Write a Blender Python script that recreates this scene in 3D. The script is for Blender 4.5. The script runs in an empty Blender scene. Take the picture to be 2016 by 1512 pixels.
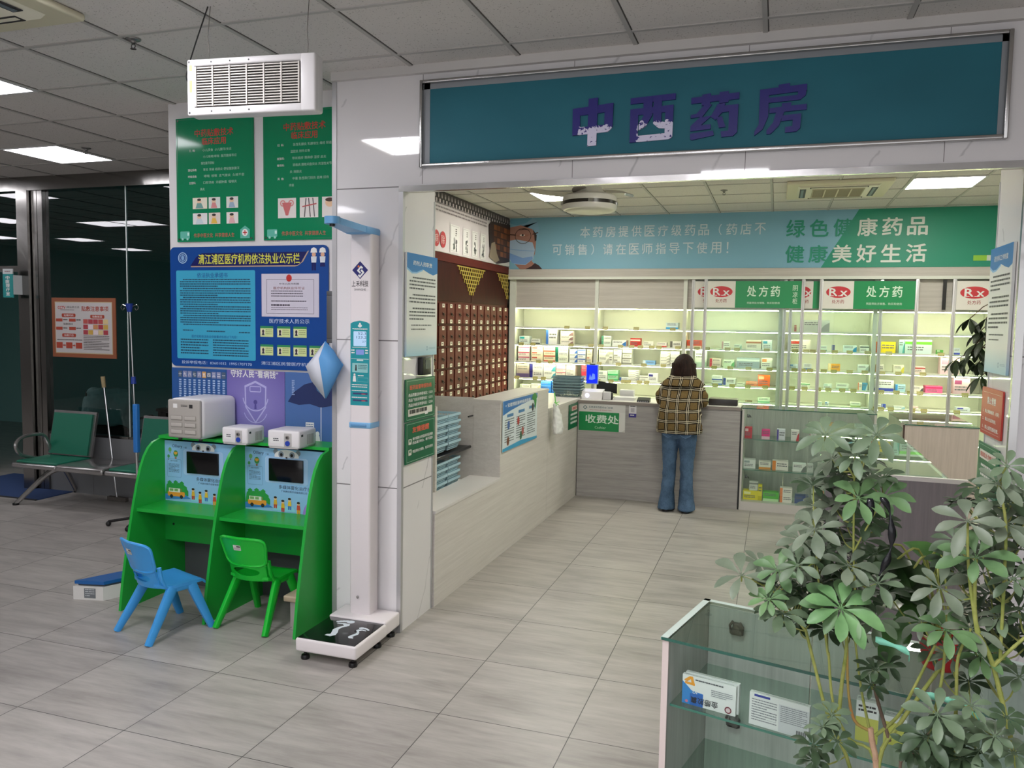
import bpy, bmesh, math, random
from mathutils import Vector, Matrix
sc = bpy.context.scene
COL = sc.collection
R = random.Random(7)
PI = math.pi

# ------------------------------------------------------------------ camera
cam_d = bpy.data.cameras.new('camera'); cam = bpy.data.objects.new('camera', cam_d); COL.objects.link(cam)
_f, _yaw, _pit, _rol = 1563.5, -0.31999, -0.07607, 0.01711
cy, sy, cp, sp = math.cos(_yaw), math.sin(_yaw), math.cos(_pit), math.sin(_pit)
Fv = Vector((sy*cp, cy*cp, sp)); Rv = Vector((cy, -sy, 0)); Uv = Rv.cross(Fv)
cr, sr = math.cos(_rol), math.sin(_rol)
R2 = cr*Rv + sr*Uv; U2 = -sr*Rv + cr*Uv
mw = Matrix((R2, U2, -Fv)).transposed().to_4x4(); mw.translation = Vector((1.374, -3.185, 1.759))
cam.matrix_world = mw
cam_d.sensor_width = 36.0; cam_d.lens = 36.0*_f/2016; cam_d.clip_start = 0.05; cam_d.clip_end = 100
sc.camera = cam

# ------------------------------------------------------------------ world / view
w = bpy.data.worlds.new('world'); sc.world = w; w.use_nodes = True
bg = w.node_tree.nodes['Background']; bg.inputs[0].default_value = (0.97, 0.98, 1.0, 1); bg.inputs[1].default_value = 1.4
sc.view_settings.view_transform = 'Standard'; sc.view_settings.look = 'None'
sc.view_settings.exposure = 0.0; sc.view_settings.gamma = 1.0; sc.view_settings.use_curve_mapping = False
sc.cycles.use_denoising = True
sc.cycles.max_bounces = 8; sc.cycles.diffuse_bounces = 4; sc.cycles.transparent_max_bounces = 24
sc.cycles.sample_clamp_indirect = 4.0; sc.cycles.caustics_reflective = False; sc.cycles.caustics_refractive = False
HALL_PANEL, ROOM_PANEL, STRIP = 40.0, 40.0, 44.0      # emission of the ceiling panels and the shelf strips
H = 3.12                                             # ceiling height

# ------------------------------------------------------------------ materials
def lin(h):
    h = h.lstrip('#'); c = [int(h[i:i+2], 16)/255 for i in (0, 2, 4)]
    return tuple((x/12.92 if x <= .04045 else ((x+.055)/1.055)**2.4) for x in c)+(1,)
MATS = {}
def M(hexc, rough=.5, metal=0., spec=.5, name=None, coat=0.):
    k = (hexc, rough, metal, spec, coat)
    if k in MATS: return MATS[k]
    m = bpy.data.materials.new(name or 'paint_'+hexc.lstrip('#')); m.use_nodes = True
    b = m.node_tree.nodes['Principled BSDF']
    b.inputs['Base Color'].default_value = lin(hexc); b.inputs['Roughness'].default_value = rough
    b.inputs['Metallic'].default_value = metal; b.inputs['Specular IOR Level'].default_value = spec
    b.inputs['Coat Weight'].default_value = coat; b.inputs['Coat Roughness'].default_value = .08
    MATS[k] = m; return m
def emit(hexc, s, name):
    m = bpy.data.materials.new(name); m.use_nodes = True; nt = m.node_tree; nt.nodes.clear()
    e = nt.nodes.new('ShaderNodeEmission'); e.inputs[0].default_value = lin(hexc); e.inputs[1].default_value = s
    o = nt.nodes.new('ShaderNodeOutputMaterial'); nt.links.new(e.outputs[0], o.inputs[0]); return m
def glass(name, tint='#e8f4ee', refl=1.0, rough=0.0, ior=1.5):
    m = bpy.data.materials.new(name); m.use_nodes = True; nt = m.node_tree; nt.nodes.clear()
    t = nt.nodes.new('ShaderNodeBsdfTransparent'); t.inputs[0].default_value = lin(tint)
    g = nt.nodes.new('ShaderNodeBsdfGlossy'); g.inputs['Roughness'].default_value = rough
    f = nt.nodes.new('ShaderNodeFresnel'); f.inputs[0].default_value = ior
    mu = nt.nodes.new('ShaderNodeMath'); mu.operation = 'MULTIPLY'; mu.inputs[1].default_value = refl
    mx = nt.nodes.new('ShaderNodeMixShader'); o = nt.nodes.new('ShaderNodeOutputMaterial')
    ge = nt.nodes.new('ShaderNodeNewGeometry'); iv = nt.nodes.new('ShaderNodeMath'); iv.operation = 'SUBTRACT'; iv.inputs[0].default_value = refl   # thin pane: only the outer faces mirror
    mf = nt.nodes.new('ShaderNodeMath'); mf.operation = 'MULTIPLY'; mf.inputs[1].default_value = refl
    nt.links.new(ge.outputs['Backfacing'], mf.inputs[0]); nt.links.new(mf.outputs[0], iv.inputs[1])
    nt.links.new(f.outputs[0], mu.inputs[0]); nt.links.new(iv.outputs[0], mu.inputs[1]); nt.links.new(mu.outputs[0], mx.inputs[0])
    nt.links.new(t.outputs[0], mx.inputs[1]); nt.links.new(g.outputs[0], mx.inputs[2]); nt.links.new(mx.outputs[0], o.inputs[0])
    return m
class NT:
    """small node helper"""
    def __init__(s, name, rough=.5, metal=0., spec=.5):
        s.m = bpy.data.materials.new(name); s.m.use_nodes = True; s.t = s.m.node_tree
        s.b = s.t.nodes['Principled BSDF']; s.b.inputs['Roughness'].default_value = rough
        s.b.inputs['Metallic'].default_value = metal; s.b.inputs['Specular IOR Level'].default_value = spec
    def n(s, typ, **k):
        x = s.t.nodes.new(typ)
        for a, v in k.items(): setattr(x, a, v)
        return x
    def set(s, sock, v):
        if hasattr(v, 'is_output') or isinstance(v, bpy.types.NodeSocket): s.t.links.new(v, sock)
        else: sock.default_value = v
    def math(s, op, a, b=0., c=None, clamp=False):
        x = s.n('ShaderNodeMath', operation=op); x.use_clamp = clamp
        s.set(x.inputs[0], a); s.set(x.inputs[1], b)
        if c is not None: s.set(x.inputs[2], c)
        return x.outputs[0]
    def pos(s): return s.n('ShaderNodeNewGeometry').outputs['Position']
    def obj(s): return s.n('ShaderNodeTexCoord').outputs['Object']
    def sep(s, v):
        x = s.n('ShaderNodeSeparateXYZ'); s.set(x.inputs[0], v); return x.outputs
    def comb(s, a, b, c):
        x = s.n('ShaderNodeCombineXYZ')
        for i, v in enumerate((a, b, c)): s.set(x.inputs[i], v)
        return x.outputs[0]
    def scale(s, v, sx, sy_, sz):
        x = s.n('ShaderNodeVectorMath', operation='MULTIPLY'); s.set(x.inputs[0], v); x.inputs[1].default_value = (sx, sy_, sz); return x.outputs[0]
    def noise(s, v, sc_=5., det=4., rough=.55, dist=0.):
        x = s.n('ShaderNodeTexNoise'); s.set(x.inputs['Vector'], v); x.inputs['Scale'].default_value = sc_
        x.inputs['Detail'].default_value = det; x.inputs['Roughness'].default_value = rough; x.inputs['Distortion'].default_value = dist
        return x.outputs['Fac']
    def ramp(s, f, stops, const=False):
        x = s.n('ShaderNodeValToRGB'); s.set(x.inputs[0], f); e = x.color_ramp
        if const: e.interpolation = 'CONSTANT'
        while len(e.elements) < len(stops): e.elements.new(.5)
        for el, (p, c) in zip(e.elements, stops):
            el.position = p; el.color = lin(c) if isinstance(c, str) else (c, c, c, 1)
        return x.outputs[0]
    def mix(s, f, a, b):
        x = s.n('ShaderNodeMix', data_type='RGBA'); s.set(x.inputs[0], f)
        s.set(x.inputs[6], lin(a) if isinstance(a, str) else a); s.set(x.inputs[7], lin(b) if isinstance(b, str) else b); return x.outputs[2]
    def base(s, c): s.set(s.b.inputs['Base Color'], lin(c) if isinstance(c, str) else c); return s
    def bump(s, h, st=.2, d=.01):
        x = s.n('ShaderNodeBump'); x.inputs['Strength'].default_value = st; x.inputs['Distance'].default_value = d
        s.set(x.inputs['Height'], h); s.t.links.new(x.outputs[0], s.b.inputs['Normal']); return s

def mat_floor():
    t = NT('floor_tile', .3, spec=.45); p = t.pos(); X, Y, Z = t.sep(p)
    fx = t.math('FRACT', t.math('DIVIDE', X, .6)); fy = t.math('FRACT', t.math('DIVIDE', Y, .6))
    dx = t.math('MINIMUM', fx, t.math('SUBTRACT', 1., fx)); dy = t.math('MINIMUM', fy, t.math('SUBTRACT', 1., fy))
    g = t.math('LESS_THAN', t.math('MINIMUM', dx, dy), .0034)
    ix = t.math('FLOOR', t.math('DIVIDE', X, .6)); iy = t.math('FLOOR', t.math('DIVIDE', Y, .6))
    wn = t.n('ShaderNodeTexWhiteNoise'); t.set(wn.inputs['Vector'], t.comb(ix, iy, 0.))
    off = t.math('MULTIPLY', wn.outputs['Value'], 37.)
    v = t.comb(t.math('MULTIPLY', X, 1.5), t.math('ADD', t.math('MULTIPLY', Y, 8.), off), off)
    n1 = t.noise(v, 1.3, 6., .62, .3); n2 = t.noise(t.scale(p, 3.2, 26., 1.), 1.6, 4., .6)
    f = t.math('ADD', t.math('MULTIPLY', n1, .75), t.math('MULTIPLY', n2, .25))
    f = t.math('ADD', f, t.math('MULTIPLY', t.math('SUBTRACT', wn.outputs['Value'], .5), .06))
    c = t.ramp(f, [(.3, '#8a8580'), (.5, '#a5a09a'), (.7, '#b7b2ac')])
    t.base(t.mix(g, c, '#3d3a38')); t.set(t.b.inputs['Roughness'], t.math('ADD', t.math('MULTIPLY', n1, .2), .26))
    return t.m
def mat_ceiling():
    t = NT('ceiling_tile', .9, spec=.1); p = t.pos()
    n = t.noise(p, 130., 2., .5); c = t.ramp(n, [(.29, '#8f8b88'), (.36, '#dedad7')])
    n2 = t.noise(p, 1.1, 2.); t.base(t.mix(t.math('MULTIPLY', n2, .22), c, '#c9c4bf')); return t.m
def mat_marble():
    t = NT('white_marble_tile', .04, spec=.5); p = t.pos(); X, Y, Z = t.sep(p)
    d = t.math('ADD', t.math('MULTIPLY', t.math('ADD', X, Y), 1.0), t.math('MULTIPLY', Z, -.55))
    n = t.noise(p, 1.6, 5., .6, .3); s_ = t.math('ADD', t.math('MULTIPLY', d, 2.7), t.math('MULTIPLY', n, .7))
    fr = t.math('FRACT', s_); v = t.math('ABSOLUTE', t.math('SUBTRACT', fr, .5))
    line = t.math('SUBTRACT', 1., t.math('MULTIPLY', v, 40.), clamp=True)
    br = t.math('GREATER_THAN', t.noise(p, 2.3, 2.), .5)
    f = t.math('MULTIPLY', t.math('MULTIPLY', line, t.math('MULTIPLY', t.noise(p, 5., 3.), 1.0)), br, clamp=True)
    c = t.mix(f, '#e6e3e4', '#9b999b'); t.base(t.mix(t.math('MULTIPLY', t.noise(p, 1.2, 3.), .22), c, '#d0cdd0')); return t.m
def mat_wood(name, a, b, sx, sy_, sz, rough=.45, k=1.):
    t = NT(name, rough, spec=.4 if rough < .5 else .12); p = t.pos()
    n = t.noise(t.scale(p, sx, sy_, sz), 1., 6., .65, .4); n2 = t.noise(t.scale(p, sx*3, sy_*3, sz*3), 1.3, 4., .6)
    f = t.math('ADD', t.math('MULTIPLY', n, .65), t.math('MULTIPLY', n2, .35))
    t.base(t.ramp(f, [(.3, a), (.7, b)])); return t.m
def mat_steel(name, hexc, rough=.22):
    t = NT(name, rough, 1.); p = t.pos(); n = t.noise(t.scale(p, 2., 2., 1.2), 1., 3., .5, 1.)
    t.base(hexc); t.bump(n, .35, .02); return t.m
def mat_grain(name, a, b, scale_, rough, bump=.1, det=3.):
    t = NT(name, rough); o = t.obj(); n = t.noise(o, scale_, det); t.base(t.ramp(n, [(.3, a), (.7, b)])); t.bump(n, bump, .004); return t.m

WHITE = '#e9e6e4'
FLOOR, CEIL, MARBLE = mat_floor(), mat_ceiling(), mat_marble()
WOODX = mat_wood('pale_grey_laminate', '#b3aca5', '#cdc7c0', 1.2, 14., 40.)        # grain running along the counters
WOODY = mat_wood('white_washed_laminate', '#c6c0b9', '#dcd7d1', 14., 1.2, 40.)
GREYW = mat_wood('grey_oak_laminate', '#8f8b89', '#b6b2af', 1.3, 10., 22.)
DARKW = mat_wood('dark_grey_laminate', '#6b6568', '#827b7d', 30., 30., 1.)
CASEW = mat_wood('case_grey_laminate', '#a9a6a2', '#cfccc8', 26., 26., 1.2)
BEIGEW = mat_wood('beige_laminate', '#ab9f97', '#c4b8b0', 24., 24., 1.2)
REDW = mat_wood('red_brown_wood', '#4a1d18', '#5e2720', 2., 3., 22., .55)
DREDW = mat_wood('dark_mahogany', '#260a07', '#3c100c', 2., 14., 3., .6)
STEEL = mat_steel('brushed_steel', '#b9b7b6', .22); STEELD = mat_steel('stainless_steel', '#8f8d8a', .2)
CHROME = M('#c8c8ca', .12, 1.); ALU = M('#c3c2c4', .35, .6, name='anodised_aluminium')
GLASS = glass('clear_glass', '#f9fdfb'); GLASSG = glass('greenish_glass', '#eaf4ef', 1.2); GLASSD = glass('tinted_partition_glass', '#b4cccb', 1.5)
GEDGE = M('#1f5a4c', .15, 0., .8, name='glass_edge_green'); GEDGE2 = M('#3d7a6a', .15, 0., .8)
BLACK = M('#0b0b0d', .3); DARK = M('#2a2a2c', .5)

# ------------------------------------------------------------------ mesh helpers
TXT = {}
def glyphs(s, off=0.):
    k = (s, off)
    if k in TXT: return TXT[k]
    c = bpy.data.curves.new('t', 'FONT'); c.body = s; c.size = 1; c.resolution_u = 2
    o = bpy.data.objects.new('t', c); COL.objects.link(o)
    m = bpy.data.meshes.new_from_object(o.evaluated_get(bpy.context.evaluated_depsgraph_get()))
    vs = [(v.co.x, v.co.y) for v in m.vertices]; fs = [tuple(p.vertices) for p in m.polygons]
    bpy.data.objects.remove(o); bpy.data.curves.remove(c); bpy.data.meshes.remove(m)
    if off:                                            # heavier strokes: the same glyph laid down four times
        n = len(vs); off *= .6; q = ((-off, 0), (off, 0), (0, off), (0, -off))
        vs, fs = [(x+a, y+b_) for a, b_ in q for x, y in vs], [tuple(k+n*j for k in f) for j in range(4) for f in fs]
    TXT[k] = (vs, fs); return TXT[k]
def V(*a): return Vector(a)
class MB:
    def __init__(s, *mats): s.v, s.f, s.i, s.mats, s.cur, s.T = [], [], [], list(mats), 0, None
    def use(s, m):
        if m not in s.mats: s.mats.append(m)
        s.cur = s.mats.index(m); return s
    def add(s, vs, fs):
        b = len(s.v)
        s.v += [tuple(s.T @ Vector(p)) for p in vs] if s.T else [tuple(p) for p in vs]
        s.f += [tuple(b+k for k in f) for f in fs]; s.i += [s.cur]*len(fs); return s
    def box(s, x0, x1, y0, y1, z0, z1, bev=0.):
        if bev > 0: return s.rbox(x0, x1, y0, y1, z0, z1, bev)
        vs = [(x, y, z) for z in (z0, z1) for y in (y0, y1) for x in (x0, x1)]
        return s.add(vs, [(0, 2, 3, 1), (4, 5, 7, 6), (0, 1, 5, 4), (2, 6, 7, 3), (0, 4, 6, 2), (1, 3, 7, 5)])
    def rbox(s, x0, x1, y0, y1, z0, z1, r, seg=3):
        bm = bmesh.new(); bmesh.ops.create_cube(bm, size=1.)
        for v in bm.verts: v.co = ((x0+x1)/2+v.co.x*(x1-x0), (y0+y1)/2+v.co.y*(y1-y0), (z0+z1)/2+v.co.z*(z1-z0))
        r = min(r, .49*min(x1-x0, y1-y0, z1-z0))
        bmesh.ops.bevel(bm, geom=list(bm.edges), offset=r, segments=seg, profile=.5, affect='EDGES')
        return s.addbm(bm)
    def addbm(s, bm):
        bm.verts.index_update(); s.add([v.co[:] for v in bm.verts], [[v.index for v in f.verts] for f in bm.faces]); bm.free(); return s
    def quad(s, a, b, c, d): return s.add([a, b, c, d], [(0, 1, 2, 3)])
    def cyl(s, p0, p1, r0, r1=None, n=16, cap=True):
        p0, p1 = Vector(p0), Vector(p1); r1 = r0 if r1 is None else r1; d = (p1-p0).normalized()
        a = d.orthogonal().normalized(); b = d.cross(a)
        vs = [tuple(p+(a*math.cos(2*PI*k/n)+b*math.sin(2*PI*k/n))*r) for p, r in ((p0, r0), (p1, r1)) for k in range(n)]
        fs = [(k, (k+1) % n, n+(k+1) % n, n+k) for k in range(n)]
        if cap: fs += [tuple(range(n))[::-1], tuple(range(n, 2*n))]
        return s.add(vs, fs)
    def tube(s, pts, r, n=8, closed=False):
        P = [Vector(p) for p in pts]; rs = r if isinstance(r, (list, tuple)) else [r]*len(P); m = len(P)
        vs, a = [], None
        for k, p in enumerate(P):
            d = (P[(k+1) % m]-P[k-1]) if closed else (P[min(k+1, m-1)]-P[max(k-1, 0)])
            d.normalize()
            a = d.orthogonal().normalized() if a is None else (a-d*a.dot(d)).normalized()
            b = d.cross(a); vs += [tuple(p+(a*math.cos(2*PI*q/n)+b*math.sin(2*PI*q/n))*rs[k]) for q in range(n)]
        fs = [(k*n+q, k*n+(q+1) % n, ((k+1) % m)*n+(q+1) % n, ((k+1) % m)*n+q) for k in range(m if closed else m-1) for q in range(n)]
        if not closed: fs += [tuple(range(n))[::-1], tuple(range((m-1)*n, m*n))]
        return s.add(vs, fs)
    def lathe(s, c, prof, n=32, axis='z'):
        c = Vector(c); vs = []
        for r, h in prof:
            for k in range(n):
                a = 2*PI*k/n
                q = {'z': (r*math.cos(a), r*math.sin(a), h), 'y': (r*math.cos(a), h, r*math.sin(a)), 'x': (h, r*math.cos(a), r*math.sin(a))}[axis]
                vs.append(tuple(c+Vector(q)))
        m = len(prof); fs = [(k*n+q, k*n+(q+1) % n, (k+1)*n+(q+1) % n, (k+1)*n+q) for k in range(m-1) for q in range(n)]
        if prof[0][0] > 0: fs.append(tuple(range(n))[::-1])
        if prof[-1][0] > 0: fs.append(tuple(range((m-1)*n, m*n)))
        return s.add(vs, fs)
    def prism(s, poly, d0, d1, axis='y'):
        """2d polygon extruded: axis y -> poly is (x,z); x -> (y,z); z -> (x,y)"""
        def P(a, b, d): return {'y': (a, d, b), 'x': (d, a, b), 'z': (a, b, d)}[axis]
        n = len(poly); vs = [P(a, b, d0) for a, b in poly]+[P(a, b, d1) for a, b in poly]
        return s.add(vs, [tuple(range(n)), tuple(range(n, 2*n))[::-1]]+[(k, (k+1) % n, n+(k+1) % n, n+k) for k in range(n)])
    def ball(s, c, rx, ry=None, rz=None, n=16, m=10):
        ry = rx if ry is None else ry; rz = rx if rz is None else rz; c = Vector(c); vs = [tuple(c+Vector((0, 0, -rz)))]
        for i in range(1, m):
            t = -PI/2+PI*i/m
            vs += [tuple(c+Vector((rx*math.cos(t)*math.cos(2*PI*k/n), ry*math.cos(t)*math.sin(2*PI*k/n), rz*math.sin(t)))) for k in range(n)]
        vs.append(tuple(c+Vector((0, 0, rz)))); L = len(vs)-1
        fs = [(0, 1+(k+1) % n, 1+k) for k in range(n)]+[(L, 1+(m-2)*n+k, 1+(m-2)*n+(k+1) % n) for k in range(n)]
        fs += [(1+i*n+k, 1+i*n+(k+1) % n, 1+(i+1)*n+(k+1) % n, 1+(i+1)*n+k) for i in range(m-2) for k in range(n)]
        return s.add(vs, fs)
    def loft(s, rings, n=24):
        """rings: (centre, rx, ry, tilt about x, exponent)"""
        vs = []
        for rg in rings:
            c, rx, ry = Vector(rg[0]), rg[1], rg[2]; tl = rg[3] if len(rg) > 3 else 0; ex = rg[4] if len(rg) > 4 else 2.
            for k in range(n):
                a = 2*PI*k/n; ca, sa = math.cos(a), math.sin(a)
                x = rx*math.copysign(abs(ca)**(2/ex), ca); y = ry*math.copysign(abs(sa)**(2/ex), sa)
                vs.append(tuple(c+Vector((x, y*math.cos(tl), y*math.sin(tl)))))
        m = len(rings); fs = [(k*n+q, k*n+(q+1) % n, (k+1)*n+(q+1) % n, (k+1)*n+q) for k in range(m-1) for q in range(n)]
        fs += [tuple(range(n))[::-1], tuple(range((m-1)*n, m*n))]
        return s.add(vs, fs)
    def mesh(s, name, off=(0, 0, 0), ang=35):
        me = bpy.data.meshes.new(name); o = Vector(off)
        me.from_pydata([tuple(Vector(p)-o) for p in s.v], [], s.f)
        for m in s.mats: me.materials.append(m)
        me.polygons.foreach_set('material_index', s.i); me.polygons.foreach_set('use_smooth', [True]*len(s.f))
        me.update(); me.set_sharp_from_angle(angle=math.radians(ang)); return me
    def base(s):
        xs, ys, zs = zip(*s.v); return Vector(((min(xs)+max(xs))/2, (min(ys)+max(ys))/2, min(zs)))
    def build(s, name, parent=None, ang=35, origin=None):
        o_ = Vector(origin) if origin is not None else (wloc(parent) if parent else s.base())
        o = bpy.data.objects.new(name, s.mesh(name, o_, ang)); COL.objects.link(o)
        if parent: o.parent = parent
        if not parent or origin is not None: o.location = o_-(wloc(parent) if parent else Vector())
        return o
def wloc(o):
    p = Vector(o.location)
    while o.parent: o = o.parent; p += Vector(o.location)
    return p
def tag(o, label, cat, group=None):
    o['label'] = label; o['category'] = cat
    if group: o['group'] = group
    return o
def thing(name, label, cat, loc, group=None):
    o = bpy.data.objects.new(name, None); o.empty_display_size = .1; COL.objects.link(o); o.location = loc
    return tag(o, label, cat, group)
def struct(o): o['kind'] = 'structure'; return o
def stuff(o): o['kind'] = 'stuff'; return o
def lab(o, t): o['label'] = t; return o
def copy_tree(o, parent=None):
    c = o.copy(); COL.objects.link(c)
    if parent: c.parent = parent
    for ch in list(o.children): copy_tree(ch, c)
    return c
def evalmesh(mb, name, voxel, smooth=6, disp=None, fac=.5):
    """closed shapes -> one continuous skin"""
    me = mb.mesh(name); o = bpy.data.objects.new(name, me); COL.objects.link(o)
    r = o.modifiers.new('r', 'REMESH'); r.mode = 'VOXEL'; r.voxel_size = voxel
    if smooth: q = o.modifiers.new('s', 'SMOOTH'); q.iterations = smooth; q.factor = fac
    if disp:
        tx = bpy.data.textures.new('folds', 'CLOUDS'); tx.noise_scale = disp[1]
        d = o.modifiers.new('d', 'DISPLACE'); d.texture = tx; d.strength = disp[0]; d.mid_level = .5; d.texture_coords = 'LOCAL'
        q = o.modifiers.new('s2', 'SMOOTH'); q.iterations = 2
    out = bpy.data.meshes.new_from_object(o.evaluated_get(bpy.context.evaluated_depsgraph_get()))
    bpy.data.objects.remove(o); bpy.data.meshes.remove(me); out.name = name
    out.materials.clear()
    for m in mb.mats[:1]: out.materials.append(m)
    out.polygons.foreach_set('use_smooth', [True]*len(out.polygons)); out.polygons.foreach_set('material_index', [0]*len(out.polygons)); return out
def part_mesh(name, me, parent):
    o = bpy.data.objects.new(name, me); COL.objects.link(o); o.parent = parent; return o

def smooth(P, n=4):
    P = [Vector(p) for p in P]; out = []
    for i in range(len(P)-1):
        p0, p1, p2, p3 = P[max(i-1, 0)], P[i], P[i+1], P[min(i+2, len(P)-1)]
        for k in range(n):
            u = k/n; out.append(.5*((2*p1)+(p2-p0)*u+(2*p0-5*p1+4*p2-p3)*u*u+(3*p1-p0-3*p2+p3)*u**3))
    return out+[P[-1]]

class Board(MB):
    """a printed board: rect at O (lower left) spanned by unit vectors U, Vv; coordinates are fractions of W and Hh"""
    def __init__(s, O, U, Vv, W, Hh, back=None, t=.004, bev=0., slant=0.):
        MB.__init__(s); s.O, s.U, s.W_, s.W, s.H = Vector(O), Vector(U).normalized(), Vector(Vv).normalized(), W, Hh
        s.N = s.U.cross(s.W_); s.d = 0.; s.t = t; s.rr = R; s.mc = 0.
        if back is not None:
            s.use(back); P = s.rpoly(0, 0, 1, 1, bev)
            n = len(P); s.add([s.P(u, v, -t) for u, v in P]+[s.P(u, v, 0) for u, v in P],
                [tuple(range(n))[::-1], tuple(range(n, 2*n))]+[(k, (k+1) % n, n+(k+1) % n, n+k) for k in range(n)])
    def P(s, u, v, d=None): return tuple(s.O+s.U*(u*s.W)+s.W_*(v*s.H)+s.N*((s.d+s.mc if d is None else d)))
    def up(s, k=1): s.d += .0005*k; return s
    def rpoly(s, u0, v0, u1, v1, r=0., n=5):
        if r <= 0: return [(u0, v0), (u1, v0), (u1, v1), (u0, v1)]
        ru, rv = r/s.W, r/s.H; out = []
        for cu, cv, a0 in ((u1-ru, v0+rv, -PI/2), (u1-ru, v1-rv, 0), (u0+ru, v1-rv, PI/2), (u0+ru, v0+rv, PI)):
            out += [(cu+ru*math.cos(a0+PI/2*k/n), cv+rv*math.sin(a0+PI/2*k/n)) for k in range(n+1)]
        return out
    def poly(s, m, pts):
        s.use(m); s.mc += 3e-5                          # printed layers never share a plane
        return s.add([s.P(u, v) for u, v in pts], [tuple(range(len(pts)))])
    def rect(s, m, u0, v0, u1, v1, r=0.): return s.poly(m, s.rpoly(u0, v0, u1, v1, r))
    def ring(s, m, u0, v0, u1, v1, t, r=0.):
        """outline of thickness t (metres)"""
        tu, tv = t/s.W, t/s.H
        if r > 0:
            s.mc += 3e-5; a, b = s.rpoly(u0, v0, u1, v1, r), s.rpoly(u0+tu, v0+tv, u1-tu, v1-tv, max(r-t, .0005)); n = len(a); s.use(m)
            return s.add([s.P(*q) for q in a+b], [(k, (k+1) % n, n+(k+1) % n, n+k) for k in range(n)])
        for q in ((u0, v0, u1, v0+tv), (u0, v1-tv, u1, v1), (u0, v0+tv, u0+tu, v1-tv), (u1-tu, v0+tv, u1, v1-tv)): s.rect(m, *q)
        return s
    def ell(s, m, cu, cv, a, b=None, n=28, a0=0., a1=2*PI):
        """ellipse, half axes in metres"""
        b = a if b is None else b; full = abs(a1-a0-2*PI) < 1e-6
        pts = [(cu+a/s.W*math.cos(a0+(a1-a0)*k/n), cv+b/s.H*math.sin(a0+(a1-a0)*k/n)) for k in range(n if full else n+1)]
        return s.poly(m, pts)
    def annulus(s, m, cu, cv, r0, r1, n=32, a0=0., a1=2*PI):
        s.use(m); vs = []; s.mc += 3e-5
        for k in range(n+1):
            a = a0+(a1-a0)*k/n
            vs += [s.P(cu+r/s.W*math.cos(a), cv+r/s.H*math.sin(a)) for r in (r0, r1)]
        return s.add(vs, [(2*k, 2*k+1, 2*k+3, 2*k+2) for k in range(n)])
    def text(s, t, m, cu, cv, w=None, h=None, bold=0., flip=False, vert=False):
        """centred at cu,cv; w,h in fractions (one may be None)"""
        if vert:
            k = len(t)
            for j, ch in enumerate(t): s.text(ch, m, cu, cv+h*(.5-(j+.5)/k), w=w, h=h/k*.86, bold=bold)
            return s
        vs, fs = glyphs(t, bold)
        xs = [p[0] for p in vs]; ys = [p[1] for p in vs]
        x0, x1, y0, y1 = min(xs), max(xs), min(ys), max(ys)
        if w is None: sy_ = h*s.H/(y1-y0); sx = sy_
        elif h is None: sx = w*s.W/(x1-x0); sy_ = sx
        else: sx = w*s.W/(x1-x0); sy_ = h*s.H/(y1-y0)
        g = -1 if flip else 1; s.use(m); nb = 4 if bold else 1; nv, nf = len(vs)//nb, len(fs)//nb
        for j in range(nb):
            s.mc += 3e-5; s.add([s.P(cu+g*(x-(x0+x1)/2)*sx/s.W, cv+g*(y-(y0+y1)/2)*sy_/s.H) for x, y in vs[j*nv:(j+1)*nv]], [tuple(q-j*nv for q in f) for f in fs[j*nf:(j+1)*nf]])
        return s
    def bars(s, m, u0, v0, u1, v1, n, fill=.62, last=.6, indent=.0, ch=None):
        """lines of print too small to read, as rows of small marks"""
        s.use(m); st = (v1-v0)/n; s.mc += 3e-5
        for k in range(n):
            y1 = v1-k*st; y0 = y1-st*fill; e = u1 if (k % 4 != 3) else u0+(u1-u0)*last
            x = u0+(indent if k % 4 == 0 else 0); c = ch or max(st*fill*s.H/s.W*.9, .004)
            while x < e-c*.5:
                L = c*s.rr.choice((1, 1, 2, 2, 3)); b = min(x+L*.92, e)
                s.add([s.P(x, y0), s.P(b, y0), s.P(b, y1), s.P(x, y1)], [(0, 1, 2, 3)]); x += L+c*.18
        return s
# ================================================================== setting
b = MB(FLOOR); b.box(-13, 6.5, -7.5, 8, -.06, 0); struct(b.build('floor'))
b = MB(CEIL); b.box(-13, 6.5, -7.5, 8, H, H+.06); struct(b.build('ceiling'))
TBAR = M('#b9b6b3', .5); GAP = M('#55534f', .8)
b = MB(TBAR)
for k in range(-21, 12):
    x = .07+.6*k
    if -13 < x < 6.5:
        b.use(TBAR).box(x-.011, x+.011, -7.4, 7.9, H-.006, H+.001); b.use(GAP).box(x+.011, x+.016, -7.4, 7.9, H-.002, H+.001)
for k in range(-12, 14):
    y = -.02+.6*k
    if -7.4 < y < 7.9:
        b.use(TBAR).box(-12.9, 6.4, y-.011, y+.011, H-.005, H+.001); b.use(GAP).box(-12.9, 6.4, y+.011, y+.0145, H-.002, H+.001)
struct(b.build('trim_1'))

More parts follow.
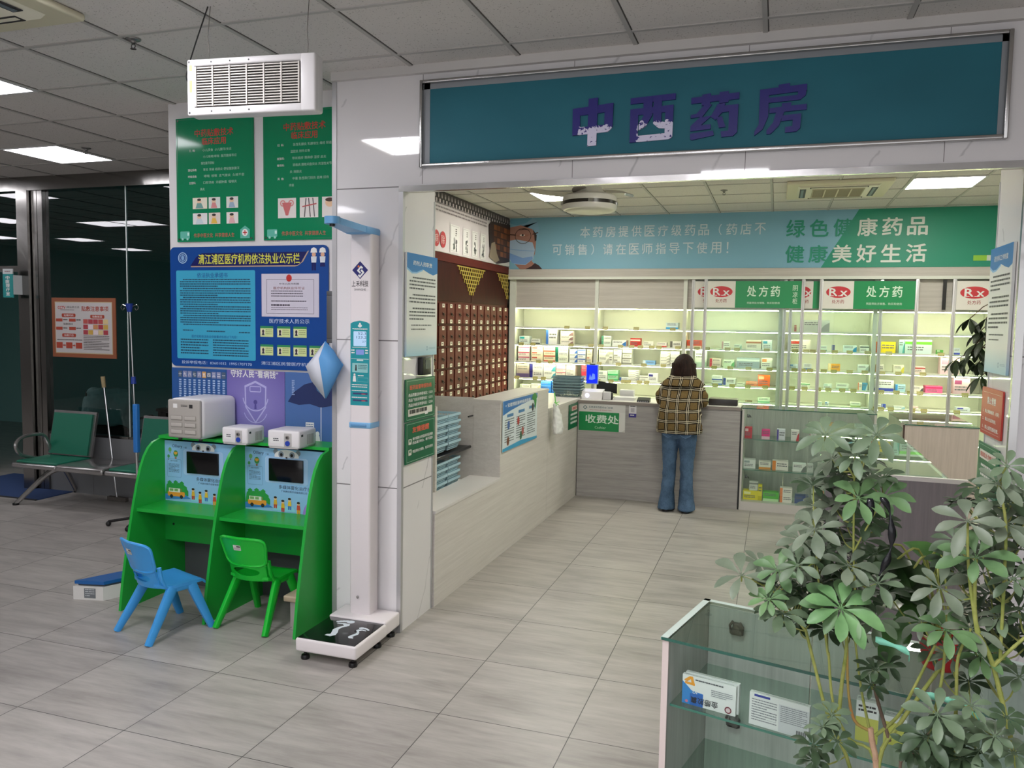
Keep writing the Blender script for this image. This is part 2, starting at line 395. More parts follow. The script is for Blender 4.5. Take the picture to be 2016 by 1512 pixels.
FY, BY = .785, 1.21                                   # front and back of the shop-front wall
XL, XO, XR = -1.015, -.585, 2.36                      # its outer left edge and the two sides of the opening
JOINT = M('#7d7a7a', .7)
b = MB(MARBLE); b.box(XL, XO, FY, BY, 0, H); b.box(XO, XR, FY, FY+.075, 2.49, H); b.box(XR, 6.5, FY, BY, 0, H)
b.use(JOINT)
for z in (.825, 1.652):
    b.box(XL, XO+.0008, FY-.0008, BY, z-.003, z+.003); b.box(XR-.0008, 6.4, FY-.0008, BY-.001, z-.003, z+.003)
b.box(XL, XO, FY-.0008, FY+.01, 2.487, 2.493)
for x in (-.47, .36, 1.2, 2.04): b.box(x-.0015, x+.0015, FY-.0007, FY+.01, 2.5, H)
struct(b.build('wall_front'))
b = MB(ALU)                                           # metal corner trims
for x0, x1 in ((XL-.006, XL+.022), (XO-.022, XO+.004)): b.box(x0, x1, FY-.006, FY+.02, 0, 2.49)
b.box(XL-.006, XL+.022, FY-.006, FY+.02, 2.49, H-.02)
b.use(STEEL).box(XO-.022, XR+.03, FY-.008, FY+.02, 2.462, 2.492); b.box(XR-.004, XR+.028, FY-.006, FY+.02, 0, 2.47)
b.use(ALU).box(XO, XO+.004, BY-.012, BY+.002, 0, 2.47); b.box(XR-.004, XR, BY-.012, BY+.002, 0, 2.47)
b.use(M('#d6d3cc', .6)).box(XO, XR, FY+.02, FY+.078, 2.468, 2.49)
struct(b.build('trim_2'))
b = MB(M('#cfccca', .5)); b.box(XL, 6.4, FY-.03, FY+.005, H-.045, H); struct(b.build('trim_3'))

PW = M('#dddadb', .45)
b = MB(PW); b.box(-2.38, XL+.005, 1.05, 1.25, 0, H); b.box(-2.38, -2.3, 1.25, 2.86, 0, H); b.box(XL-.0, XL+.01, .79, 1.06, 0, H); struct(b.build('wall_left'))
b = MB(M('#56575b', .5)); b.box(-2.385, XL, 1.036, 1.05, 0, .32); struct(b.build('wall_base_shade_left'))  # shade under the booth put in as a dark strip on the wall base
PHW = M('#e4e2da', .6)
b = MB(PHW); b.box(-2.41, 5.1, 7.12, 7.25, 0, H); struct(b.build('wall_back'))
b = MB(PHW); b.box(-2.5, -2.4, 1.25, 7.12, 0, H); struct(b.build('wall_pharmacy_left'))
b = MB(PHW); b.box(5.0, 5.1, BY, 7.12, 0, H); struct(b.build('wall_right'))
b = MB(PHW); b.box(-2.4, -1.976, 1.25, 7.12, 2.49, H); b.box(-1.976, 5., 6.705, 7.12, 2.44, H); struct(b.build('trim_4'))

# glass partition of the treatment room on the left
DW = M('#9fc0bb', .7)
b = MB(DW); b.box(-13, -2.5, 6.6, 6.7, 0, H); struct(b.build('wall_treatment_back'))
b = MB(M('#8b8987', .6)); b.box(-13.1, -13, -7.5, 8, 0, H); struct(b.build('wall_far_left'))
b = MB(M('#77787a', .35)); b.box(-5.56, -2.38, 2.88, 3.0, 0, .575); b.use(JOINT)
for x in (-4.98, -4.33, -3.7, -3.1): b.box(x-.002, x+.002, 2.878, 2.9, 0, .57)
b.box(-5.55, -2.39, 2.878, 2.9, .31, .314); struct(b.build('wall_partition_base'))
b = MB(STEELD); b.box(-13, -2.38, 2.84, 2.98, 2.985, H-.002); struct(b.build('trim_5'))
b = MB(STEELD)
b.box(-5.82, -5.68, 2.82, 2.96, 0, 2.985); struct(b.build('trim_6'))
b = MB(STEELD); b.box(-5.665, -5.60, 2.86, 2.94, 0, 2.985); b.box(-5.592, -5.53, 2.86, 2.94, 0, 2.985); struct(b.build('trim_7'))
b = MB(STEELD); b.box(-7.0, -5.82, 2.86, 2.94, 2.19, 2.25); b.box(-7.1, -7.0, 2.84, 2.96, 0, 2.985); struct(b.build('door_1'))
for k, (x0, x1, z0, z1) in enumerate(((-5.53, -4.535, .6, 2.985), (-4.525, -2.38, .6, 2.985), (-7., -5.82, 2.25, 2.985), (-12.9, -7.1, 0, 2.985))):
    b = MB(STEELD); b.box(x0, x1, 2.88, 2.93, z0-.025, z0); w_ = struct(b.build('window_%d' % (k+1)))
    b = MB(GLASSD); b.box(x0, x1, 2.9, 2.91, z0, z1); b.build('window_pane', w_)
b = MB(M('#c9d2d0', .3)); b.box(-4.535, -4.525, 2.895, 2.915, .6, 2.985); struct(b.build('trim_8'))

b = MB(M('#bdb9b6', .6)); b.box(-13, -4.6, -7.6, -7.5, 0, H); b.box(6.4, 6.5, -7.5, FY, 0, H); struct(b.build('wall_behind'))

# ceiling panels
PAN_H, PAN_L, PAN_R = emit('#fbf9ff', HALL_PANEL, 'hall_panel_light'), emit('#fbf9ff', HALL_PANEL*.33, 'dim_hall_panel_light'), emit('#fffdf0', ROOM_PANEL, 'pharmacy_panel_light')
FRM = M('#dcdcdc', .4)
def panel(x, y, label, mat, group):
    t = thing('ceiling_light', label, 'light', (x+.3, y+.3, H-.012), group)
    b = MB(FRM)
    for q in ((0, .6, 0, .018), (0, .6, .582, .6), (0, .018, .018, .582), (.582, .6, .018, .582)): b.box(x+q[0], x+q[1], y+q[2], y+q[3], H-.012, H-.0005)
    b.build('light_frame', t)
    b = MB(mat); b.box(x+.018, x+.582, y+.018, y+.582, H-.008, H-.001); b.build('diffuser', t)
for x, y, l in ((-4.73, 1.78, 'square ceiling light panel in the hall right before the glass partition'),
                (-3.53, -.02, 'square ceiling light panel cut by the left edge of the photo'),
                (-7.13, 1.78, 'ceiling light panel far left in the hall, next to the partition beam'),
                (-8.33, -.62, 'hall ceiling light mirrored in the partition, left one of the touching pair'),
                (-7.73, -.62, 'hall ceiling light mirrored in the partition, right one of the touching pair'),
                (-10.73, -2.42, 'hall ceiling light mirrored in the glass beside the round lamp'),
                (-11.33, -4.22, 'hall ceiling light mirrored lowest in the glass above the framed poster'),
                (-9.53, -.02, 'hall ceiling light mirrored in the pane above the doorway'),
                (-11.93, -1.82, 'far hall ceiling light mirrored low in the pane above the doorway'),
                (-1.73, -1.22, 'hall ceiling light mirrored in the marble beside the big sign'),
                (1.27, -4.82, 'hall ceiling light behind the viewer near the entrance'),
                (-4.13, -4.22, 'hall ceiling light behind the viewer, far to the left'),
                (-.53, -4.22, 'hall ceiling light behind the viewer, nearest the left'),
                (.67, -3.02, 'hall ceiling light right above the viewer')):
    panel(x, y, l, PAN_L if x < -3 else PAN_H, 'square hall ceiling lights')
for x, y, l in ((-1.13, 4.78, 'square pharmacy ceiling light partly behind the ceiling fan'), (2.47, 4.78, 'square pharmacy ceiling light right of the air conditioner cassette'),
                (.67, 1.78, 'square pharmacy ceiling light just inside the opening, hidden by the lintel'), (3.67, 2.38, 'square pharmacy ceiling light hidden behind the right pillar')):
    panel(x, y, l, PAN_R, 'square pharmacy ceiling lights')

# air conditioner cassettes
CREAM = M('#d8d2b8', .5); CREAMD = M('#b5ad92', .6); CREAML = M('#e6e2cf', .5)
def cassette(cx, cy, label, s=.9):
    t = thing('ceiling_air_conditioner', label, 'air conditioner', (cx, cy, H-.045)); h = s/2
    b = MB(CREAM); b.rbox(cx-h, cx+h, cy-h, cy+h, H-.035, H-.001, .012)
    b.use(CREAML).prism([(cx-h*.78, H-.035), (cx+h*.78, H-.035), (cx+h*.72, H-.05), (cx-h*.72, H-.05)], cy-h*.75, cy+h*.75); b.build('panel', t)
    b = MB(CREAMD); k = h*.5; b.box(cx-k, cx+k, cy-k, cy+k, H-.056, H-.049)
    b.use(M('#8d8570', .7))
    for j in range(15): y = cy-k+.012+j*(2*k-.02)/15; b.box(cx-k+.01, cx+k-.01, y, y+.012, H-.0575, H-.055)
    for j in (-1, 0, 1): b.use(CREAM).box(cx+j*k*.5-.006, cx+j*k*.5+.006, cy-k, cy+k, H-.059, H-.055)
    b.build('intake_grille', t)
    for ax in range(4):
        b = MB(DARK); c0, c1 = h*.62, h*.74; L = h*.55
        q = [(-L, L, -c1, -c0), (-L, L, c0, c1), (-c1, -c0, -L, L), (c0, c1, -L, L)][ax]
        b.box(cx+q[0], cx+q[1], cy+q[2], cy+q[3], H-.0525, H-.049)
        fl = M('#6f7d84', .4) if ax > 1 else CREAML
        if ax < 2: b.use(fl).box(cx+q[0]+.01, cx+q[1]-.01, cy+q[2]+.012, cy+q[3]-.02, H-.055, H-.052)
        else: b.use(fl).box(cx+q[0]+.012, cx+q[1]-.02, cy+q[2]+.01, cy+q[3]-.01, H-.055, H-.052)
        b.build('louvre', t)
cassette(1.87, 5.18, 'cream four-way ceiling air conditioner inside the pharmacy', .92)
cassette(-2.12, -.76, 'cream ceiling air conditioner cut by the top left corner', .95)
# sprinklers
def sprinkler(x, y, label):
    t = thing('fire_sprinkler', label, 'sprinkler', (x, y, H-.055), 'ceiling fire sprinklers')
    b = MB(M('#8c8a88', .35, .7)); b.lathe((x, y, H), [(.036, -.001), (.034, -.006), (.016, -.012), (.012, -.02)]); b.build('rosette', t)
    b = MB(M('#5f5d5b', .4, .6)); b.cyl((x, y, H-.012), (x, y, H-.026), .008)
    for q in (-.011, .011): b.tube([(x, y, H-.022), (x+q, y, H-.03), (x+q, y, H-.04), (x, y, H-.048)], .0025, 6)
    b.cyl((x, y, H-.047), (x, y, H-.05), .014, n=12); b.build('head', t)
sprinkler(-1.68, .03, 'small sprinkler beside the hall air conditioner, upper left'); sprinkler(-4.0, 1.95, 'small sprinkler to the right of the hall ceiling light')
sprinkler(.82, 5.1, 'small sprinkler on the pharmacy ceiling left of the air conditioner')

# retractable ceiling fan with light, blades at rest
fx, fy = -.2, 3.6
t = thing('ceiling_fan', 'white round ceiling fan lamp with swept clear blades inside the pharmacy', 'fan', (fx, fy, 2.72))
b = MB(M('#c9c5bd', .35)); b.lathe((fx, fy, 0), [(.0, 3.115), (.06, 3.115), (.06, 3.06), (.016, 3.05), (.016, 2.96), (.05, 2.955), (.1, 2.935), (.125, 2.895), (.13, 2.87), (0, 2.87)]); b.build('motor_housing', t)
b = MB(M('#d5d1ca', .3)); b.lathe((fx, fy, 0), [(0, 2.872), (.2, 2.872), (.228, 2.855), (.234, 2.835), (.234, 2.812), (.226, 2.812)]); b.use(M('#1d1713', .3)).lathe((fx, fy, 0), [(.226, 2.815), (.229, 2.812), (.229, 2.782), (.222, 2.78)])
b.use(CHROME)
for a in (.2, 1.8, 3.4, 5.): b.box(fx+.222*math.cos(a)-.022, fx+.222*math.cos(a)+.022, fy+.222*math.sin(a)-.014, fy+.222*math.sin(a)+.014, 2.784, 2.81)
b.use(M('#d5d1ca', .3)).lathe((fx, fy, 0), [(.222, 2.784), (.234, 2.782), (.236, 2.765), (.225, 2.74), (.21, 2.735)]); b.build('lamp_ring', t)
b = MB(M('#c4bfb6', .4)); b.lathe((fx, fy, 0), [(.215, 2.742), (.2, 2.73), (.12, 2.722), (0, 2.718)]); b.build('lamp_shade', t)
BL = M('#98908a', .25)
for k, a0 in enumerate((.05, .05+2*PI/3, .05+4*PI/3)):
    b = MB(BL); n = 12; top = []
    for j in range(n+1):
        u = j/n; a = a0+u*1.05; r = .13+.40*u; wd = .055*(1-.35*u)*(1 if u < .92 else .7)
        c = Vector((fx+r*math.cos(a), fy+r*math.sin(a), 2.90+.03*u)); rd = Vector((math.cos(a+.5), math.sin(a+.5), 0)); sd = Vector((-rd.y, rd.x, .35))
        top.append((c-sd*wd, c+sd*wd))
    vs = [tuple(p) for q in top for p in q]+[tuple(p-Vector((0, 0, .004))) for q in top for p in q]; o = 2*(n+1)
    fs = []
    for j in range(n): fs += [(2*j, 2*j+1, 2*j+3, 2*j+2), (o+2*j, o+2*j+2, o+2*j+3, o+2*j+1), (2*j, 2*j+2, o+2*j+2, o+2*j), (2*j+1, o+2*j+1, o+2*j+3, 2*j+3)]
    fs += [(0, o, o+1, 1), (2*n, 2*n+1, o+2*n+1, o+2*n)]
    b.add(vs, fs); b.build('blade', t)
# ================================================================== signs and boards on the shop front
XA, ZA, YA = V(1, 0, 0), V(0, 0, 1), V(0, 1, 0)
TEAL = NT('teal_sign_panel', .55, spec=.3); _p = TEAL.pos(); TEAL.base(TEAL.ramp(TEAL.noise(TEAL.scale(_p, .8, .8, 1.6), 1., 3.), [(.3, '#1f6170'), (.7, '#2a7383')])); TEAL = TEAL.m
def mat_peel():
    t = NT('indigo_letter_peeling', .4); o = t.obj(); X, Y, Z = t.sep(o)
    n = t.noise(o, 22., 5., .65); n2 = t.noise(o, 60., 3.)
    f = t.math('ADD', Z, t.math('MULTIPLY', t.math('SUBTRACT', n, .5), .16)); f = t.math('LESS_THAN', f, .095)
    lx = t.math('GREATER_THAN', t.math('ADD', X, t.math('MULTIPLY', n2, .05)), -.045)
    g = t.math('MULTIPLY', t.math('MULTIPLY', f, lx), t.math('GREATER_THAN', n2, .36))
    t.base(t.mix(g, '#1b1478', '#d9d5ee')); return t.m
PEEL, INDIGO = mat_peel(), M('#1b1478', .4)
t = thing('shop_sign', 'long teal sign board with indigo characters over the pharmacy opening', 'sign', (.9, FY-.01, 2.582))
b = MB(TEAL); b.box(-.455, 2.255, FY-.006, FY-.001, 2.60, 3.015)
b.use(M('#8d9196', .5)).box(-.462, -.425, FY-.008, FY-.001, 2.6, 3.02); b.box(2.237, 2.262, FY-.008, FY-.001, 2.6, 3.02); b.box(-.46, 2.26, FY-.008, FY-.001, 2.993, 3.02)
b.build('sign_panel', t)
b = MB(STEEL)
for q in ((-.478, -.462, 2.582, 3.038), (2.258, 2.276, 2.582, 3.038), (-.462, 2.258, 3.02, 3.038), (-.462, 2.258, 2.582, 2.602)): b.rbox(q[0], q[1], FY-.03, FY-.001, q[2], q[3], .004)
b.build('sign_frame', t)
STROKES = {   # heavy strokes of the four characters, each a polygon in a 100 x 100 box (y down)
 'zhong': [[(0, 20), (18, 18), (19, 75), (0, 76)], [(0, 20), (100, 13), (100, 30), (0, 36)], [(79, 14), (100, 13), (99, 62), (92, 69), (79, 70)], [(0, 60), (99, 56), (97, 65), (88, 72), (0, 76)], [(39, 1), (62, 0), (60, 99), (38, 100)]],
 'xi': [[(0, 4), (100, 0), (100, 13), (0, 17)], [(0, 28), (18, 27), (18, 98), (0, 100)], [(0, 28), (96, 24), (96, 38), (0, 42)], [(78, 25), (96, 24), (95, 92), (88, 97), (78, 97)], [(0, 87), (94, 83), (93, 93), (86, 97), (0, 100)],
        [(29, 10), (49, 9), (49, 44), (36, 66), (20, 74), (20, 60), (30, 44)], [(52, 9), (70, 8), (70, 58), (84, 62), (84, 74), (64, 72), (52, 62)]],
 'yao': [[(0, 9), (100, 4), (100, 18), (0, 22)], [(23, 4), (41, 2), (40, 26), (22, 27)], [(59, 1), (78, 0), (78, 23), (59, 25)], [(28, 26), (44, 26), (24, 52), (44, 50), (22, 69), (43, 68), (43, 78), (0, 81), (0, 70), (20, 51), (0, 53), (0, 46), (12, 44)],
        [(0, 86), (48, 82), (50, 92), (4, 100), (0, 98)], [(56, 26), (72, 25), (66, 44), (52, 60), (42, 52)], [(60, 31), (99, 29), (98, 42), (58, 45)], [(80, 30), (99, 29), (98, 88), (90, 96), (66, 97), (64, 85), (80, 84)], [(54, 54), (66, 53), (74, 76), (60, 77)]],
 'fang': [[(44, 2), (66, 0), (66, 11), (44, 13)], [(8, 9), (99, 4), (99, 17), (8, 22)], [(82, 5), (99, 4), (97, 26), (88, 33), (82, 33)], [(10, 27), (90, 24), (88, 34), (10, 37)], [(8, 10), (26, 9), (26, 64), (16, 88), (0, 100), (0, 92), (8, 78)],
          [(52, 39), (70, 38), (70, 48), (52, 49)], [(28, 47), (100, 43), (100, 54), (28, 57)], [(42, 54), (58, 53), (48, 82), (32, 98), (24, 98), (24, 90), (36, 76)], [(54, 63), (90, 61), (90, 72), (52, 74)], [(74, 62), (90, 61), (89, 90), (82, 96), (60, 97), (60, 86), (74, 85)]]}
for ch, x0, x1, z0, z1, m in (('zhong', .36, .565, 2.648, 2.882, PEEL), ('xi', .65, .868, 2.654, 2.876, PEEL), ('yao', .942, 1.163, 2.650, 2.868, INDIGO), ('fang', 1.237, 1.463, 2.654, 2.884, INDIGO)):
    b = MB(m)
    for j, pg in enumerate(STROKES[ch]): b.prism([(x0+u/100*(x1-x0), z1-v/100*(z1-z0)) for u, v in pg], FY-.016-.0003*j, FY-.0062)
    o = b.build('sign_letter', t, 20, origin=((x0+x1)/2, FY-.0062, z0))
    if m is PEEL: lab(o, 'indigo character with pale peeled patches')

# ---- posters and notice boards of the white wall piece
PY = 1.046
GREEN, RED, RED2 = M('#0c8458', .09), M('#c0312b', .4), M('#a92a2c', .4)
WT, BK, LG = M('#e8e8e6', .4), M('#1d1d20', .5), M('#a9d8c0', .4)
def poster_green(x0, w_, label, right):
    B = Board((x0, PY-.008, 2.245), XA, ZA, w_, .775, GREEN, .006)
    B.up().ring(M('#0e7a52', .3), .012, .01, .988, .99, .004)
    B.up().text('中药贴敷技术', RED, .5, .872, w=.5, bold=.02).text('临床应用', RED, .5, .805, w=.31, bold=.02)
    y = .735
    for lead, rest in ((('儿  科:', '小儿厌食  小儿腹泻/支炎'), ('', '小儿咳嗽/哮喘  腹泻腹痛等症'), ('', '慢性腹泻便秘'), ('消化系统:', '胃炎 胃痛 结肠炎 便秘腹胀腹泻'), ('呼吸系统:', '哮喘  咳嗽  支气管炎  久咳不愈'), ('五官科:', '口腔溃疡  牙龈肿痛  咽喉炎'), ('', '鼻炎')) if not right else
                       (('妇  科:', '急性乳腺炎 乳腺增生 痛经 阴道炎'), ('', '盆腔炎 附件炎等'), ('皮肤科:', '带状疱疹 荨麻疹 湿疹 皮炎'), ('骨伤科:', '颈椎病 腰椎间盘突出 风湿性关节'), ('', '炎 滑膜炎'), ('其  他:', '中暑 急性跌打损伤 面瘫 扭伤'), ('', '疼痛'))):
        if lead: B.text(lead, WT, .215, y, h=.02, bold=.015)
        B.text(rest, LG, .31+.022*len(rest)*.8, y, w=.036*len(rest)*.8, h=.022); y -= .052
    PIC = ['#e9e4d0', '#dfe6e0', '#e3e3df', '#e6e6e6', '#e4d9d0', '#efe6e4']
    if not right:
        for k in range(6):
            u, v = .215+.21*(k % 3)+(.02 if k % 3 == 2 else 0), .265-.125*(k//3); ww = .19 if k % 3 == 0 else .15
            B.rect(M(PIC[k], .4), u, v, u+ww, v+.09); B.up()
            B.ell(M('#e8c6a6', .5), u+ww*.45, v+.06, .016).ell(M('#2b2320', .5), u+ww*.45, v+.073, .015, .008).poly(M(['#6fa09a', '#d98b8b', '#9ab0c8', '#c9d7dd', '#e4b84a', '#e6b1b4'][k], .5), [(u+ww*.2, v+.004), (u+ww*.75, v+.004), (u+ww*.6, v+.046), (u+ww*.3, v+.046)])
            B.d -= .0005
    else:
        for k in range(3):
            u, v = .18+.265*k, .17; B.rect(M('#e9e3df', .4), u, v, u+.22, v+.155); B.up()
            if k == 0:
                B.annulus(M('#d98f8c', .5), u+.06, v+.115, .012, .02).annulus(M('#d98f8c', .5), u+.16, v+.115, .012, .02).poly(M('#cf6f6f', .5), [(u+.05, v+.12), (u+.17, v+.12), (u+.125, v+.02), (u+.095, v+.02)])
            elif k == 1:
                for a, c in ((.05, .07), (.12, .1), (.17, .15)): B.poly(M('#55504e', .5), [(u+a, v+.005), (u+a+.012, v+.005), (u+c+.012, v+.15), (u+c, v+.15)])
                B.poly(M('#c05a5a', .5), [(u+.03, v+.09), (u+.2, v+.11), (u+.2, v+.1), (u+.03, v+.08)])
            else:
                B.ell(M('#efc7a2', .5), u+.09, v+.11, .03, .026).ell(M('#4a2d22', .5), u+.09, v+.132, .03, .012).ell(M('#e6b3b0', .5), u+.19, v+.09, .02)
            B.d -= .0005
    AMB, PINK = M('#5fb7a4', .4), M('#c96a5c', .4)
    B.rect(AMB, .045, .025, .17, .085, .006).ell(M('#9fd8ca', .4), .075, .022, .008).ell(M('#9fd8ca', .4), .14, .022, .008); B.up().rect(M('#c9ece2', .4), .14, .05, .165, .075); B.d -= .0005
    B.text('传承中医文化  共享健康人生', PINK, .49, .05, w=.53, h=.035)
    B.poly(AMB, [(.83, .02), (.95, .02), (.95, .09), (.89, .12), (.83, .09)]); B.up().ell(WT, .89, .065, .022); B.up().rect(RED, .865, .06, .915, .07).rect(RED, .884, .047, .896, .083); B.d -= .001
    for u in (.03, .97):
        for v in (.02, .98): B.ell(CHROME, u, v, .006)
    return tag(B.build('green_poster'), label, 'poster')
poster_green(-2.312, .583, 'green treatment poster with six small pictures, left under the hanging purifier', False)
poster_green(-1.658, .583, 'green treatment poster with three pictures, tucked behind the marble pillar', True)

BLUE, CYAN, NAVY, YEL = M('#0e4590', .3), M('#3aa3c6', .4), M('#12185c', .35), M('#d9d84e', .4)
B = Board((-2.372, PY-.008, 1.447), XA, ZA, 1.17, .765, BLUE, .006, .035)
B.up().annulus(M('#9fc0de', .4), .085, .91, .03, .036).annulus(M('#9fc0de', .4), .085, .91, .02, .024).ell(M('#7fa6cf', .4), .085, .91, .012, .016)
B.poly(M('#b39a86', .4), [(.14, .832), (.80, .832), (.82, .84), (.85, .87), (.885, .955), (.878, .955), (.84, .87), (.81, .846), (.14, .842)])
B.poly(NAVY, [(.135, .842), (.815, .842), (.84, .868), (.872, .948), (.215, .948), (.175, .915)])
B.up().text('清江浦区医疗机构依法执业公示栏', YEL, .51, .897, w=.64, h=.085, bold=.025); B.d -= .0005
for k in (0, 1):                                       # two small uniformed figures
    u = .914+.052*k
    B.ell(M('#d9a98a', .5), u, .925, .014, .014).poly(WT, [(u-.02, .94), (u+.02, .94), (u+.016, .97), (u, .982), (u-.016, .97)]).poly(M('#d8dde3', .4), [(u-.014, .862), (u+.014, .862), (u+.017, .91), (u-.017, .91)])
    B.poly(NAVY, [(u-.013, .8), (u-.002, .8), (u, .86), (u+.002, .8), (u+.013, .8), (u+.013, .862), (u-.013, .862)] if k == 0 else [(u-.016, .83), (u+.016, .83), (u+.012, .862), (u-.012, .862)])
B.rect(CYAN, .04, .065, .555, .805, .01)
B.up().text('依法执业承诺书', M('#1c5a96', .4), .28, .765, w=.2, bold=.02)
INK = M('#234a63', .5)
B.bars(INK, .065, .34, .525, .735, 21, .5, .55, .02); B.bars(INK, .08, .295, .15, .31, 1); B.bars(INK, .24, .29, .36, .305, 1); B.bars(INK, .45, .285, .52, .3, 1)
B.text('医疗机构依法执业自查重点包括以下内容：', M('#1c5a96', .4), .29, .255, w=.3, bold=.01)
B.bars(INK, .065, .095, .25, .232, 6, .45, .7); B.bars(INK, .28, .085, .51, .232, 7, .45, .9)
B.d -= .0005
B.text('投诉举报电话：83601032  19951707170', M('#b9cbe6', .4), .3, .035, w=.46, h=.028)
B.text('医疗技术人员公示', M('#c6d4ea', .4), .765, .395, w=.245, h=.036)
B.text('清江浦区民营医疗机构协会', M('#c6d4ea', .4), .775, .05, w=.37, h=.028)
B.rect(M('#cfcad8', .45), .595, .375+.055, .945, .775)
B.up().ring(M('#5a5666', .5), .625, .455, .915, .73, .0022).ell(RED, .765, .74, .02, .022); B.d += .0005
B.text('医疗机构执业许可证', M('#8a4a4a', .5), .765, .66, w=.19, h=.022); B.text('中华人民共和国', M('#4d4650', .5), .765, .695, w=.12, h=.015)
B.bars(M('#6b6572', .5), .655, .58, .85, .64, 3, .35, .8); B.bars(M('#6b6572', .5), .655, .545, .87, .56, 1, .5); B.bars(M('#4b4552', .5), .655, .51, .77, .53, 1, .6); B.bars(M('#6b6572', .5), .655, .475, .88, .505, 2, .3)
B.d = .0005
for k in range(7):
    u, v = .586+.1*(k % 3)+(.005 if k % 3 else 0), (.265, .115)[k//3] if k < 6 else .115
    if k == 6: u = .888
    B.rect(M('#cfdc9a', .5), u, v, u+.08, v+.085); B.up().rect(M('#2f8a55', .5), u, v+.07, u+.08, v+.088).rect(M('#e4d9cf', .5), u+.008, v+.012, u+.028, v+.06).bars(M('#7c8058', .5), u+.034, v+.012, u+.074, v+.06, 3, .3)
    B.up().ell(M('#3a3330', .5), u+.018, v+.045, .008, .011).poly(M('#2b2f3c', .5), [(u+.009, v+.013), (u+.027, v+.013), (u+.022, v+.033), (u+.014, v+.033)]); B.d -= .001
tag(B.build('notice_board'), 'big blue notice board with cyan text panel and certificate above the green booths', 'notice board')

# lower blue and purple printed boards
LB, PUR, SKY = M('#2b5796', .35), M('#7f6cb0', .35), M('#4c6ea8', .35)
B = Board((-2.376, PY-.004, .95), XA, ZA, .43, .485, LB, .003)
B.up()
for k, ch in enumerate('十九八七六五四三二一'):
    u = .12+.078*k*1.13; c = '#c89a5a' if k == 5 else ('#8a8fb0' if k % 3 else '#4d6078')
    B.rect(M(c, .4), u, .875, u+.072, .96); B.up().text(ch, WT, u+.036, .917, w=.055, bold=.02); B.d -= .0005
    B.bars(M('#a9c1e2', .4), u+.014, .45, u+.058, .85, 13, .6, .8, ch=.05)
tag(B.build('wall_poster'), 'blue poster with ten numbered text columns, behind the grey box on the left booth', 'poster')
def mat_shield():
    m = NT('purple_poster_print', .35); o = m.obj(); X, Y, Z = m.sep(o); d = m.math('SQRT', m.math('ADD', m.math('POWER', X, 2.), m.math('POWER', m.math('SUBTRACT', Z, .25), 2.)))
    m.base(m.ramp(d, [(.02, '#8f86c8'), (.3, '#6d62a8')])); return m.m
B = Board((-1.945, PY-.004, .95), XA, ZA, .43, .485, mat_shield(), .003)
B.up().text('守好人民“看病钱”', WT, .48, .955, w=.82, h=.1, bold=.03)
PL = M('#b9b4e2', .3); PD = M('#524a92', .3)
sh = [(.31, .80), (.5, .87), (.69, .80), (.68, .52), (.5, .31), (.32, .52)]
B.poly(PL, sh); B.up().poly(M('#8078bd', .3), [(.5+(u-.5)*.88, .58+(v-.58)*.9) for u, v in sh]); B.up()
B.annulus(PL, .5, .67, .09, .097, 40, PI*1.05, PI*1.95); B.annulus(PL, .5, .5, .085, .09, 40, PI*1.1, PI*1.9)
B.ell(PD, .5, .59, .014).poly(PD, [(.48, .5), (.52, .5), (.51, .59), (.49, .59)]).ring(PL, .4, .72, .6, .8, .006, .01)
tag(B.build('wall_poster'), 'purple poster with a shield and keyhole, above the small white nebulisers', 'poster')
B = Board((-1.512, PY-.004, .95), XA, ZA, .49, .485, SKY, .003)
UM = M('#23305f', .4)
B.up().poly(UM, [(.04, .62), (.12, .74), (.28, .85), (.46, .9), (.7, .86), (.9, .74), (.98, .62), (.86, .585), (.7, .6), (.52, .565), (.36, .605), (.2, .585)])
B.rect(M('#c9cfe0', .4), .515, .12, .528, .57); B.bars(M('#9fb4da', .4), .1, .7, .14, .9, 9, .6); B.bars(M('#d9c27a', .4), .72, .2, .8, .45, 8, .5)
for u, h_ in ((.36, .2), (.47, .17), (.78, .18)): B.ell(WT, u, .1+h_*.75, .014, .016).poly(WT, [(u-.05, .05), (u+.05, .05), (u+.03, .1+h_*.6), (u-.03, .1+h_*.6)])
B.rect(WT, .3, .25, .42, .37); B.up().bars(LB, .31, .27, .41, .35, 3, .4)
tag(B.build('wall_poster'), 'dusk blue poster with a dark umbrella, right beside the marble pillar', 'poster')

# black holder on the pillar's side and the folded pad hanging from its edge
t = thing('wall_holder', 'black framed brochure holder half hidden behind the marble pillar edge', 'holder', (-1.045, .9, 1.63))
b = MB(M('#6f7073', .35, .6)); b.rbox(-1.07, XL-.0, .80, 1.03, 1.63, 1.655, .003); b.rbox(-1.07, XL, .80, 1.03, 1.9, 1.925, .003); b.rbox(-1.07, XL, .80, .815, 1.655, 1.9, .003); b.rbox(-1.07, XL, 1.015, 1.03, 1.655, 1.9, .003); b.build('holder_frame', t)
b = MB(M('#35302e', .5)); b.box(-1.05, XL, .815, 1.015, 1.655, 1.9); b.build('holder_back', t)
b = MB(M('#3d93c9', .4)); b.box(-1.062, -1.052, .82, 1.012, 1.67, 1.79)
b.use(WT).box(-1.0635, -1.0622, .85, .99, 1.7, 1.725); b.build('blue_card', t)
PADW, PADB = M('#d5d8e2', .6), M('#5a9ad2', .6)
b = MB(PADW)                                           # one sheet folded to a dart: white lining, blue back
A, Bt, Fo = V(-1.044, .745, 1.642), V(-1.012, .69, 1.32), V(-1.03, .655, 1.545)
Lf, Rt, Ll = V(-1.142, .70, 1.497), V(-.912, .70, 1.513), V(-1.112, .705, 1.42)
b.add([A, Lf, Ll, Bt, Fo], [(0, 1, 4), (1, 2, 3, 4)])
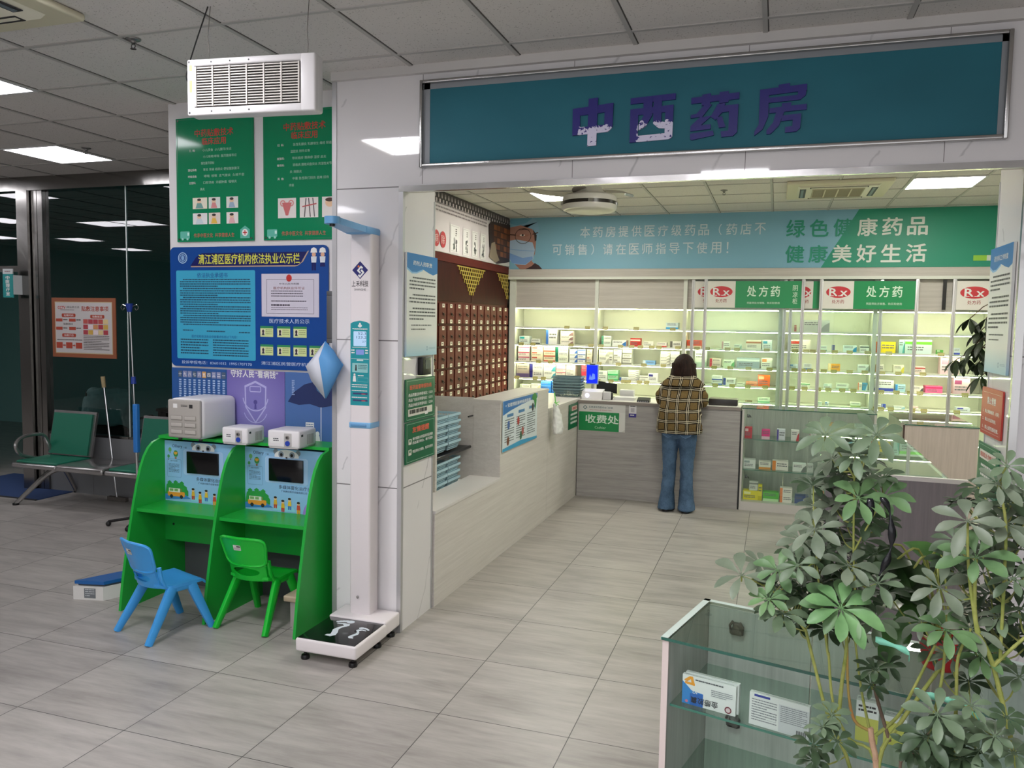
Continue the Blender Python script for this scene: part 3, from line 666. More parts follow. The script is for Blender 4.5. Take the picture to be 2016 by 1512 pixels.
b.use(PADB).add([A, Fo, Bt, Rt, V(-.985, .74, 1.59)], [(0, 1, 4), (1, 2, 3, 4)])
b.add([Ll+V(.004, .012, .02), V(-1.085, .725, 1.36), Bt+V(-.004, .012, .004)], [(0, 1, 2)])
b.add([A, Rt+V(0, .02, 0), Bt+V(0, .014, 0), Lf+V(0, .02, 0)], [(0, 1, 2, 3)])
o = b.build('folded_pad', None, 10); sm = o.modifiers.new('s', 'SOLIDIFY'); sm.thickness = .0025
tag(o, 'folded white and blue pad hanging like a dart beside the tall scale', 'pad')

# ---- notices on the inner face of the left pillar (x = XO, reads along +y)
def mat_fade(name, top, bot, k=.62):
    m = NT(name, .4); X, Y, Z = m.sep(m.obj()); m.base(m.ramp(Z, [(0., bot), (.12, top)])); return m.m
def duties(O, U, W_, H_, label, title):
    B = Board(O, U, ZA, W_, H_, mat_fade('duty_poster', '#dcdedb', '#9cc4d6'), .012)
    BL_ = M('#2f78b8', .35); B.up().poly(BL_, [(0, .86), (.15, .822), (.3, .825), (.5, .86), (.7, .83), (.85, .815), (1, .84), (1, 1), (0, 1)])
    B.poly(M('#8cbce0', .35), [(0, .84), (.15, .805), (.3, .81), (.5, .845), (.5, .86), (.3, .825), (.15, .822), (0, .86)])
    B.up().text(title, WT, .5, .91, w=.62, h=.045, bold=.02); B.d -= .0005
    I = M('#55585a', .5)
    v = .775
    for n in (4, 3, 4):
        B.bars(I, .08, v-.033*n*1.05, .93, v, n, .42, .55, .1, ch=.03); v -= .033*n*1.05+.028
    B.bars(I, .14, v-.02, .8, v, 1, .5, ch=.03); B.bars(I, .14, v-.06, .6, v-.04, 1, .5, ch=.03)
    B.annulus(M('#7a9bb0', .5), .66, .07, .008, .012).bars(M('#7a9bb0', .5), .73, .06, .95, .08, 2, .4)
    return tag(B.build('duty_notice'), label, 'notice')
duties((XO+.005+.012, .806, 1.565), YA, .412, .575, 'white notice with a blue wavy heading on the left pillar, above the black card reader', '药剂人员职责')
t = thing('card_reader', 'small black wall card reader between the notices of the left pillar', 'card reader', (XO+.02, 1.06, 1.455))
b = MB(BLACK); b.rbox(XO+.001, XO+.035, .985, 1.105, 1.452, 1.555, .006); b.build('housing', t)
b = MB(M('#3f454d', .2)); b.box(XO+.035, XO+.0365, 1.02, 1.085, 1.488, 1.54); b.build('reader_screen', t)
DG = M('#0a6340', .3); PAPER = M('#dad9cf', .5)
def green_notice(O, U, W_, H_, label, title, kind, mir=False):
    B = Board(O, U, ZA, W_, H_, DG, .006); B.up().ring(M('#b9d8c6', .4), .04, .04, .96, .96, .0018)
    if kind == 0:
        B.up().text(title, M('#d8604a', .4), .5, .80, w=.74, h=.11, bold=.045)
        for k, s_ in enumerate(('药品质量投诉举报电话：12331', '药品广告投诉举报电话：12315', '药品价格投诉举报电话：12358')): B.text(s_, WT, .5, .62-.12*k, w=.82, h=.08, bold=.03)
        B.rect(PAPER, .08, .12, .9, .29); B.up().bars(M('#3c3c3c', .5), .12, .15, .72, .27, 1, .8, ch=.05).rect(WT, .64, .09, .74, .17)
    elif kind == 1:
        B.up().text(title, M('#d8604a', .4), .5, .80, w=.58, h=.15, bold=.045)
        for v in (.46, .2): B.rect(PAPER, .09, v, .19, v+.14, .004).ell(DG, .14, v+.09, .009)
        B.text('请仔细核对药品和药品数量', WT, .57, .58, w=.7, h=.075, bold=.03).text('药品离开柜台，概不退换', WT, .57, .48, w=.7, h=.075, bold=.03).text('凭医师处方销售、购买和使用', WT, .57, .27, w=.7, h=.075, bold=.03)
    else:
        B.up().rect(PAPER, .1, .68, .9, .86); B.up().text(title, RED, .5, .77, w=.7, h=.1, bold=.03); B.bars(WT, .2, .1, .85, .58, 5, .5, .7, ch=.06)
    return tag(B.build('green_notice'), label, 'notice')
green_notice((XO+.005+.006, .812, 1.196), YA, .4, .24, 'green complaint hotline notice with a taped white strip, under the card reader', '医药监督举报热线', 0)
green_notice((XO+.005+.006, .815, .955), YA, .4, .235, 'green reminder notice, lowest on the left pillar', '友情提醒', 1)
# ---- right pillar inner face (x = XR, faces -x)
duties((XR-.014, 1.24, 1.565), -YA, .39, .59, 'white notice in a metal frame high on the right pillar', '药剂科工作制度')
B = Board((XR-.010, 1.262, 1.265), -YA, ZA, .375, .225, M('#b5332c', .35), .008, .012)
B.up().rect(WT, .06, .9, .94, .905).text('禁止销售', WT, .5, .74, w=.42, h=.16, bold=.04)
for k, s_ in enumerate(('1、禁止销售假药、劣药；', '2、禁止无证购销；', '3、禁止超范围经营。')): B.text(s_, WT, .5 if k != 1 else .43, .5-.17*k, w=.8 if k != 1 else .66, h=.085, bold=.04)
B.rect(WT, .06, .07, .94, .075); tag(B.build('red_notice'), 'red prohibition notice on the right pillar under the framed white notice', 'notice')
green_notice((XR-.010, 1.27, .98), -YA, .375, .24, 'green notice on the right pillar below the red one, behind leaves', '医保定点 价格公示', 2)

# ---- framed poster on the partition glass
B = Board((-5.472, 2.892, 1.352), XA, ZA, .80, .585, M('#8f5235', .45), .008)
B.up().rect(M('#bba682', .5), .05, .065, .95, .935); B.up().rect(M('#bfbab9', .45), .06, .08, .94, .92).up()
TX = M('#a8402c', .5); IK = M('#4d4442', .5)
B.text('CCTV', M('#c03026', .4), .16, .835, w=.125, h=.05, bold=.04).text('|国品质之选', IK, .34, .84, w=.2, h=.04).text('贴敷注意事项', TX, .685, .82, w=.42, h=.085, bold=.02).bars(IK, .14, .785, .36, .8, 1, .6)
for u, v, s_ in ((.27, .705, '贴敷时间'), (.72, .69, '贴敷禁忌'), (.27, .37, '贴敷穴位')): B.rect(TX, u-.11, v-.03, u+.11, v+.03, .012); B.up().text(s_, WT, u, v, w=.15, h=.035); B.d -= .0005
for v in (.6, .46):
    for u in (.06, .27): B.rect(TX, u+.005, v, u+.11, v+.05); B.bars(IK, u+.12, v+.01, u+.19, v+.04, 1, .6)
B.text('贴敷期间', IK, .26, .56, w=.15, h=.035); B.bars(IK, .08, .28, .48, .3, 1, .7)
for k in range(3): B.rect(TX, .065+.155*k, .15, .165+.155*k, .25)
for k in range(2): B.poly(TX, [(.17+.155*k, .19), (.2+.155*k, .19), (.2+.155*k, .175), (.216+.155*k, .2), (.2+.155*k, .225), (.2+.155*k, .21), (.17+.155*k, .21)])
pr = random.Random(3)
for r_ in range(3):
    for k in range(5): B.rect(M(pr.choice(['#c9a24a', '#b8504a', '#d8c08a', '#e0d0d4', '#a83a44', '#c98a5a']), .5), .5+.078*k, .57-.09*r_, .572+.078*k, .645-.09*r_)
B.bars(IK, .5, .12, .9, .37, 9, .35, .7)
tag(B.build('framed_poster'), 'brown framed poster with red text boxes on the dark partition glass', 'poster')
# hanging room sign by the doorway
TE = M('#1f8d8d', .4)
t = thing('room_sign', 'small teal room sign jutting from the steel post at far left', 'sign', (-5.83, 2.75, 1.93))
B = Board((-5.9, 2.72, 1.93), XA, ZA, .13, .23, TE, .012); B.up().text('中医理疗室', WT, .5, .5, w=.4, h=.86, bold=.03, vert=True); B.build('sign_plate', t)
B = Board((-5.9, 2.722, 2.16), XA, ZA, .125, .05, M('#cfd3d3', .4), .012); B.up().bars(M('#8a6a6a', .5), .2, .3, .8, .6, 1, .6); B.build('white_header', t)
b = MB(M('#c9cdcd', .4)); b.box(-5.785, -5.765, 2.725, 2.82, 1.96, 2.15); b.build('bracket', t)
# ================================================================== hanging air purifier, booths, chairs, scales
PLAS = M('#e4e1e2', .35); CREAMP = M('#d8d3cc', .45)
ux0, ux1, uy0, uy1, uz0, uz1 = -1.122, -.513, -.23, -.15, 2.642, 2.882
t = thing('air_purifier', 'white slotted air purifier box hung by wires above the green posters', 'air purifier', ((ux0+ux1)/2, -.19, uz0))
b = MB(PLAS); b.rbox(ux0, ux1, uy0+.012, uy1, uz0, uz1, .012)
for q in ((ux0, ux0+.04, uz0, uz1), (ux1-.07, ux1, uz0, uz1), (ux0+.03, ux1-.06, uz0, uz0+.035), (ux0+.03, ux1-.06, uz1-.03, uz1)): b.rbox(q[0], q[1], uy0, uy0+.03, q[2], q[3], .008)
b.use(M('#35302d', .7)).box(ux0+.035, ux1-.065, uy0+.0115, uy0+.013, uz0+.03, uz1-.028)
b.use(DARK)
for x in (ux0+.12, ux0+.21, ux0+.3):
    for z in (uz0+.016, uz1-.015): b.cyl((x, uy0+.001, z), (x, uy0-.001, z), .004, n=8)
for z in (uz0+.012, uz1-.012): b.cyl((ux0+.012, uy0+.001, z), (ux0+.012, uy0-.001, z), .005, n=8)
b.build('housing', t)
b = MB(CREAMP)
gx0, gx1, gz0, gz1 = ux0+.045, ux1-.075, uz0+.042, uz1-.038
for k in range(15): z = gz0+(gz1-gz0)*k/14; b.box(gx0, gx1, uy0+.0, uy0+.006, z-.0021, z+.0021)
for k in range(7): x = gx0+(gx1-gx0)*k/6; b.box(x-.003, x+.003, uy0-.003, uy0+.003, gz0-.004, gz1+.004)
b.build('front_grille', t)
b = MB(M('#d9cf6a', .5)); b.box(ux0+.014, ux0+.026, uy0-.0012, uy0-.0002, uz0+.1, uz0+.15); b.box(ux0+.014, ux0+.026, uy0-.0012, uy0-.0002, uz0+.19, uz0+.215); b.build('warning_label', t)
for x, dx in ((ux0+.075, .012), (ux1-.06, .008)):
    b = MB(M('#6a655f', .5, .5))
    b.tube([(x, -.18, uz1-.002), (x+dx*.4, -.18, uz1+.05), (x-dx*.2, -.18, uz1+.11), (x+dx, -.18, H)], .0016, 6); b.build('hanging_wire', t)
b = MB(BLACK); P = smooth([(ux0+.075, -.18, H), (ux0+.05, -.18, 3.06), (ux0+.005, -.18, 2.95), (ux0-.028, -.18, 2.86), (ux0-.036, -.18, 2.82), (ux0-.02, -.18, 2.795), (ux0+.006, -.18, 2.79)], 4); b.tube(P, .003, 6); b.build('power_cord', t)
t.rotation_euler = (0, 0, .10)

# ---- two-seat green inhalation booth
GR, GRD = M('#22a83e', .32, 0, .4), M('#1c9a3a', .35)
t = thing('treatment_booth', 'bright green two-seat children booth with curved side panels and screens', 'booth', (-1.69, .76, 0))
prof = [(.487, 0), (.513, .18), (.55, .37), (.578, .5), (.605, .62), (.64, .755), (.668, .84), (.698, .905), (.735, .955), (.775, .985), (.83, 1.0), (1.035, 1.0), (1.035, 0)]
for x in (-2.295, -1.69, -1.085):
    b = MB(GR); b.prism(prof, x-.009, x+.009, 'x'); b.build('side_panel', t)
for x0, x1, z in ((-2.286, -1.699, 0), (-1.681, -1.094, 0)):
    b = MB(GR); b.box(x0, x1, .625, .875, .578, .598); b.build('desktop', t)
    b = MB(GRD); b.box(x0, x1, .862, .88, .345, .577); b.build('back_panel', t)
b = MB(BLACK); b.cyl((-2.22, .862, .45), (-2.22, .8605, .45), .008, n=12); b.build('cable_hole', t)
b = MB(GR); b.box(-2.304, -1.076, .835, 1.035, 1.0, 1.018); b.build('top_shelf', t)
SKYB = NT('booth_print_sky', .3); X, Y, Z = SKYB.sep(SKYB.obj()); SKYB.base(SKYB.ramp(Z, [(.0, '#c5dcf0'), (.35, '#8fbfe6')])); SKYB = SKYB.m
for x0 in (-2.286, -1.681):
    B = Board((x0, .868, .598), XA, ZA, .587, .385, SKYB, .004)
    dk, wt = M('#26305c', .4), M('#e9eaea', .35)
    B.up().text('Olliery', dk, .165, .91, w=.13, bold=.01).text('Y°雾', dk, .27, .9, w=.04)
    for u, v, r_, c in ((.07, .85, .012, '#6fae6a'), (.05, .74, .009, '#4d9a5a')): B.ell(M(c, .4), u, v, r_, r_*1.2).poly(M('#8a6a3a', .4), [(u-.006, v-.06), (u+.006, v-.06), (u+.004, v-.04), (u-.004, v-.04)])
    B.ell(M('#3f8f4a', .4), .145, .79, .018, .021); B.up().poly(M('#e3a23c', .4), [(.12, .82), (.17, .82), (.165, .79), (.145, .77), (.125, .79)]).poly(M('#9a6a35', .4), [(.135, .705), (.155, .705), (.158, .73), (.132, .73)]); B.d -= .0005
    # plain panda peeping over the screen
    ear = M('#7d8894', .4)
    B.ell(ear, .375, .955, .017).ell(ear, .64, .95, .017); B.up().ell(wt, .505, .89, .085, .04); B.up().ell(M('#8e99a8', .4), .44, .915, .019, .02).ell(M('#8e99a8', .4), .57, .912, .019, .02); B.up().ell(BLACK, .443, .912, .01).ell(BLACK, .567, .91, .01).ell(M('#4a4a52', .4), .505, .868, .007, .005); B.d -= .0015
    B.up().rect(M('#a5cbee', .3), .25, .46, .755, .87, .014); B.up().ring(M('#c4def5', .3), .25, .46, .755, .87, .0015, .014); B.d -= .001
    B.ring(M('#4f78a8', .4), .03, .40, .215, .70, .0014, .008).bars(M('#4a5e7a', .4), .05, .47, .19, .62, 7, .35, .7, ch=.012).text('操作说明', M('#4a5e7a', .4), .12, .67, w=.09, h=.025)
    B.text('多媒体雾化治疗台', M('#2d2f4a', .4), .60, .40, w=.38, h=.062).text('广州奥伦医疗设备有限公司', M('#3b4a6e', .4), .59, .335, w=.31, h=.032)
    TR = M('#2f9a48', .4)
    for u, h_ in ((.02, .28), (.06, .34), (.1, .30), (.14, .35), (.18, .31), (.22, .34), (.26, .27)):
        B.poly(TR, [(u-.045, .1), (u+.045, .1), (u+.045, h_-.09), (u+.025, h_-.05), (u+.03, h_-.03), (u, h_), (u-.03, h_-.03), (u-.025, h_-.05), (u-.045, h_-.09)] if u > .04 else [(u-.02, .1), (u+.045, .1), (u+.045, h_-.09), (u, h_)])
    B.up().poly(M('#3f82c9', .4), [(0, .02), (.34, .06), (.24, .14), (0, .11)]).poly(M('#8fd0e8', .4), [(.34, .02), (.62, .02), (.58, .1), (.36, .1)])
    B.up().rect(M('#e89a3a', .4), .035, .08, .26, .16, .008).rect(M('#dfe3d8', .4), .05, .15, .2, .215); B.up().rect(M('#c9752c', .4), .21, .15, .215, .21).ell(DARK, .085, .078, .012).ell(DARK, .215, .078, .012).rect(M('#7fae6a', .4), .06, .165, .11, .205).rect(M('#7fae6a', .4), .125, .165, .17, .205); B.d -= .0005
    pu = M('#b387cf', .4)
    for r_, c in ((.095, '#a17ccf'), (.078, '#c08fd6'), (.061, '#8fb6e6'), (.044, '#c6a3e0'), (.026, '#8a6fc4')): B.annulus(M(c, .4), .86, .0, r_-.017, r_, 24, 0, PI)
    for k, (u, h_, c1, c2) in enumerate(((.37, .215, '#e0b23c', '#c0472f'), (.46, .17, '#e3b32f', '#c23b2f'), (.54, .21, '#e8c23a', '#3f78c0'), (.645, .16, '#c94a3a', '#dba23a'))):
        B.ell(M('#edc49a', .5), u, h_, .0105).poly(M(c1, .5), [(u-.022, h_-.1), (u+.022, h_-.1), (u+.016, h_-.025), (u-.016, h_-.025)]).poly(M(c2, .5), [(u-.018, h_-.16), (u-.003, h_-.16), (u, h_-.1), (u+.003, h_-.16), (u+.018, h_-.16), (u+.02, h_-.1), (u-.02, h_-.1)]); B.up().ell(M('#2b2018', .5), u, h_+.012, .011, .007); B.d -= .0005
    B.rect(dk, .76, .25, .83, .285, .004).poly(dk, [(.77, .2), (.83, .2), (.8, .235)])
    po = B.build('printed_panel', t)
    b = MB(M('#0c0c10', .12)); sx0, sx1 = x0+.587*.30, x0+.587*.705; b.rbox(sx0, sx1, .857, .868, .598+.385*.49, .598+.385*.845, .002); b.build('screen', t)

# ---- three devices on the booth top
t = thing('medical_cabinet', 'large rounded grey-white box with a rubbed front panel on the left of the booth top', 'device', (-1.98, .82, 1.018))
b = MB(PLAS); b.rbox(-2.11, -1.86, .70, 1.035, 1.03, 1.275, .035, 5); b.build('housing', t)
b = MB(M('#a9a49d', .5)); b.rbox(-2.103, -1.867, .692, .72, 1.037, 1.268, .011, 4); b.build('front_panel', t)
for r_ in range(3):
    for c in range(2):
        x, z = -2.045+.1*c-.0, 1.075+.042*r_; b = MB(M('#8d8881', .5)); b.rbox(x-.032, x+.052, .6885, .6925, z-.014, z+.014, .0018)
        b.use(M('#b4afa8', .45)).rbox(x-.029, x+.049, .687, .6925, z-.011, z+.011, .0017); b.build('recessed_button', t)
B = Board((-2.06, .6918, 1.215), XA, ZA, .15, .03); B.rect(WT, 0, .1, .2, .95).rect(DARK, .78, .15, .95, .9).bars(DARK, .38, .3, .7, .8, 2, .5); B.build('front_label', t)
for x in (-2.06, -1.91):
    for y in (.75, .99): b = MB(DARK); b.cyl((x, y, 1.018), (x, y, 1.032), .012, n=10); b.build('rubber_foot', t)
def nebuliser(x, y, w_, d, h, rz, label):
    t = thing('nebuliser', label, 'nebuliser', (0, 0, 1.018), 'nebulisers on the booth top')
    b = MB(PLAS); b.rbox(-w_/2, w_/2, -d/2, d/2, 1.022, 1.018+h, .012); b.use(M('#c3c0bd', .5)).box(-w_/2+.01, w_/2-.01, -d/2+.004, d/2-.004, 1.018, 1.024); b.build('housing', t)
    b = MB(M('#b9b6b4', .4)); b.rbox(.005, .055, -d/2-.002, -d/2+.01, 1.03, 1.018+h*.86, .004); b.build('control_panel', t)
    b = MB(M('#2341a8', .3)); b.cyl((.03, -d/2+.0, 1.018+h*.3), (.03, -d/2-.006, 1.018+h*.3), .015, n=20); b.build('blue_button', t)
    b = MB(M('#8f8a86', .4, .5)); b.cyl((.03, -d/2, 1.018+h*.63), (.03, -d/2-.01, 1.018+h*.63), .011, n=16); b.use(DARK).cyl((.03, -d/2-.01, 1.018+h*.63), (.03, -d/2-.0105, 1.018+h*.63), .006, n=12); b.build('air_outlet', t)
    B = Board((-w_*.4, -d/2-.0005, 1.05), XA, ZA, w_*.3, .03); B.rect(WT, 0, 0, 1, 1).up().bars(M('#4a4c52', .5), .3, .2, .9, .9, 2, .5); B.build('paper_label', t)
    b = MB(M('#8f8b88', .6))
    for k in range(9): b.box(w_/2-.0005, w_/2+.0005, -d*.05+.009*k*d/.2, -d*.05+.004+.009*k*d/.2, 1.035, 1.018+h*.72)
    b.build('side_vents', t)
    b = MB(DARK); b.box(w_/2-.0005, w_/2+.0008, -d*.38, -d*.28, 1.018+h*.66, 1.018+h*.78); b.build('power_switch', t)
    t.location = (x, y, 1.018); t.rotation_euler = (0, 0, rz)
    for c in t.children: c.location.z = 0
    return t
nebuliser(-1.64, .80, .18, .17, .10, 0., 'small white nebuliser with a blue button beside the large grey-white box')
nebuliser(-1.30, .80, .205, .2, .105, .06, 'white nebuliser with side vents at the right end of the booth top')

# ---- children's plastic chairs
def chair(name_label, m, loc, rz, sticker):
    t = thing('child_chair', name_label, 'chair', (0, 0, 0))
    n, k = 12, 10                                      # backrest: a curved shell flaring at the top, with a slot below
    def shell(fz0, fz1, wf, thick=.008):
        vs = []; 
        for i in range(k+1):
            v = i/k; z = fz0+(fz1-fz0)*v; hw = wf(v)
            for j in range(n+1):
                u = -1+2*j/n; y = -.13-.075*(z-.27)/.26+.035*u*u; vs.append((u*hw, y, z+(.0 if v < 1 else -.012*u**4)))
        N = len(vs); vs2 = [(x, y-thick, z) for x, y, z in vs]; w_ = n+1
        fs = [(i*w_+j, i*w_+j+1, (i+1)*w_+j+1, (i+1)*w_+j) for i in range(k) for j in range(n)]
        fs2 = [tuple(N+q for q in f[::-1]) for f in fs]; e = []
        ring = [j for j in range(w_)]+[i*w_+n for i in range(1, k+1)]+[k*w_+j for j in range(n-1, -1, -1)]+[i*w_ for i in range(k-1, 0, -1)]
        for a, c in zip(ring, ring[1:]+ring[:1]): e.append((c, a, N+a, N+c))
        return vs+vs2, fs+fs2+e
    b = MB(m); b.add(*shell(.375, .54, lambda v: .128+.024*v))
    pts = []
    for i in range(40):                                # rim round the backrest
        a = 2*PI*i/40; ca, sa = math.cos(a), math.sin(a); u = math.copysign(abs(ca)**.35, ca); v = .5+.5*math.copysign(abs(sa)**.35, sa)
        z = .375+.165*v; pts.append((u*(.13+.024*v), -.134-.075*(z-.27)/.26+.035*u*u, z))
    b.tube(pts, .009, 8, True); b.build('backrest', t)
    b = MB(m)                                          # neck joining back and seat, with an oval opening
    ov = []
    for i in range(28):
        a = 2*PI*i/28; u = .72*math.cos(a); z = .337+.026*math.sin(a); ov.append((u, z))
    out = [(math.copysign(min(1, abs(math.cos(2*PI*i/28)*1.45)), math.cos(2*PI*i/28)), .337+max(-.055, min(.045, .09*math.sin(2*PI*i/28)))) for i in range(28)]
    def pos(u, z, d): return (u*(.122+.02*(z-.28)), -.13-.075*(z-.27)/.26+.035*u*u-d, z)
    q = [pos(u, z, d) for d in (0, .009) for u, z in ov]+[pos(u, z, d) for d in (0, .009) for u, z in out]
    f = []
    for i in range(28):
        j = (i+1) % 28; f += [(i, j, 56+j, 56+i), (28+j, 28+i, 84+i, 84+j), (j, i, 28+i, 28+j), (56+i, 56+j, 84+j, 84+i)]
    b.add(q, f)
    for s_ in (-1, 1): b.tube([(s_*.128, -.112, .40), (s_*.127, -.098, .33), (s_*.13, -.075, .285), (s_*.135, -.02, .268)], .013, 8)
    b.build('back_neck', t)
    b = MB(m)                                          # seat: dished slab
    G = 10; vs = []
    for d in (0, .016):
        for i in range(G+1):
            for j in range(G+1):
                u, v = -1+2*i/G, -1+2*j/G; hw = .148-.012*(v < -.5); x = u*hw*(1-.05*max(0, abs(v)-.8)*5*abs(u)); y = .02+v*.145*(1-.06*max(0, abs(u)-.8)*5*abs(v))
                z = .288-.016*(1-u*u)*(1-v*v)-(.02*max(0, v-.8)/.2)+.02*max(0, -v-.7)/.3; vs.append((x, y, z-d))
    W1 = G+1; N = W1*W1; fs = [(i*W1+j, (i+1)*W1+j, (i+1)*W1+j+1, i*W1+j+1) for i in range(G) for j in range(G)]
    fs += [tuple(N+q_ for q_ in f_[::-1]) for f_ in list(fs)]
    ring = [i*W1 for i in range(W1)]+[G*W1+j for j in range(1, W1)]+[i*W1+G for i in range(G-1, -1, -1)]+[j for j in range(G-1, 0, -1)]
    fs += [(c, a, N+a, N+c) for a, c in zip(ring, ring[1:]+ring[:1])]
    b.add(vs, fs); b.build('seat', t)
    for s_ in (-1, 1):
        for yy, y0 in ((-1, -.02), (1, .05)):
            b = MB(m); p0, p1 = V(s_*.132, y0+yy*.02, .272), V(s_*.168, -.20 if yy < 0 else .175, 0.)
            d = (p1-p0); a = V(1, 0, 0); c_ = d.cross(a).normalized(); a = c_.cross(d).normalized(); vs = []
            for p, ra, rc in ((p0, .017, .03), (p0+d*.5, .016, .026), (p1, .016, .021)):
                for i in range(12):
                    an = 2*PI*i/12; vs.append(tuple(p+a*math.copysign(abs(math.cos(an))**.6, math.cos(an))*ra+c_*math.copysign(abs(math.sin(an))**.6, math.sin(an))*rc))
            vs = [(x, y, max(z, 0) if i >= 24 else z) for i, (x, y, z) in enumerate(vs)]
            b.add(vs, [(r_*12+i, r_*12+(i+1) % 12, (r_+1)*12+(i+1) % 12, (r_+1)*12+i) for r_ in range(2) for i in range(12)]+[tuple(range(12))[::-1], tuple(range(24, 36))]); b.build('leg', t)
        b = MB(m); b.rbox(s_*.134-.012, s_*.134+.012, -.055, .085, .246, .276, .008); b.build('side_rail', t)
    B2 = Board((sticker-.03, -.1965, .468), XA, V(0, -.288, 1), .05, .033); B2.rect(M('#dcd8d2', .5), 0, 0, 1, 1).up().rect(M('#3d3a3a', .5), .45, .6, .95, .88).bars(M('#8a8580', .5), .08, .1, .9, .48, 3, .4); B2.build('sticker', t)
    t.location = loc; t.rotation_euler = (0, 0, rz); return t
chair('small sky blue plastic child chair turned at the left booth seat', M('#3f9be0', .32, 0, .5), (-1.845, .375, 0), -.33, -.012)
chair('small vivid green plastic child chair at the right booth seat', M('#14b832', .3, 0, .5), (-1.415, .665, 0), -.03, -.01)
# low wooden stool under the right desk
t = thing('low_stool', 'low pale wooden stool tucked beside the green chair under the right desk', 'stool', (-1.19, .72, 0))
WD = mat_wood('raw_pine', '#a58f78', '#cbb8a2', 3., 3., 30.)
b = MB(WD); b.rbox(-1.245, -1.10, .62, .84, .15, .185, .008); b.build('seat', t)
for y in (.64, .79): b = MB(M('#a49e9a', .6)); b.box(-1.21, -1.125, y, y+.02, 0, .15); b.build('leg', t)

# ---- tall height and weight scale
t = thing('height_scale', 'tall white height and weight scale with black footprint platform in front of the marble pillar', 'scale', (-.74, .47, 0))
SW = M('#e6dfe0', .3)
b = MB(SW); b.rbox(-.928, -.572, .262, .60, .048, .118, .012, 4); b.rbox(-.925, -.575, .585, .765, .05, .13, .012, 4); b.build('platform', t)
BG = M('#101214', .08, 0, .6)
b = MB(BG); b.rbox(-.917, -.585, .272, .605, .1165, .121, .0015); pl = b.build('platform_top', t)
B = Board((-.917, .272, .1212), XA, YA, .332, .333); FT = M('#c9d3da', .4)
def foot(cx, cy, s_, fl):
    def p(u, v): return (cx+fl*u*s_, cy+v*s_)
    sole_o = [(-.12, -.5), (.05, -.52), (.14, -.40), (.1, -.22), (.02, -.05), (.04, .1), (.16, .24), (.12, .36), (-.05, .38), (-.22, .34)]
    sole_i = [(-.24, .29), (-.06, .3), (.02, .22), (-.08, .06), (-.12, -.1), (-.06, -.25), (-.02, -.38), (-.1, -.42)]
    a = [p(*q) for q in sole_o]; c = [p(*q) for q in sole_i]
    B.poly(FT, a[:6]+[c[3], c[4], c[5], c[6], c[7]]); B.poly(FT, [a[5], a[6], a[7], a[8], a[9], c[0], c[1], c[2], c[3]])
    for k, (u, v, r_) in enumerate(((.06, .5, .036), (-.06, .51, .024), (-.14, .49, .021), (-.21, .455, .019), (-.27, .41, .016))): q = p(u, v); B.ell(FT, q[0], q[1], r_*s_*1.1*.9, r_*s_*.9)
foot(.42, .52, .62, 1); foot(.78, .45, .42, -1); B.build('footprints', pl)
for x in (-.89, -.61):
    for y in (.30, .56, .72):
        b = MB(BLACK); b.lathe((x, y, 0), [(.022, 0), (.024, .01), (.02, .022), (.008, .026), (.007, .05)], 16); b.build('foot', t)
b = MB(SW); b.rbox(-.836, -.708, .655, .755, .12, 2.235, .012, 4); po = b.build('column', t)
b = MB(M('#6aa9dc', .35)); b.rbox(-.840, -.704, .60, .760, 2.222, 2.262, .012, 4)
b.add([(-.838, .62, 2.225), (-.706, .62, 2.225), (-.742, .38, 2.245), (-.808, .38, 2.245), (-.838, .62, 2.258), (-.706, .62, 2.258), (-.742, .38, 2.278), (-.808, .38, 2.278)], [(0, 1, 2, 3)[::-1], (4, 5, 6, 7), (0, 4, 7, 3)[::-1], (1, 2, 6, 5), (2, 3, 7, 6), (0, 1, 5, 4)])
b.cyl((-.775, .375, 2.244), (-.775, .375, 2.28), .04, n=24); b.build('measuring_arm', t)
b = MB(BLACK); b.cyl((-.775, .375, 2.232), (-.775, .375, 2.246), .014, n=16); b.build('sensor', t)
b = MB(M('#7db4dd', .35)); b.rbox(-.839, -.705, .651, .758, 1.172, 1.205, .006); b.use(M('#5d93c0', .3)).rbox(-.826, -.73, .644, .655, 1.181, 1.195, .004); b.build('column_band', t)
B = Board((-.829, .6545, 1.915), XA, ZA, .112, .165)
IN2 = M('#26266e', .35); B.poly(IN2, [(.5, .42), (.93, .71), (.5, 1.), (.07, .71)]); B.up().poly(WT, [(.33, .70), (.55, .86), (.66, .79), (.6, .745), (.55, .78), (.45, .70), (.55, .63), (.5, .59), (.38, .66)]).poly(WT, [(.52, .70), (.62, .63), (.5, .54), (.44, .58), (.38, .53), (.5, .46), (.74, .63), (.6, .74)]).ell(M('#d8743a', .4), .42, .83, .006)
B.text('上禾科技', BK, .5, .27, w=.9, h=.2, bold=.01).text('SHANGHE', M('#55555a', .5), .5, .08, w=.62, h=.07); B.build('maker_logo', t)
B = Board((-.831, .6545, 1.298), XA, ZA, .116, .462)
TQ = M('#1a929c', .35); B.poly(TQ, [(0, 0), (1, 0), (1, .965), (.85, .985), (.5, 1), (.15, .985), (0, .965)]); B.up()
B.ell(WT, .5, .965, .005).ell(WT, .5, .94, .012, .009).bars(WT, .1, .895, .9, .908, 1, .7)
B.text('身高体重测量仪', WT, .5, .9, w=.6, h=.012)
scr = emit('#b9d6f5', 1.0, 'lcd_light'); B.rect(scr, .16, .70, .84, .875, .004); B.up().text('52.3', M('#33507a', .4), .62, .85, w=.42, h=.03).text('123.2', M('#33507a', .4), .58, .805, w=.52, h=.03).text('27', M('#6d8fbb', .4), .72, .755, w=.2, h=.022); B.d -= .0005
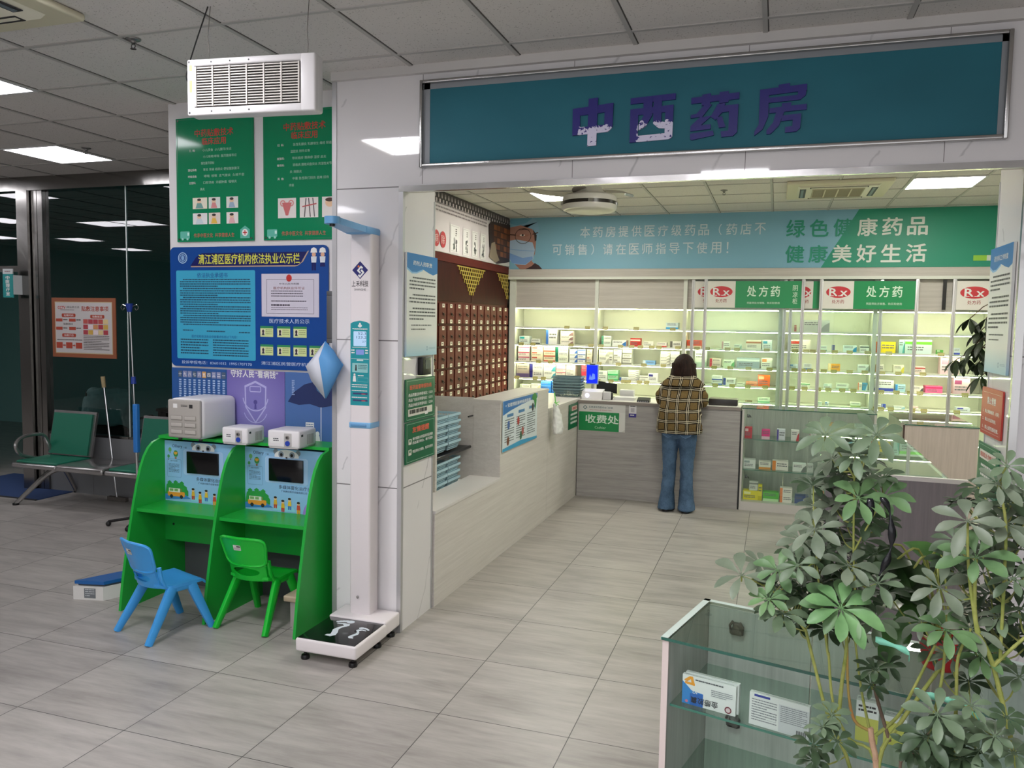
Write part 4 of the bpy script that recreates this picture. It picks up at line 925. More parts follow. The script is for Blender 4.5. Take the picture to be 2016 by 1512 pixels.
B.rect(emit('#8fa2e6', .8, 'lcd_light_violet'), .3, .6, .72, .66, .003).bars(WT, .05, .60, .22, .66, 2, .5).bars(WT, .78, .6, .95, .66, 2, .5).bars(WT, .1, .675, .9, .69, 1, .5)
B.rect(WT, .04, .548, .96, .552).rect(M('#bcd9d6', .4), .34, .525, .68, .545)
B.rect(M('#8fc6c6', .4), .1, .39, .92, .5, .003); B.up().ell(DARK, .3, .472, .004).poly(DARK, [(.25, .41), (.35, .41), (.33, .465), (.27, .465)]).bars(M('#3d6a70', .4), .42, .42, .88, .48, 3, .4); B.d -= .0005
B.ell(M('#eadfd8', .4), .22, .365, .006).poly(WT, [(.13, .28), (.31, .28), (.28, .35), (.16, .35)]).bars(WT, .4, .34, .7, .36, 1, .6).ring(M('#9fd0d4', .4), .38, .28, .94, .33, .001).bars(WT, .08, .2, .9, .25, 2, .4)
for v in (.13, .05): B.rect(M('#3d3f6e', .4), .14, v, .92, v+.02); B.bars(WT, .08, v+.03, .9, v+.05, 1, .5); B.rect(M('#b9545a', .4), .6, v, .8, v+.012); 
B.build('display_panel', t)
b = MB(CHROME); b.cyl((-.782, .656, .225), (-.782, .648, .225), .008, n=14); b.build('lock', t)
# ================================================================== pharmacy: medicine shelves
STRIPM = emit('#fbffc4', STRIP, 'shelf_led_strip')
SHW = M('#dfe1d8', .5); SHB = M('#eeefe6', .55); PILL = M('#c9c4c0', .5)
SZ = [1.722, 1.497, 1.272, 1.057, .862]; BAYX = [-1.90, -.80, .30, 1.41, 2.43, 3.62]
FYS, BYS = 6.72, 7.10
t = thing('shelf_header', 'pale laminate header beam above all the medicine shelves', 'header', (1.5, 6.68, 2.33))
b = MB(WOODX); b.box(-1.965, 4.95, 6.672, 6.72, 2.36, 2.458); b.use(SHW).box(-1.965, 4.95, 6.664, 6.72, 2.33, 2.362); b.build('header_board', t)
BN = ['leftmost shelf bay', 'second shelf bay', 'middle shelf bay', 'fourth shelf bay', 'rightmost shelf bay']
TAGM = M('#a39a62', .45)
PRICE_TAGS = {1: {1: [-1.18, -0.91], 2: [-1.79, -1.63, -1.12, -0.86], 3: [-1.55, -1.39, -0.89], 4: [-1.84, -1.59, -1.48]}, 2: {1: [-0.68, -0.29, 0.16], 2: [-0.73, -0.48, -0.34, -0.23, -0.09, -0.0, 0.23], 3: [-0.75, -0.5, -0.18, 0.06], 4: [-0.76, -0.59, -0.43, -0.37, -0.23, -0.14]}, 3: {2: [0.46, 0.58, 0.82, 0.93, 1.27], 3: [0.67, 0.86, 1.07, 1.31], 4: [0.69, 0.89, 1.07, 1.27]}, 4: {2: [1.59, 1.71, 1.78, 1.89, 2.02, 2.18, 2.37], 3: [1.59, 1.68, 1.76, 1.91, 2.02, 2.19, 2.35], 4: [1.57, 1.71, 1.86, 1.97, 2.12, 2.24]}, 5: {2: [2.59, 3.12], 3: [2.53, 2.7, 2.95], 4: [2.53, 2.69, 2.83, 2.93, 3.38], 5: [2.47, 2.54, 2.64, 2.86, 2.98, 3.31]}}
BOXES = [
(1, 2, -1.836, 0.139, 0.104, '#dfe8e8', '#2aa8b0', 'white and teal', 1),
(1, 2, -1.669, 0.117, 0.068, '#d5d8d8', '#2b3034', 'pale grey and black', 1),
(1, 2, -1.472, 0.149, 0.19, '#e6e6ea', '#3f6fc0', 'tall white and blue', 1),
(1, 2, -1.276, 0.167, 0.175, '#e8e2de', '#8a6a70', 'white', 3),
(1, 3, -1.847, 0.153, 0.2, '#ece2e2', '#c23a68', 'white and pink', 3),
(1, 3, -1.667, 0.158, 0.2, '#ece2cf', '#c0564a', 'cream', 3),
(1, 3, -1.499, 0.154, 0.2, '#e8dcc4', '#c0564a', 'ivory', 3),
(1, 3, -1.339, 0.168, 0.2, '#e0e4da', '#1c6a5e', 'white and dark green', 3),
(1, 3, -1.154, 0.104, 0.172, '#e6e8ee', '#3a5fae', 'white and blue', 3),
(1, 3, -1.043, 0.099, 0.175, '#e6e8ee', '#3a5fae', 'white and blue', 3),
(1, 3, -0.924, 0.07, 0.174, '#e8e0d4', '#c89a8a', 'cream', 2),
(1, 4, -1.885, 0.174, 0.186, '#a89c98', '#5a4a78', 'grey-brown', 1),
(1, 4, -1.683, 0.179, 0.186, '#d6d4da', '#2b2a78', 'white and navy', 2),
(1, 4, -1.494, 0.161, 0.187, '#e8e8e8', '#4aa0b8', 'white and teal', 2),
(1, 4, -1.325, 0.125, 0.2, '#eae2e0', '#c86a88', 'white and rose', 4),
(1, 4, -1.192, 0.12, 0.2, '#eae4e0', '#b0b0b8', 'white', 4),
(1, 4, -0.989, 0.064, 0.199, '#e0405a', '#f0c0c8', 'red-pink', 1),
(1, 5, -1.817, 0.146, 0.103, '#e4e6e0', '#b8c0b8', 'white', 2),
(1, 5, -1.661, 0.128, 0.116, '#e4e6e0', '#c8c0a8', 'white', 2),
(1, 5, -1.527, 0.137, 0.167, '#2f7fe0', '#6fa8f0', 'bright blue', 3),
(1, 5, -1.382, 0.107, 0.172, '#2a78d8', '#6fa8f0', 'bright blue', 3),
(2, 1, 0.069, 0.148, 0.081, '#dcecf2', '#3a9fd8', 'white and sky blue', 1),
(2, 2, -0.738, 0.123, 0.127, '#e4ebe4', '#5a9a80', 'white and green', 2),
(2, 2, -0.596, 0.176, 0.074, '#e6e8ea', '#2f68b8', 'white and blue', 1),
(2, 2, -0.37, 0.127, 0.103, '#b8302c', '#e8d0cc', 'white and red', 1),
(2, 2, -0.205, 0.125, 0.069, '#eaeae4', '#c8c8c0', 'white', 1),
(2, 2, -0.041, 0.124, 0.058, '#ece6e4', '#c04038', 'white and red', 1),
(2, 2, 0.126, 0.135, 0.077, '#e0dcd8', '#5a5654', 'white and grey', 1),
(2, 3, -0.788, 0.133, 0.178, '#e6e6de', '#b0b0a8', 'white', 2),
(2, 3, -0.632, 0.048, 0.175, '#dcdcd4', '#a0a098', 'white', 1),
(2, 3, -0.578, 0.103, 0.183, '#e8e8e4', '#888880', 'white', 3),
(2, 3, -0.462, 0.115, 0.187, '#e8e8e4', '#888880', 'white', 3),
(2, 3, -0.204, 0.151, 0.053, '#7fb0ea', '#dfe8f6', 'flat light blue', 1),
(2, 3, 0.012, 0.118, 0.174, '#ecece4', '#a8a8a0', 'white', 5),
(2, 3, 0.136, 0.111, 0.178, '#ecece4', '#a8a8a0', 'white', 5),
(2, 4, -0.766, 0.117, 0.121, '#d8dcdc', '#909a9c', 'pale grey', 1),
(2, 4, -0.642, 0.129, 0.132, '#9ad0ac', '#3aa86a', 'pale green', 2),
(2, 4, -0.491, 0.109, 0.048, '#e2e6ec', '#3a5a9a', 'flat white and blue', 1),
(2, 4, -0.381, 0.13, 0.144, '#ececea', '#909498', 'white', 6),
(2, 4, -0.242, 0.107, 0.075, '#eaeae8', '#9a9a9c', 'white', 1),
(2, 4, -0.13, 0.119, 0.111, '#e4e4ea', '#2a2a7a', 'white and navy', 1),
(3, 2, 0.326, 0.176, 0.095, '#c84a2a', '#f0d8c0', 'red-orange', 1),
(3, 2, 0.747, 0.095, 0.091, '#e8ebe4', '#b08a8a', 'white', 1),
(3, 2, 0.89, 0.088, 0.058, '#d6e2d8', '#8ab0a0', 'pale green', 1),
(3, 2, 1.028, 0.173, 0.111, '#e4ddd0', '#a86a3a', 'white and brown', 1),
(3, 2, 1.219, 0.109, 0.118, '#dfe8ea', '#2a8ab0', 'white and teal', 1),
(3, 3, 0.434, 0.139, 0.196, '#e4ece4', '#b8d0c0', 'tall white', 1),
(3, 3, 0.611, 0.131, 0.105, '#ecd8d8', '#c8405a', 'white and red', 2),
(3, 3, 0.773, 0.13, 0.091, '#dcebd8', '#58b060', 'white and green', 1),
(3, 3, 0.931, 0.262, 0.122, '#98a8b4', '#d0d8dc', 'wide grey-blue', 1),
(3, 3, 1.216, 0.12, 0.129, '#eae8e0', '#e08a3a', 'white and orange', 1),
(3, 4, 0.645, 0.123, 0.112, '#e4e8ee', '#3a58b0', 'white and blue', 2),
(3, 4, 0.781, 0.142, 0.086, '#e6e8ec', '#3a4a9a', 'white and indigo', 1),
(3, 4, 0.936, 0.105, 0.037, '#e8eae0', '#c0c8b8', 'white', 1),
(3, 4, 1.047, 0.13, 0.052, '#f0906a', '#f8c8b0', 'pale orange', 1),
(3, 4, 1.181, 0.138, 0.138, '#f06a2a', '#f8b890', 'bright orange', 1),
(3, 5, 1.188, 0.138, 0.06, '#e0efe0', '#6ab88a', 'white and green', 1),
(3, 5, 1.045, 0.082, 0.018, '#8a7a60', '#c8b89a', 'small brown', 1),
(4, 1, 1.656, 0.298, 0.137, '#c4c8c4', '#888a88', 'long grey', 1),
(4, 1, 1.569, 0.025, 0.074, '#b84a3a', '#d89a8a', 'narrow red', 1),
(4, 2, 1.526, 0.229, 0.129, '#ece6dc', '#d83a2a', 'wide white-red-yellow', 1),
(4, 2, 1.863, 0.071, 0.064, '#dce8e4', '#3a8a80', 'white and teal', 1),
(4, 2, 1.988, 0.033, 0.078, '#4a5a9a', '#a8b0d0', 'narrow indigo', 1),
(4, 2, 2.116, 0.142, 0.077, '#d8e8ec', '#2a8ac0', 'white and blue', 1),
(4, 2, 2.293, 0.096, 0.078, '#e8ece8', '#4a5a58', 'white', 1),
(4, 3, 1.515, 0.112, 0.066, '#d0dcec', '#6a90c8', 'pale blue', 1),
(4, 3, 1.691, 0.087, 0.074, '#dfe6ec', '#4a78b8', 'white and blue', 1),
(4, 3, 1.963, 0.128, 0.081, '#f0a83a', '#f8e0a8', 'orange-yellow', 1),
(4, 3, 2.279, 0.117, 0.085, '#e2eae8', '#a0b0b0', 'white', 1),
(4, 4, 1.67, 0.1, 0.062, '#e8efe4', '#6ab070', 'white and green', 1),
(4, 4, 1.92, 0.09, 0.063, '#e4ecea', '#a8c0b8', 'white', 1),
(4, 4, 2.057, 0.133, 0.07, '#e6ece6', '#a0b8a8', 'long white', 1),
(4, 4, 2.291, 0.043, 0.089, '#efe4dc', '#e0703a', 'white and orange', 1),
(4, 4, 2.339, 0.055, 0.088, '#4a90c0', '#d8e8f0', 'blue', 1),
(4, 5, 1.869, 0.041, 0.042, '#e2efea', '#9ac0b8', 'white', 1),
(4, 5, 1.943, 0.042, 0.045, '#e0eaf4', '#4a88d0', 'white and blue', 1),
(4, 5, 2.219, 0.108, 0.054, '#e4ece0', '#98b070', 'white and olive', 1),
(5, 2, 2.46, 0.204, 0.126, '#f2d81c', '#d8582a', 'bright yellow', 1),
(5, 2, 2.7, 0.057, 0.156, '#b8dcdc', '#5ab0b0', 'pale teal', 1),
(5, 2, 2.762, 0.271, 0.157, '#cfe6e4', '#6cc83a', 'long teal-white', 1),
(5, 2, 3.085, 0.066, 0.049, '#5aa84a', '#d8e8d0', 'small green', 1),
(5, 2, 3.256, 0.06, 0.074, '#d8dcec', '#2a3aa8', 'white and blue', 1),
(5, 3, 2.467, 0.084, 0.091, '#ece6dc', '#f0a02a', 'white and orange', 1),
(5, 3, 2.656, 0.109, 0.091, '#ece8d8', '#e0d04a', 'white and yellow', 1),
(5, 3, 2.859, 0.121, 0.081, '#ecdcd8', '#b0403a', 'white and red', 1),
(5, 3, 3.132, 0.188, 0.187, '#f0d0dc', '#f090b0', 'wide pink', 1),
(5, 4, 2.462, 0.203, 0.128, '#e4e4ea', '#3a48b0', 'wide white and blue', 1),
(5, 4, 2.683, 0.104, 0.085, '#b8dcf2', '#3a90e0', 'light blue', 1),
(5, 4, 2.862, 0.111, 0.071, '#ece8e6', '#5a5a5a', 'white', 1),
(5, 4, 2.994, 0.173, 0.08, '#f06aa0', '#d02a6a', 'hot pink', 1),
(5, 4, 3.271, 0.164, 0.198, '#dcb8c8', '#8a3a68', 'tall pink and maroon', 1),
(5, 5, 2.489, 0.058, 0.042, '#e4e8f0', '#b0b8d0', 'white', 1),
(5, 5, 2.553, 0.041, 0.047, '#2a4ac8', '#a8b8f0', 'bright blue', 1),
(5, 5, 2.679, 0.115, 0.03, '#e6ecf0', '#9ac0d8', 'white', 1),
(5, 5, 2.87, 0.062, 0.038, '#efe6e6', '#d8a8a8', 'white', 1),
(5, 5, 3.315, 0.136, 0.048, '#e2e6f2', '#3a3aa8', 'white and violet', 1)]
for k in range(5):
    x0, x1 = BAYX[k], BAYX[k+1]
    t = thing('medicine_shelves', 'lit medicine shelves, '+BN[k]+' along the back wall', 'shelf', ((x0+x1)/2, 6.9, 0), 'lit medicine shelf bays')
    b = MB(SHB); b.box(x0, x1, 7.095, 7.11, 0, 2.33); b.build('back_panel', t)
    b = MB(WOODX); b.box(x0+.02, x1-.02, 6.74, 6.755, 1.978, 2.33); b.box(x0+.02, x1-.02, 6.74, 7.095, 1.965, 1.978); b.build('top_panel', t)
    for xa in ((x0-(.06 if k == 0 else 0), x0+.022), (x1-.022, x1)): b = MB(SHW); b.box(xa[0], xa[1], 6.715, 7.095, 0, 2.33); b.build('side_panel', t)
    b = MB(STRIPM); b.box(x0+.024, x1-.024, 6.745, 6.757, 1.956, 1.965); b.build('light_strip', t)
    b = MB(SHW); b.box(x0+.022, x1-.022, 6.73, 7.095, 0, .08); b.build('plinth', t)
    for s_, z in enumerate(SZ+[.5]):
        b = MB(SHW); b.box(x0+.022, x1-.022, 6.725, 7.094, z-.018, z); sh = b.build('shelf', t)
        b = MB(STRIPM); b.box(x0+.024, x1-.024, 6.727, 6.738, z-.0255, z-.0185); b.build('light_strip', sh)
        for x in PRICE_TAGS.get(k+1, {}).get(s_+1, []):
            b = MB(TAGM); b.prism([(6.708, z-.024), (6.711, z-.024), (6.726, z+.018), (6.723, z+.018)], x-.034, x+.034, 'x'); b.use(M('#d3cfa6', .5)).box(x-.026, x+.02, 6.7085, 6.7105, z-.016, z-.006); b.build('price_tag', sh)

def med_box(x, y, z, w_, d, h, col, acc, label, rz=0., group=None, seed=0, flip=False):
    """a printed carton standing at x (left), y (front), z"""
    t = thing('medicine_box', label, 'medicine box', (0, 0, 0), group)
    b = MB(M(col, .4)); b.box(-w_/2, w_/2, 0, d, 0, h); b.build('carton', t)
    B = Board((-w_/2, -.0002, 0), XA, ZA, w_, h); r = random.Random(seed); A = M(acc, .4); I = M('#6b6a70', .5)
    s = seed % 5
    if s == 0: B.rect(A, .06, .62, .5, .88).bars(I, .08, .15, .8, .5, 2, .5, .8, ch=.06)
    elif s == 1: B.rect(A, 0, 0, 1, .28).bars(I, .1, .5, .85, .85, 2, .5, .8, ch=.06)
    elif s == 2: B.rect(A, 0, 0, .22, 1).bars(I, .3, .3, .92, .75, 2, .5, .8, ch=.06)
    elif s == 3: B.poly(A, [(.62, 0), (1, 0), (1, .8), (.8, .55)]).bars(I, .08, .5, .7, .82, 2, .5, .8, ch=.06)
    else: B.rect(A, 0, .66, 1, .86).bars(I, .1, .15, .7, .5, 2, .5, .8, ch=.06)
    B.build('printed_face', t)
    t.location = (x+w_/2, y, z); t.rotation_euler = (0, 0, rz); return t
ORD = ['first', 'second', 'third', 'fourth', 'fifth', 'sixth', 'seventh', 'eighth', 'ninth', 'tenth', 'eleventh', 'twelfth']
SN = ['top shelf', 'second shelf', 'third shelf', 'fourth shelf', 'lowest shelf']
STK = {1: [''], 2: ['bottom of its pair, ', 'top of its pair, ']}
cnt = {}
for q, (bay, sh, x, w_, h, col, acc, words, st) in enumerate(BOXES):
    k = cnt.get((bay, sh), 0); cnt[(bay, sh)] = k+1; h = min(h, (.2, .19, .19, .178, .158)[sh-1]); hh = h/st
    dep = min(.16, max(.05, w_*.8)) if st == 1 else .14
    x = max(BAYX[bay-1]+.032, min(x, BAYX[bay]-.032-w_))
    for j in range(st):
        pos_ = '' if st == 1 else (('bottom', 'top')[j]+' of pair, ' if st == 2 else ('bottom of stack, ' if j == 0 else 'top of stack, ' if j == st-1 else ORD[j]+' in stack, '))
        med_box(x+R.uniform(-.002, .002), 6.775+R.uniform(0, .004), SZ[sh-1]+j*hh+.0003, w_, dep, hh-.0012, col, acc,
                '%s box, %s%s from left, %s, %s' % (words, pos_, ORD[k], SN[sh-1], BN[bay-1].replace(' shelf bay', ' bay')), R.uniform(-.02, .02) if st > 1 else R.uniform(-.05, .05), 'medicine boxes on the lit shelves', q)

# ---- sliding glass doors with prescription headers
def rx_board(t, x0, xg, x1, y, side=False):
    B = Board((x0, y, 1.99), XA, ZA, x1-x0, .315, M('#e4e0d9', .4), .006); g = (xg-x0)/(x1-x0); c = g*.5
    B.up().rect(M('#178a52', .3), g, 0, 1, 1); B.up()
    B.ell(M('#c6303a', .35), c, .6, g*(x1-x0)*.4, .066, 36); B.up()
    rw = .105/(x1-x0)
    B.text('R', WT, c-rw*.5, .6, w=rw*.85, h=.28, bold=.03).text('x', WT, c+rw*.55, .555, w=rw*.75, h=.19, bold=.03)
    for u in (-.95, .0): B.rect(WT, c+rw*u, .455, c+rw*(u+.5), .478)
    B.rect(WT, c-rw*.95, .725, c-rw*.6, .745)
    B.text('处方药', M('#9a2f35', .5), c, .26, w=.13/(x1-x0), h=.14, bold=.008)
    if x1-xg > .3:
        m = g+(1-g)*(.43 if side else .5); k = .36/(x1-x0)
        for j, ch in enumerate('处方药'): B.text(ch, M('#d4ecd9', .4), m+(j-1)*k*.37, .62, w=k*.29, h=.4, bold=.03)
        B.text('凭医师处方销售、购买和使用', M('#cfe8d5', .4), m, .19, w=k*1.02, h=.085, bold=.008)
        if side: B.text('阴凉柜', M('#cfe8d5', .4), .935, .5, w=.055/(x1-x0), h=.72, bold=.012, vert=True)
    B.build('prescription_header', t)
def door(x0, x1, y, label, xg, side=False, st=.038):
    t = thing('sliding_glass_door', label, 'sliding door', ((x0+x1)/2, y, .1), 'sliding glass doors of the medicine shelves')
    for a in (x0, x1-st):
        b = MB(ALU); b.rbox(a, a+st, y-.011, y+.011, .1, 2.328, .003); b.use(M('#8f8c8c', .4)).box(a+st*.45, a+st*.55, y-.0118, y, .12, 2.3); b.build('door_stile', t)
    b = MB(ALU); b.box(x0+st, x1-st, y-.009, y+.009, .1, .14); b.build('bottom_rail', t)
    b = MB(GLASS); b.box(x0+st, x1-st, y-.002, y+.002, .14, 2.328); b.build('glass_pane', t)
    rx_board(t, x0+st, xg, x1-st, y-.006, side); return t
door(.528, 1.665, 6.645, 'front sliding glass door with prescription header and three extra vertical characters', .89, True)
door(.378, 1.47, 6.690, 'rear sliding glass door left of the front one, only half its red oval showing', .74)
door(1.822, 2.855, 6.645, 'front sliding glass door with prescription header, in the right half of the shelves', 2.185)
door(1.50, 2.50, 6.690, 'rear sliding glass door between the two front doors, showing half an oval', 1.755)
door(3.185, 4.30, 6.645, 'rightmost sliding glass door with red oval beside the right pillar', 3.57)
b = MB(BLACK); b.box(3.10, 3.135, 6.70, 6.72, 1.99, 2.325); tag(b.build('rubber_seal'), 'black vertical seal strip between two prescription headers', 'seal strip')

# ---- printed banner above the shelves
def mat_face():
    return M('#c79a86', .5)
B = Board((-1.965, 6.70, 2.462), XA, ZA, 6.6, .655, M('#7fb2c9', .45), .004)
k = 1/6.6
B.up().poly(M('#1a8f73', .45), [(3.79*k, 0), (1, 0), (1, 1), (4.17*k, 1)])
# masked face at the left end
FACE, MASK, CAP, HAIRM = M('#a87a6c', .5), M('#a9c2dc', .5), M('#86b4cf', .5), M('#2d2220', .5)
def pp(m, pts): B.poly(m, [(x*k*.72, v) for x, v in pts])
pp(CAP, [(0, .64), (.08, .9), (.22, .99), (.42, 1.), (.52, .92), (.555, .7), (.53, .55), (.3, .82), (0, .78)]); pp(M('#6aa6c4', .5), [(0, .98), (.1, .98), (.22, .99), (.42, .99), (.3, .9), (.12, .86), (0, .9)])
pp(FACE, [(0, .2), (0, .82), (.2, .86), (.42, .78), (.5, .62), (.48, .3), (.42, .16), (.55, 0), (.2, 0), (.1, .1)])
pp(M('#3d2a2e', .5), [(.3, .0), (.62, 0), (.56, .07), (.48, .12), (.42, .06)])
B.up(); pp(HAIRM, [(.43, .78), (.505, .66), (.5, .56), (.47, .54), (.46, .66)])
pp(MASK, [(0, .56), (.12, .585), (.43, .52), (.475, .38), (.45, .2), (.3, .08), (.1, .1), (0, .18)]); pp(M('#7aa0d6', .5), [(.05, .12), (.3, .09), (.44, .2), (.43, .25), (.25, .22), (.05, .3), (0, .32), (0, .22)])
B.up(); pp(M('#8fb0d8', .5), [(0, .41), (.2, .38), (.46, .36), (.46, .345), (.2, .36), (0, .39)]); pp(M('#a26f5e', .5), [(.1, .66), (.24, .69), (.38, .67), (.3, .635), (.16, .63)]); pp(M('#1f1714', .5), [(.14, .76), (.27, .795), (.4, .76), (.27, .775)])
B.ell(M('#e7dcd4', .5), .17*k, .665, .036, .012).ell(M('#241a16', .5), .175*k, .668, .014, .012); B.up()
for m_, (cx, a, b_) in ((M('#3a2320', .4), (.18, .11, .1)), (M('#3a2320', .4), (-.06, .06, .09))):
    if cx > 0: B.use(m_); B.add([B.P((cx+r*math.cos(2*PI*j/36)*a)*k, .65+r*math.sin(2*PI*j/36)*b_/.655) for j in range(36) for r in (1, .93)], [(2*j, 2*j+1, (2*j+3) % 72, (2*j+2) % 72) for j in range(36)])
pp(M('#3a2320', .4), [(.425, .69), (.53, .72), (.53, .7), (.425, .67)]); pp(M('#3a2320', .4), [(0, .69), (.115, .68), (.115, .66), (0, .67)])
B.d = .0012; TXB = M('#cfdbe2', .45)
for s_, x0, v, pitch in (('本药房提供医疗级药品（药店不', 1.0, .70, .162), ('可销售）请在医师指导下使用！', .64, .37, .164)):
    for j, ch in enumerate(s_):
        if ch in '（）！': B.text(ch, TXB, (x0+pitch*j+(.03 if ch == '（' else -.03))*k, v, h=.2)
        else: B.text(ch, TXB, (x0+pitch*j)*k, v, w=.125*k, h=.205, bold=.012)
G1, W1 = M('#1f8f76', .45), M('#dfe6df', .45)
def split_text(ch, x, v, w_, h_):                      # a character two-toned where the green field begins
    edge = 3.79+.38*v
    B.text(ch, W1 if x > edge else G1, x*k, v, w=w_*k, h=h_, bold=.03)
for j, ch in enumerate('绿色健康药品'): split_text(ch, 3.50+.255*j, .69, .208, .31)
for j, ch in enumerate('健康美好生活'): split_text(ch, 3.50+.255*j, .24, .208, .31)
B.rect(M('#8fc63a', .4), 5.34*k, .1, 5.47*k, .19).rect(M('#cfd6cc', .4), 5.47*k, .1, 5.6*k, .19)
tag(B.build('banner'), 'blue and green printed banner with a masked face over the medicine shelves', 'banner')

# ---- mural and herb drawer cabinet on the left wall
MY0, MW = 2.6, 4.10
def my(y): return (y-MY0)/MW
B = Board((-1.972, MY0, 2.495), YA, ZA, MW, .62, M('#d6cccf', .5), .003)
B.up().rect(M('#3d3436', .5), 0, .86, 1, 1); B.up()
yy = 2.62
while yy < 6.68:
    B.rect(M('#2b2426', .5), my(yy), .80, my(yy+.05), .87); B.rect(M('#8b8184', .5), my(yy+.012), .895, my(yy+.05), .96, .012); B.up().ell(M('#b9afb2', .5), my(yy+.031), .90, .016); B.d -= .0005; yy += .088
SH = M('#a99fa4', .5)
B.bars(M('#8a7f84', .5), my(2.8), .62, my(5.85), .8, 3, .42, .8, ch=.008)
for y_, ch in ((4.02, '药'), (4.2, '到'), (4.36, '病'), (4.53, '除')): B.ell(M('#b52f34', .5), my(y_), .2, .078, .085); B.up().text(ch, M('#d9c4c0', .5), my(y_), .2, h=.15); B.d -= .0005
cr2 = random.Random(5)
for y0, y1 in ((4.72, 4.98), (5.08, 5.27), (5.36, 5.53), (5.62, 5.80), (3.4, 3.6)):
    B.rect(M('#e6e2e0', .5), my(y0), .03, my(y1), .50); B.up().ring(SH, my(y0+.02), .05, my(y1-.02), .48, .003)
    for j in range(14): B.ell(M(cr2.choice(['#4c4a4c', '#6d726a', '#2f2f31']), .5), my(y0+(y1-y0)*cr2.uniform(.35, .7)), cr2.uniform(.08, .28), cr2.uniform(.006, .022), cr2.uniform(.006, .03), 9)
    B.bars(M('#55504f', .5), my(y0+(y1-y0)*.55), .3, my(y0+(y1-y0)*.72), .44, 4, .5, ch=.012); B.d -= .0005
DK, DK2 = M('#2a1712', .5), M('#5d3119', .5)
B.poly(DK, [(my(5.9), .72), (my(5.98), .80), (my(6.7), .86), (1, .86), (1, 0), (my(6.2), .0), (my(6.02), .1), (my(5.93), .3)]); B.up()
for j in range(5):
    for q in range(5): B.rect(M(['#6a3a1c', '#4a2713', '#7d4722'][(j+q*2) % 3], .5), my(6.08+.125*j), .16+.125*q, my(6.19+.125*j), .26+.125*q)
B.poly(M('#8a7a68', .5), [(my(5.92), .1), (my(6.0), .38), (my(6.12), .42), (my(6.2), .2), (my(6.3), .08), (my(6.15), .02)]); B.poly(M('#cfc9c8', .5), [(my(6.2), 0), (my(6.69), 0), (my(6.69), .1), (my(6.5), .05)])
tag(B.build('mural'), 'long mural of tiled eaves, ink cards and dark herb drawers above the red-brown cabinet', 'mural')

t = thing('herb_cabinet', 'red-brown herb cabinet with rows of labelled drawers and brass corner fretwork', 'cabinet', (-2.17, 5.35, 0))
b = MB(REDW); b.box(-2.39, -1.99, 4.02, 6.70, 0, 2.485); b.box(-1.99, -1.972, 4.02, 6.70, 2.40, 2.485); b.box(-1.99, -1.972, 4.02, 6.7, 0, .80); b.build('carcass', t)
for y0, y1 in ((4.06, 5.362), (5.372, 6.67)): b = MB(DREDW); b.box(-1.99, -1.974, y0, y1, 1.99, 2.395); b.build('upper_door', t)
BR = M('#c2ac4e', .4, .25)
def fret(yc, sgn):
    b = MB(BR); x0, x1 = -1.9735, -1.966; w0, h0 = .43, .31
    rows = 7
    for r_ in range(rows):
        z1 = 2.385-r_*h0/rows; z0 = z1-h0/rows; wd = w0*(1-(r_/rows)**.85)*1.0; n = max(1, int(wd/.062))
        b.box(x0, x1, min(yc, yc+sgn*wd), max(yc, yc+sgn*wd), z1-.012, z1)
        for j in range(n+1):
            y = yc+sgn*min(wd, j*.062+(.03 if r_ % 2 else 0)); b.box(x0, x1, y-.006, y+.006, z0-.002, z1)
    b.build('brass_fretwork', t)
fret(5.36, -1); fret(5.374, 1); fret(6.67, -1)
DRW = mat_wood('drawer_front_wood', '#4f221c', '#632b24', 3., 20., 4., .55)
KN = M('#2b1a14', .35, .5)
for c in range(11):
    yc = 6.575-.2265*c
    for r_ in range(5):
        zc = 1.852-.2375*r_; wv = .098+R.uniform(-.004, .006)
        b = MB(DRW); b.rbox(-1.985, -1.966+R.uniform(0, .004), yc-wv, yc+wv, zc-.108, zc+.108, .004, 1); d = b.build('drawer', t)
        for z in (zc+.083, zc-.083):
            b = MB(M('#d9d2c2', .5)); y0 = yc-.03+R.uniform(-.012, .012); z = z-.0; b.box(-1.963, -1.9605, y0, y0+.06, z-.02, z+.02); b.use(M('#5a5048', .5))
            b.box(-1.9606, -1.9601, y0+.014, y0+.046, z-.003, z+.010); b.build('label_card', d)
        b = MB(KN); b.lathe((-1.965, yc+.005, zc-.004), [(.017, 0), (.017, .004), (.007, .006), (.007, .012), (.011, .016), (0, .02)], 14, 'x'); b.tube([(-1.951, yc-.012, zc-.006), (-1.947, yc-.014, zc-.02), (-1.947, yc+.005, zc-.03), (-1.947, yc+.022, zc-.02), (-1.951, yc+.02, zc-.006)], .003, 6); b.build('pull', d)

# ---- left counter
t = thing('service_counter', 'white-washed reception counter along the left side of the pharmacy', 'counter', (-.78, 2.4, 0))
b = MB(WOODY); b.prism([(-.572, 1.225), (-.558, 2.39), (-.80, 2.39), (-.80, 1.225)], 0, .585, 'z'); b.use(M('#d9d5d2', .4)).prism([(-.566, 1.222), (-.552, 2.392), (-.80, 2.392), (-.80, 1.222)], .585, .603, 'z'); b.build('low_front', t)
b = MB(WOODY); b.prism([(-.558, 2.39), (-.540, 3.63), (-.775, 3.63), (-.775, 2.39)], 0, 1.165, 'z'); b.use(M('#d2ccc5', .4)).prism([(-.554, 2.386), (-.536, 3.634), (-.80, 3.634), (-.80, 2.386)], 1.165, 1.185, 'z'); b.build('tall_block', t)
b = MB(WOODY); b.box(-1.12, -.776, 2.392, 2.41, 0, 1.195); b.build('end_panel', t)
b = MB(SHW); b.box(-1.12, -.80, 1.225, 2.39, .545, .565); b.box(-.805, -.787, 1.225, 2.39, .56, .60); b.build('niche_floor', t)
b = MB(WOODY); b.box(-1.12, -.79, 1.72, 1.745, .565, 1.19); b.build('divider', t)
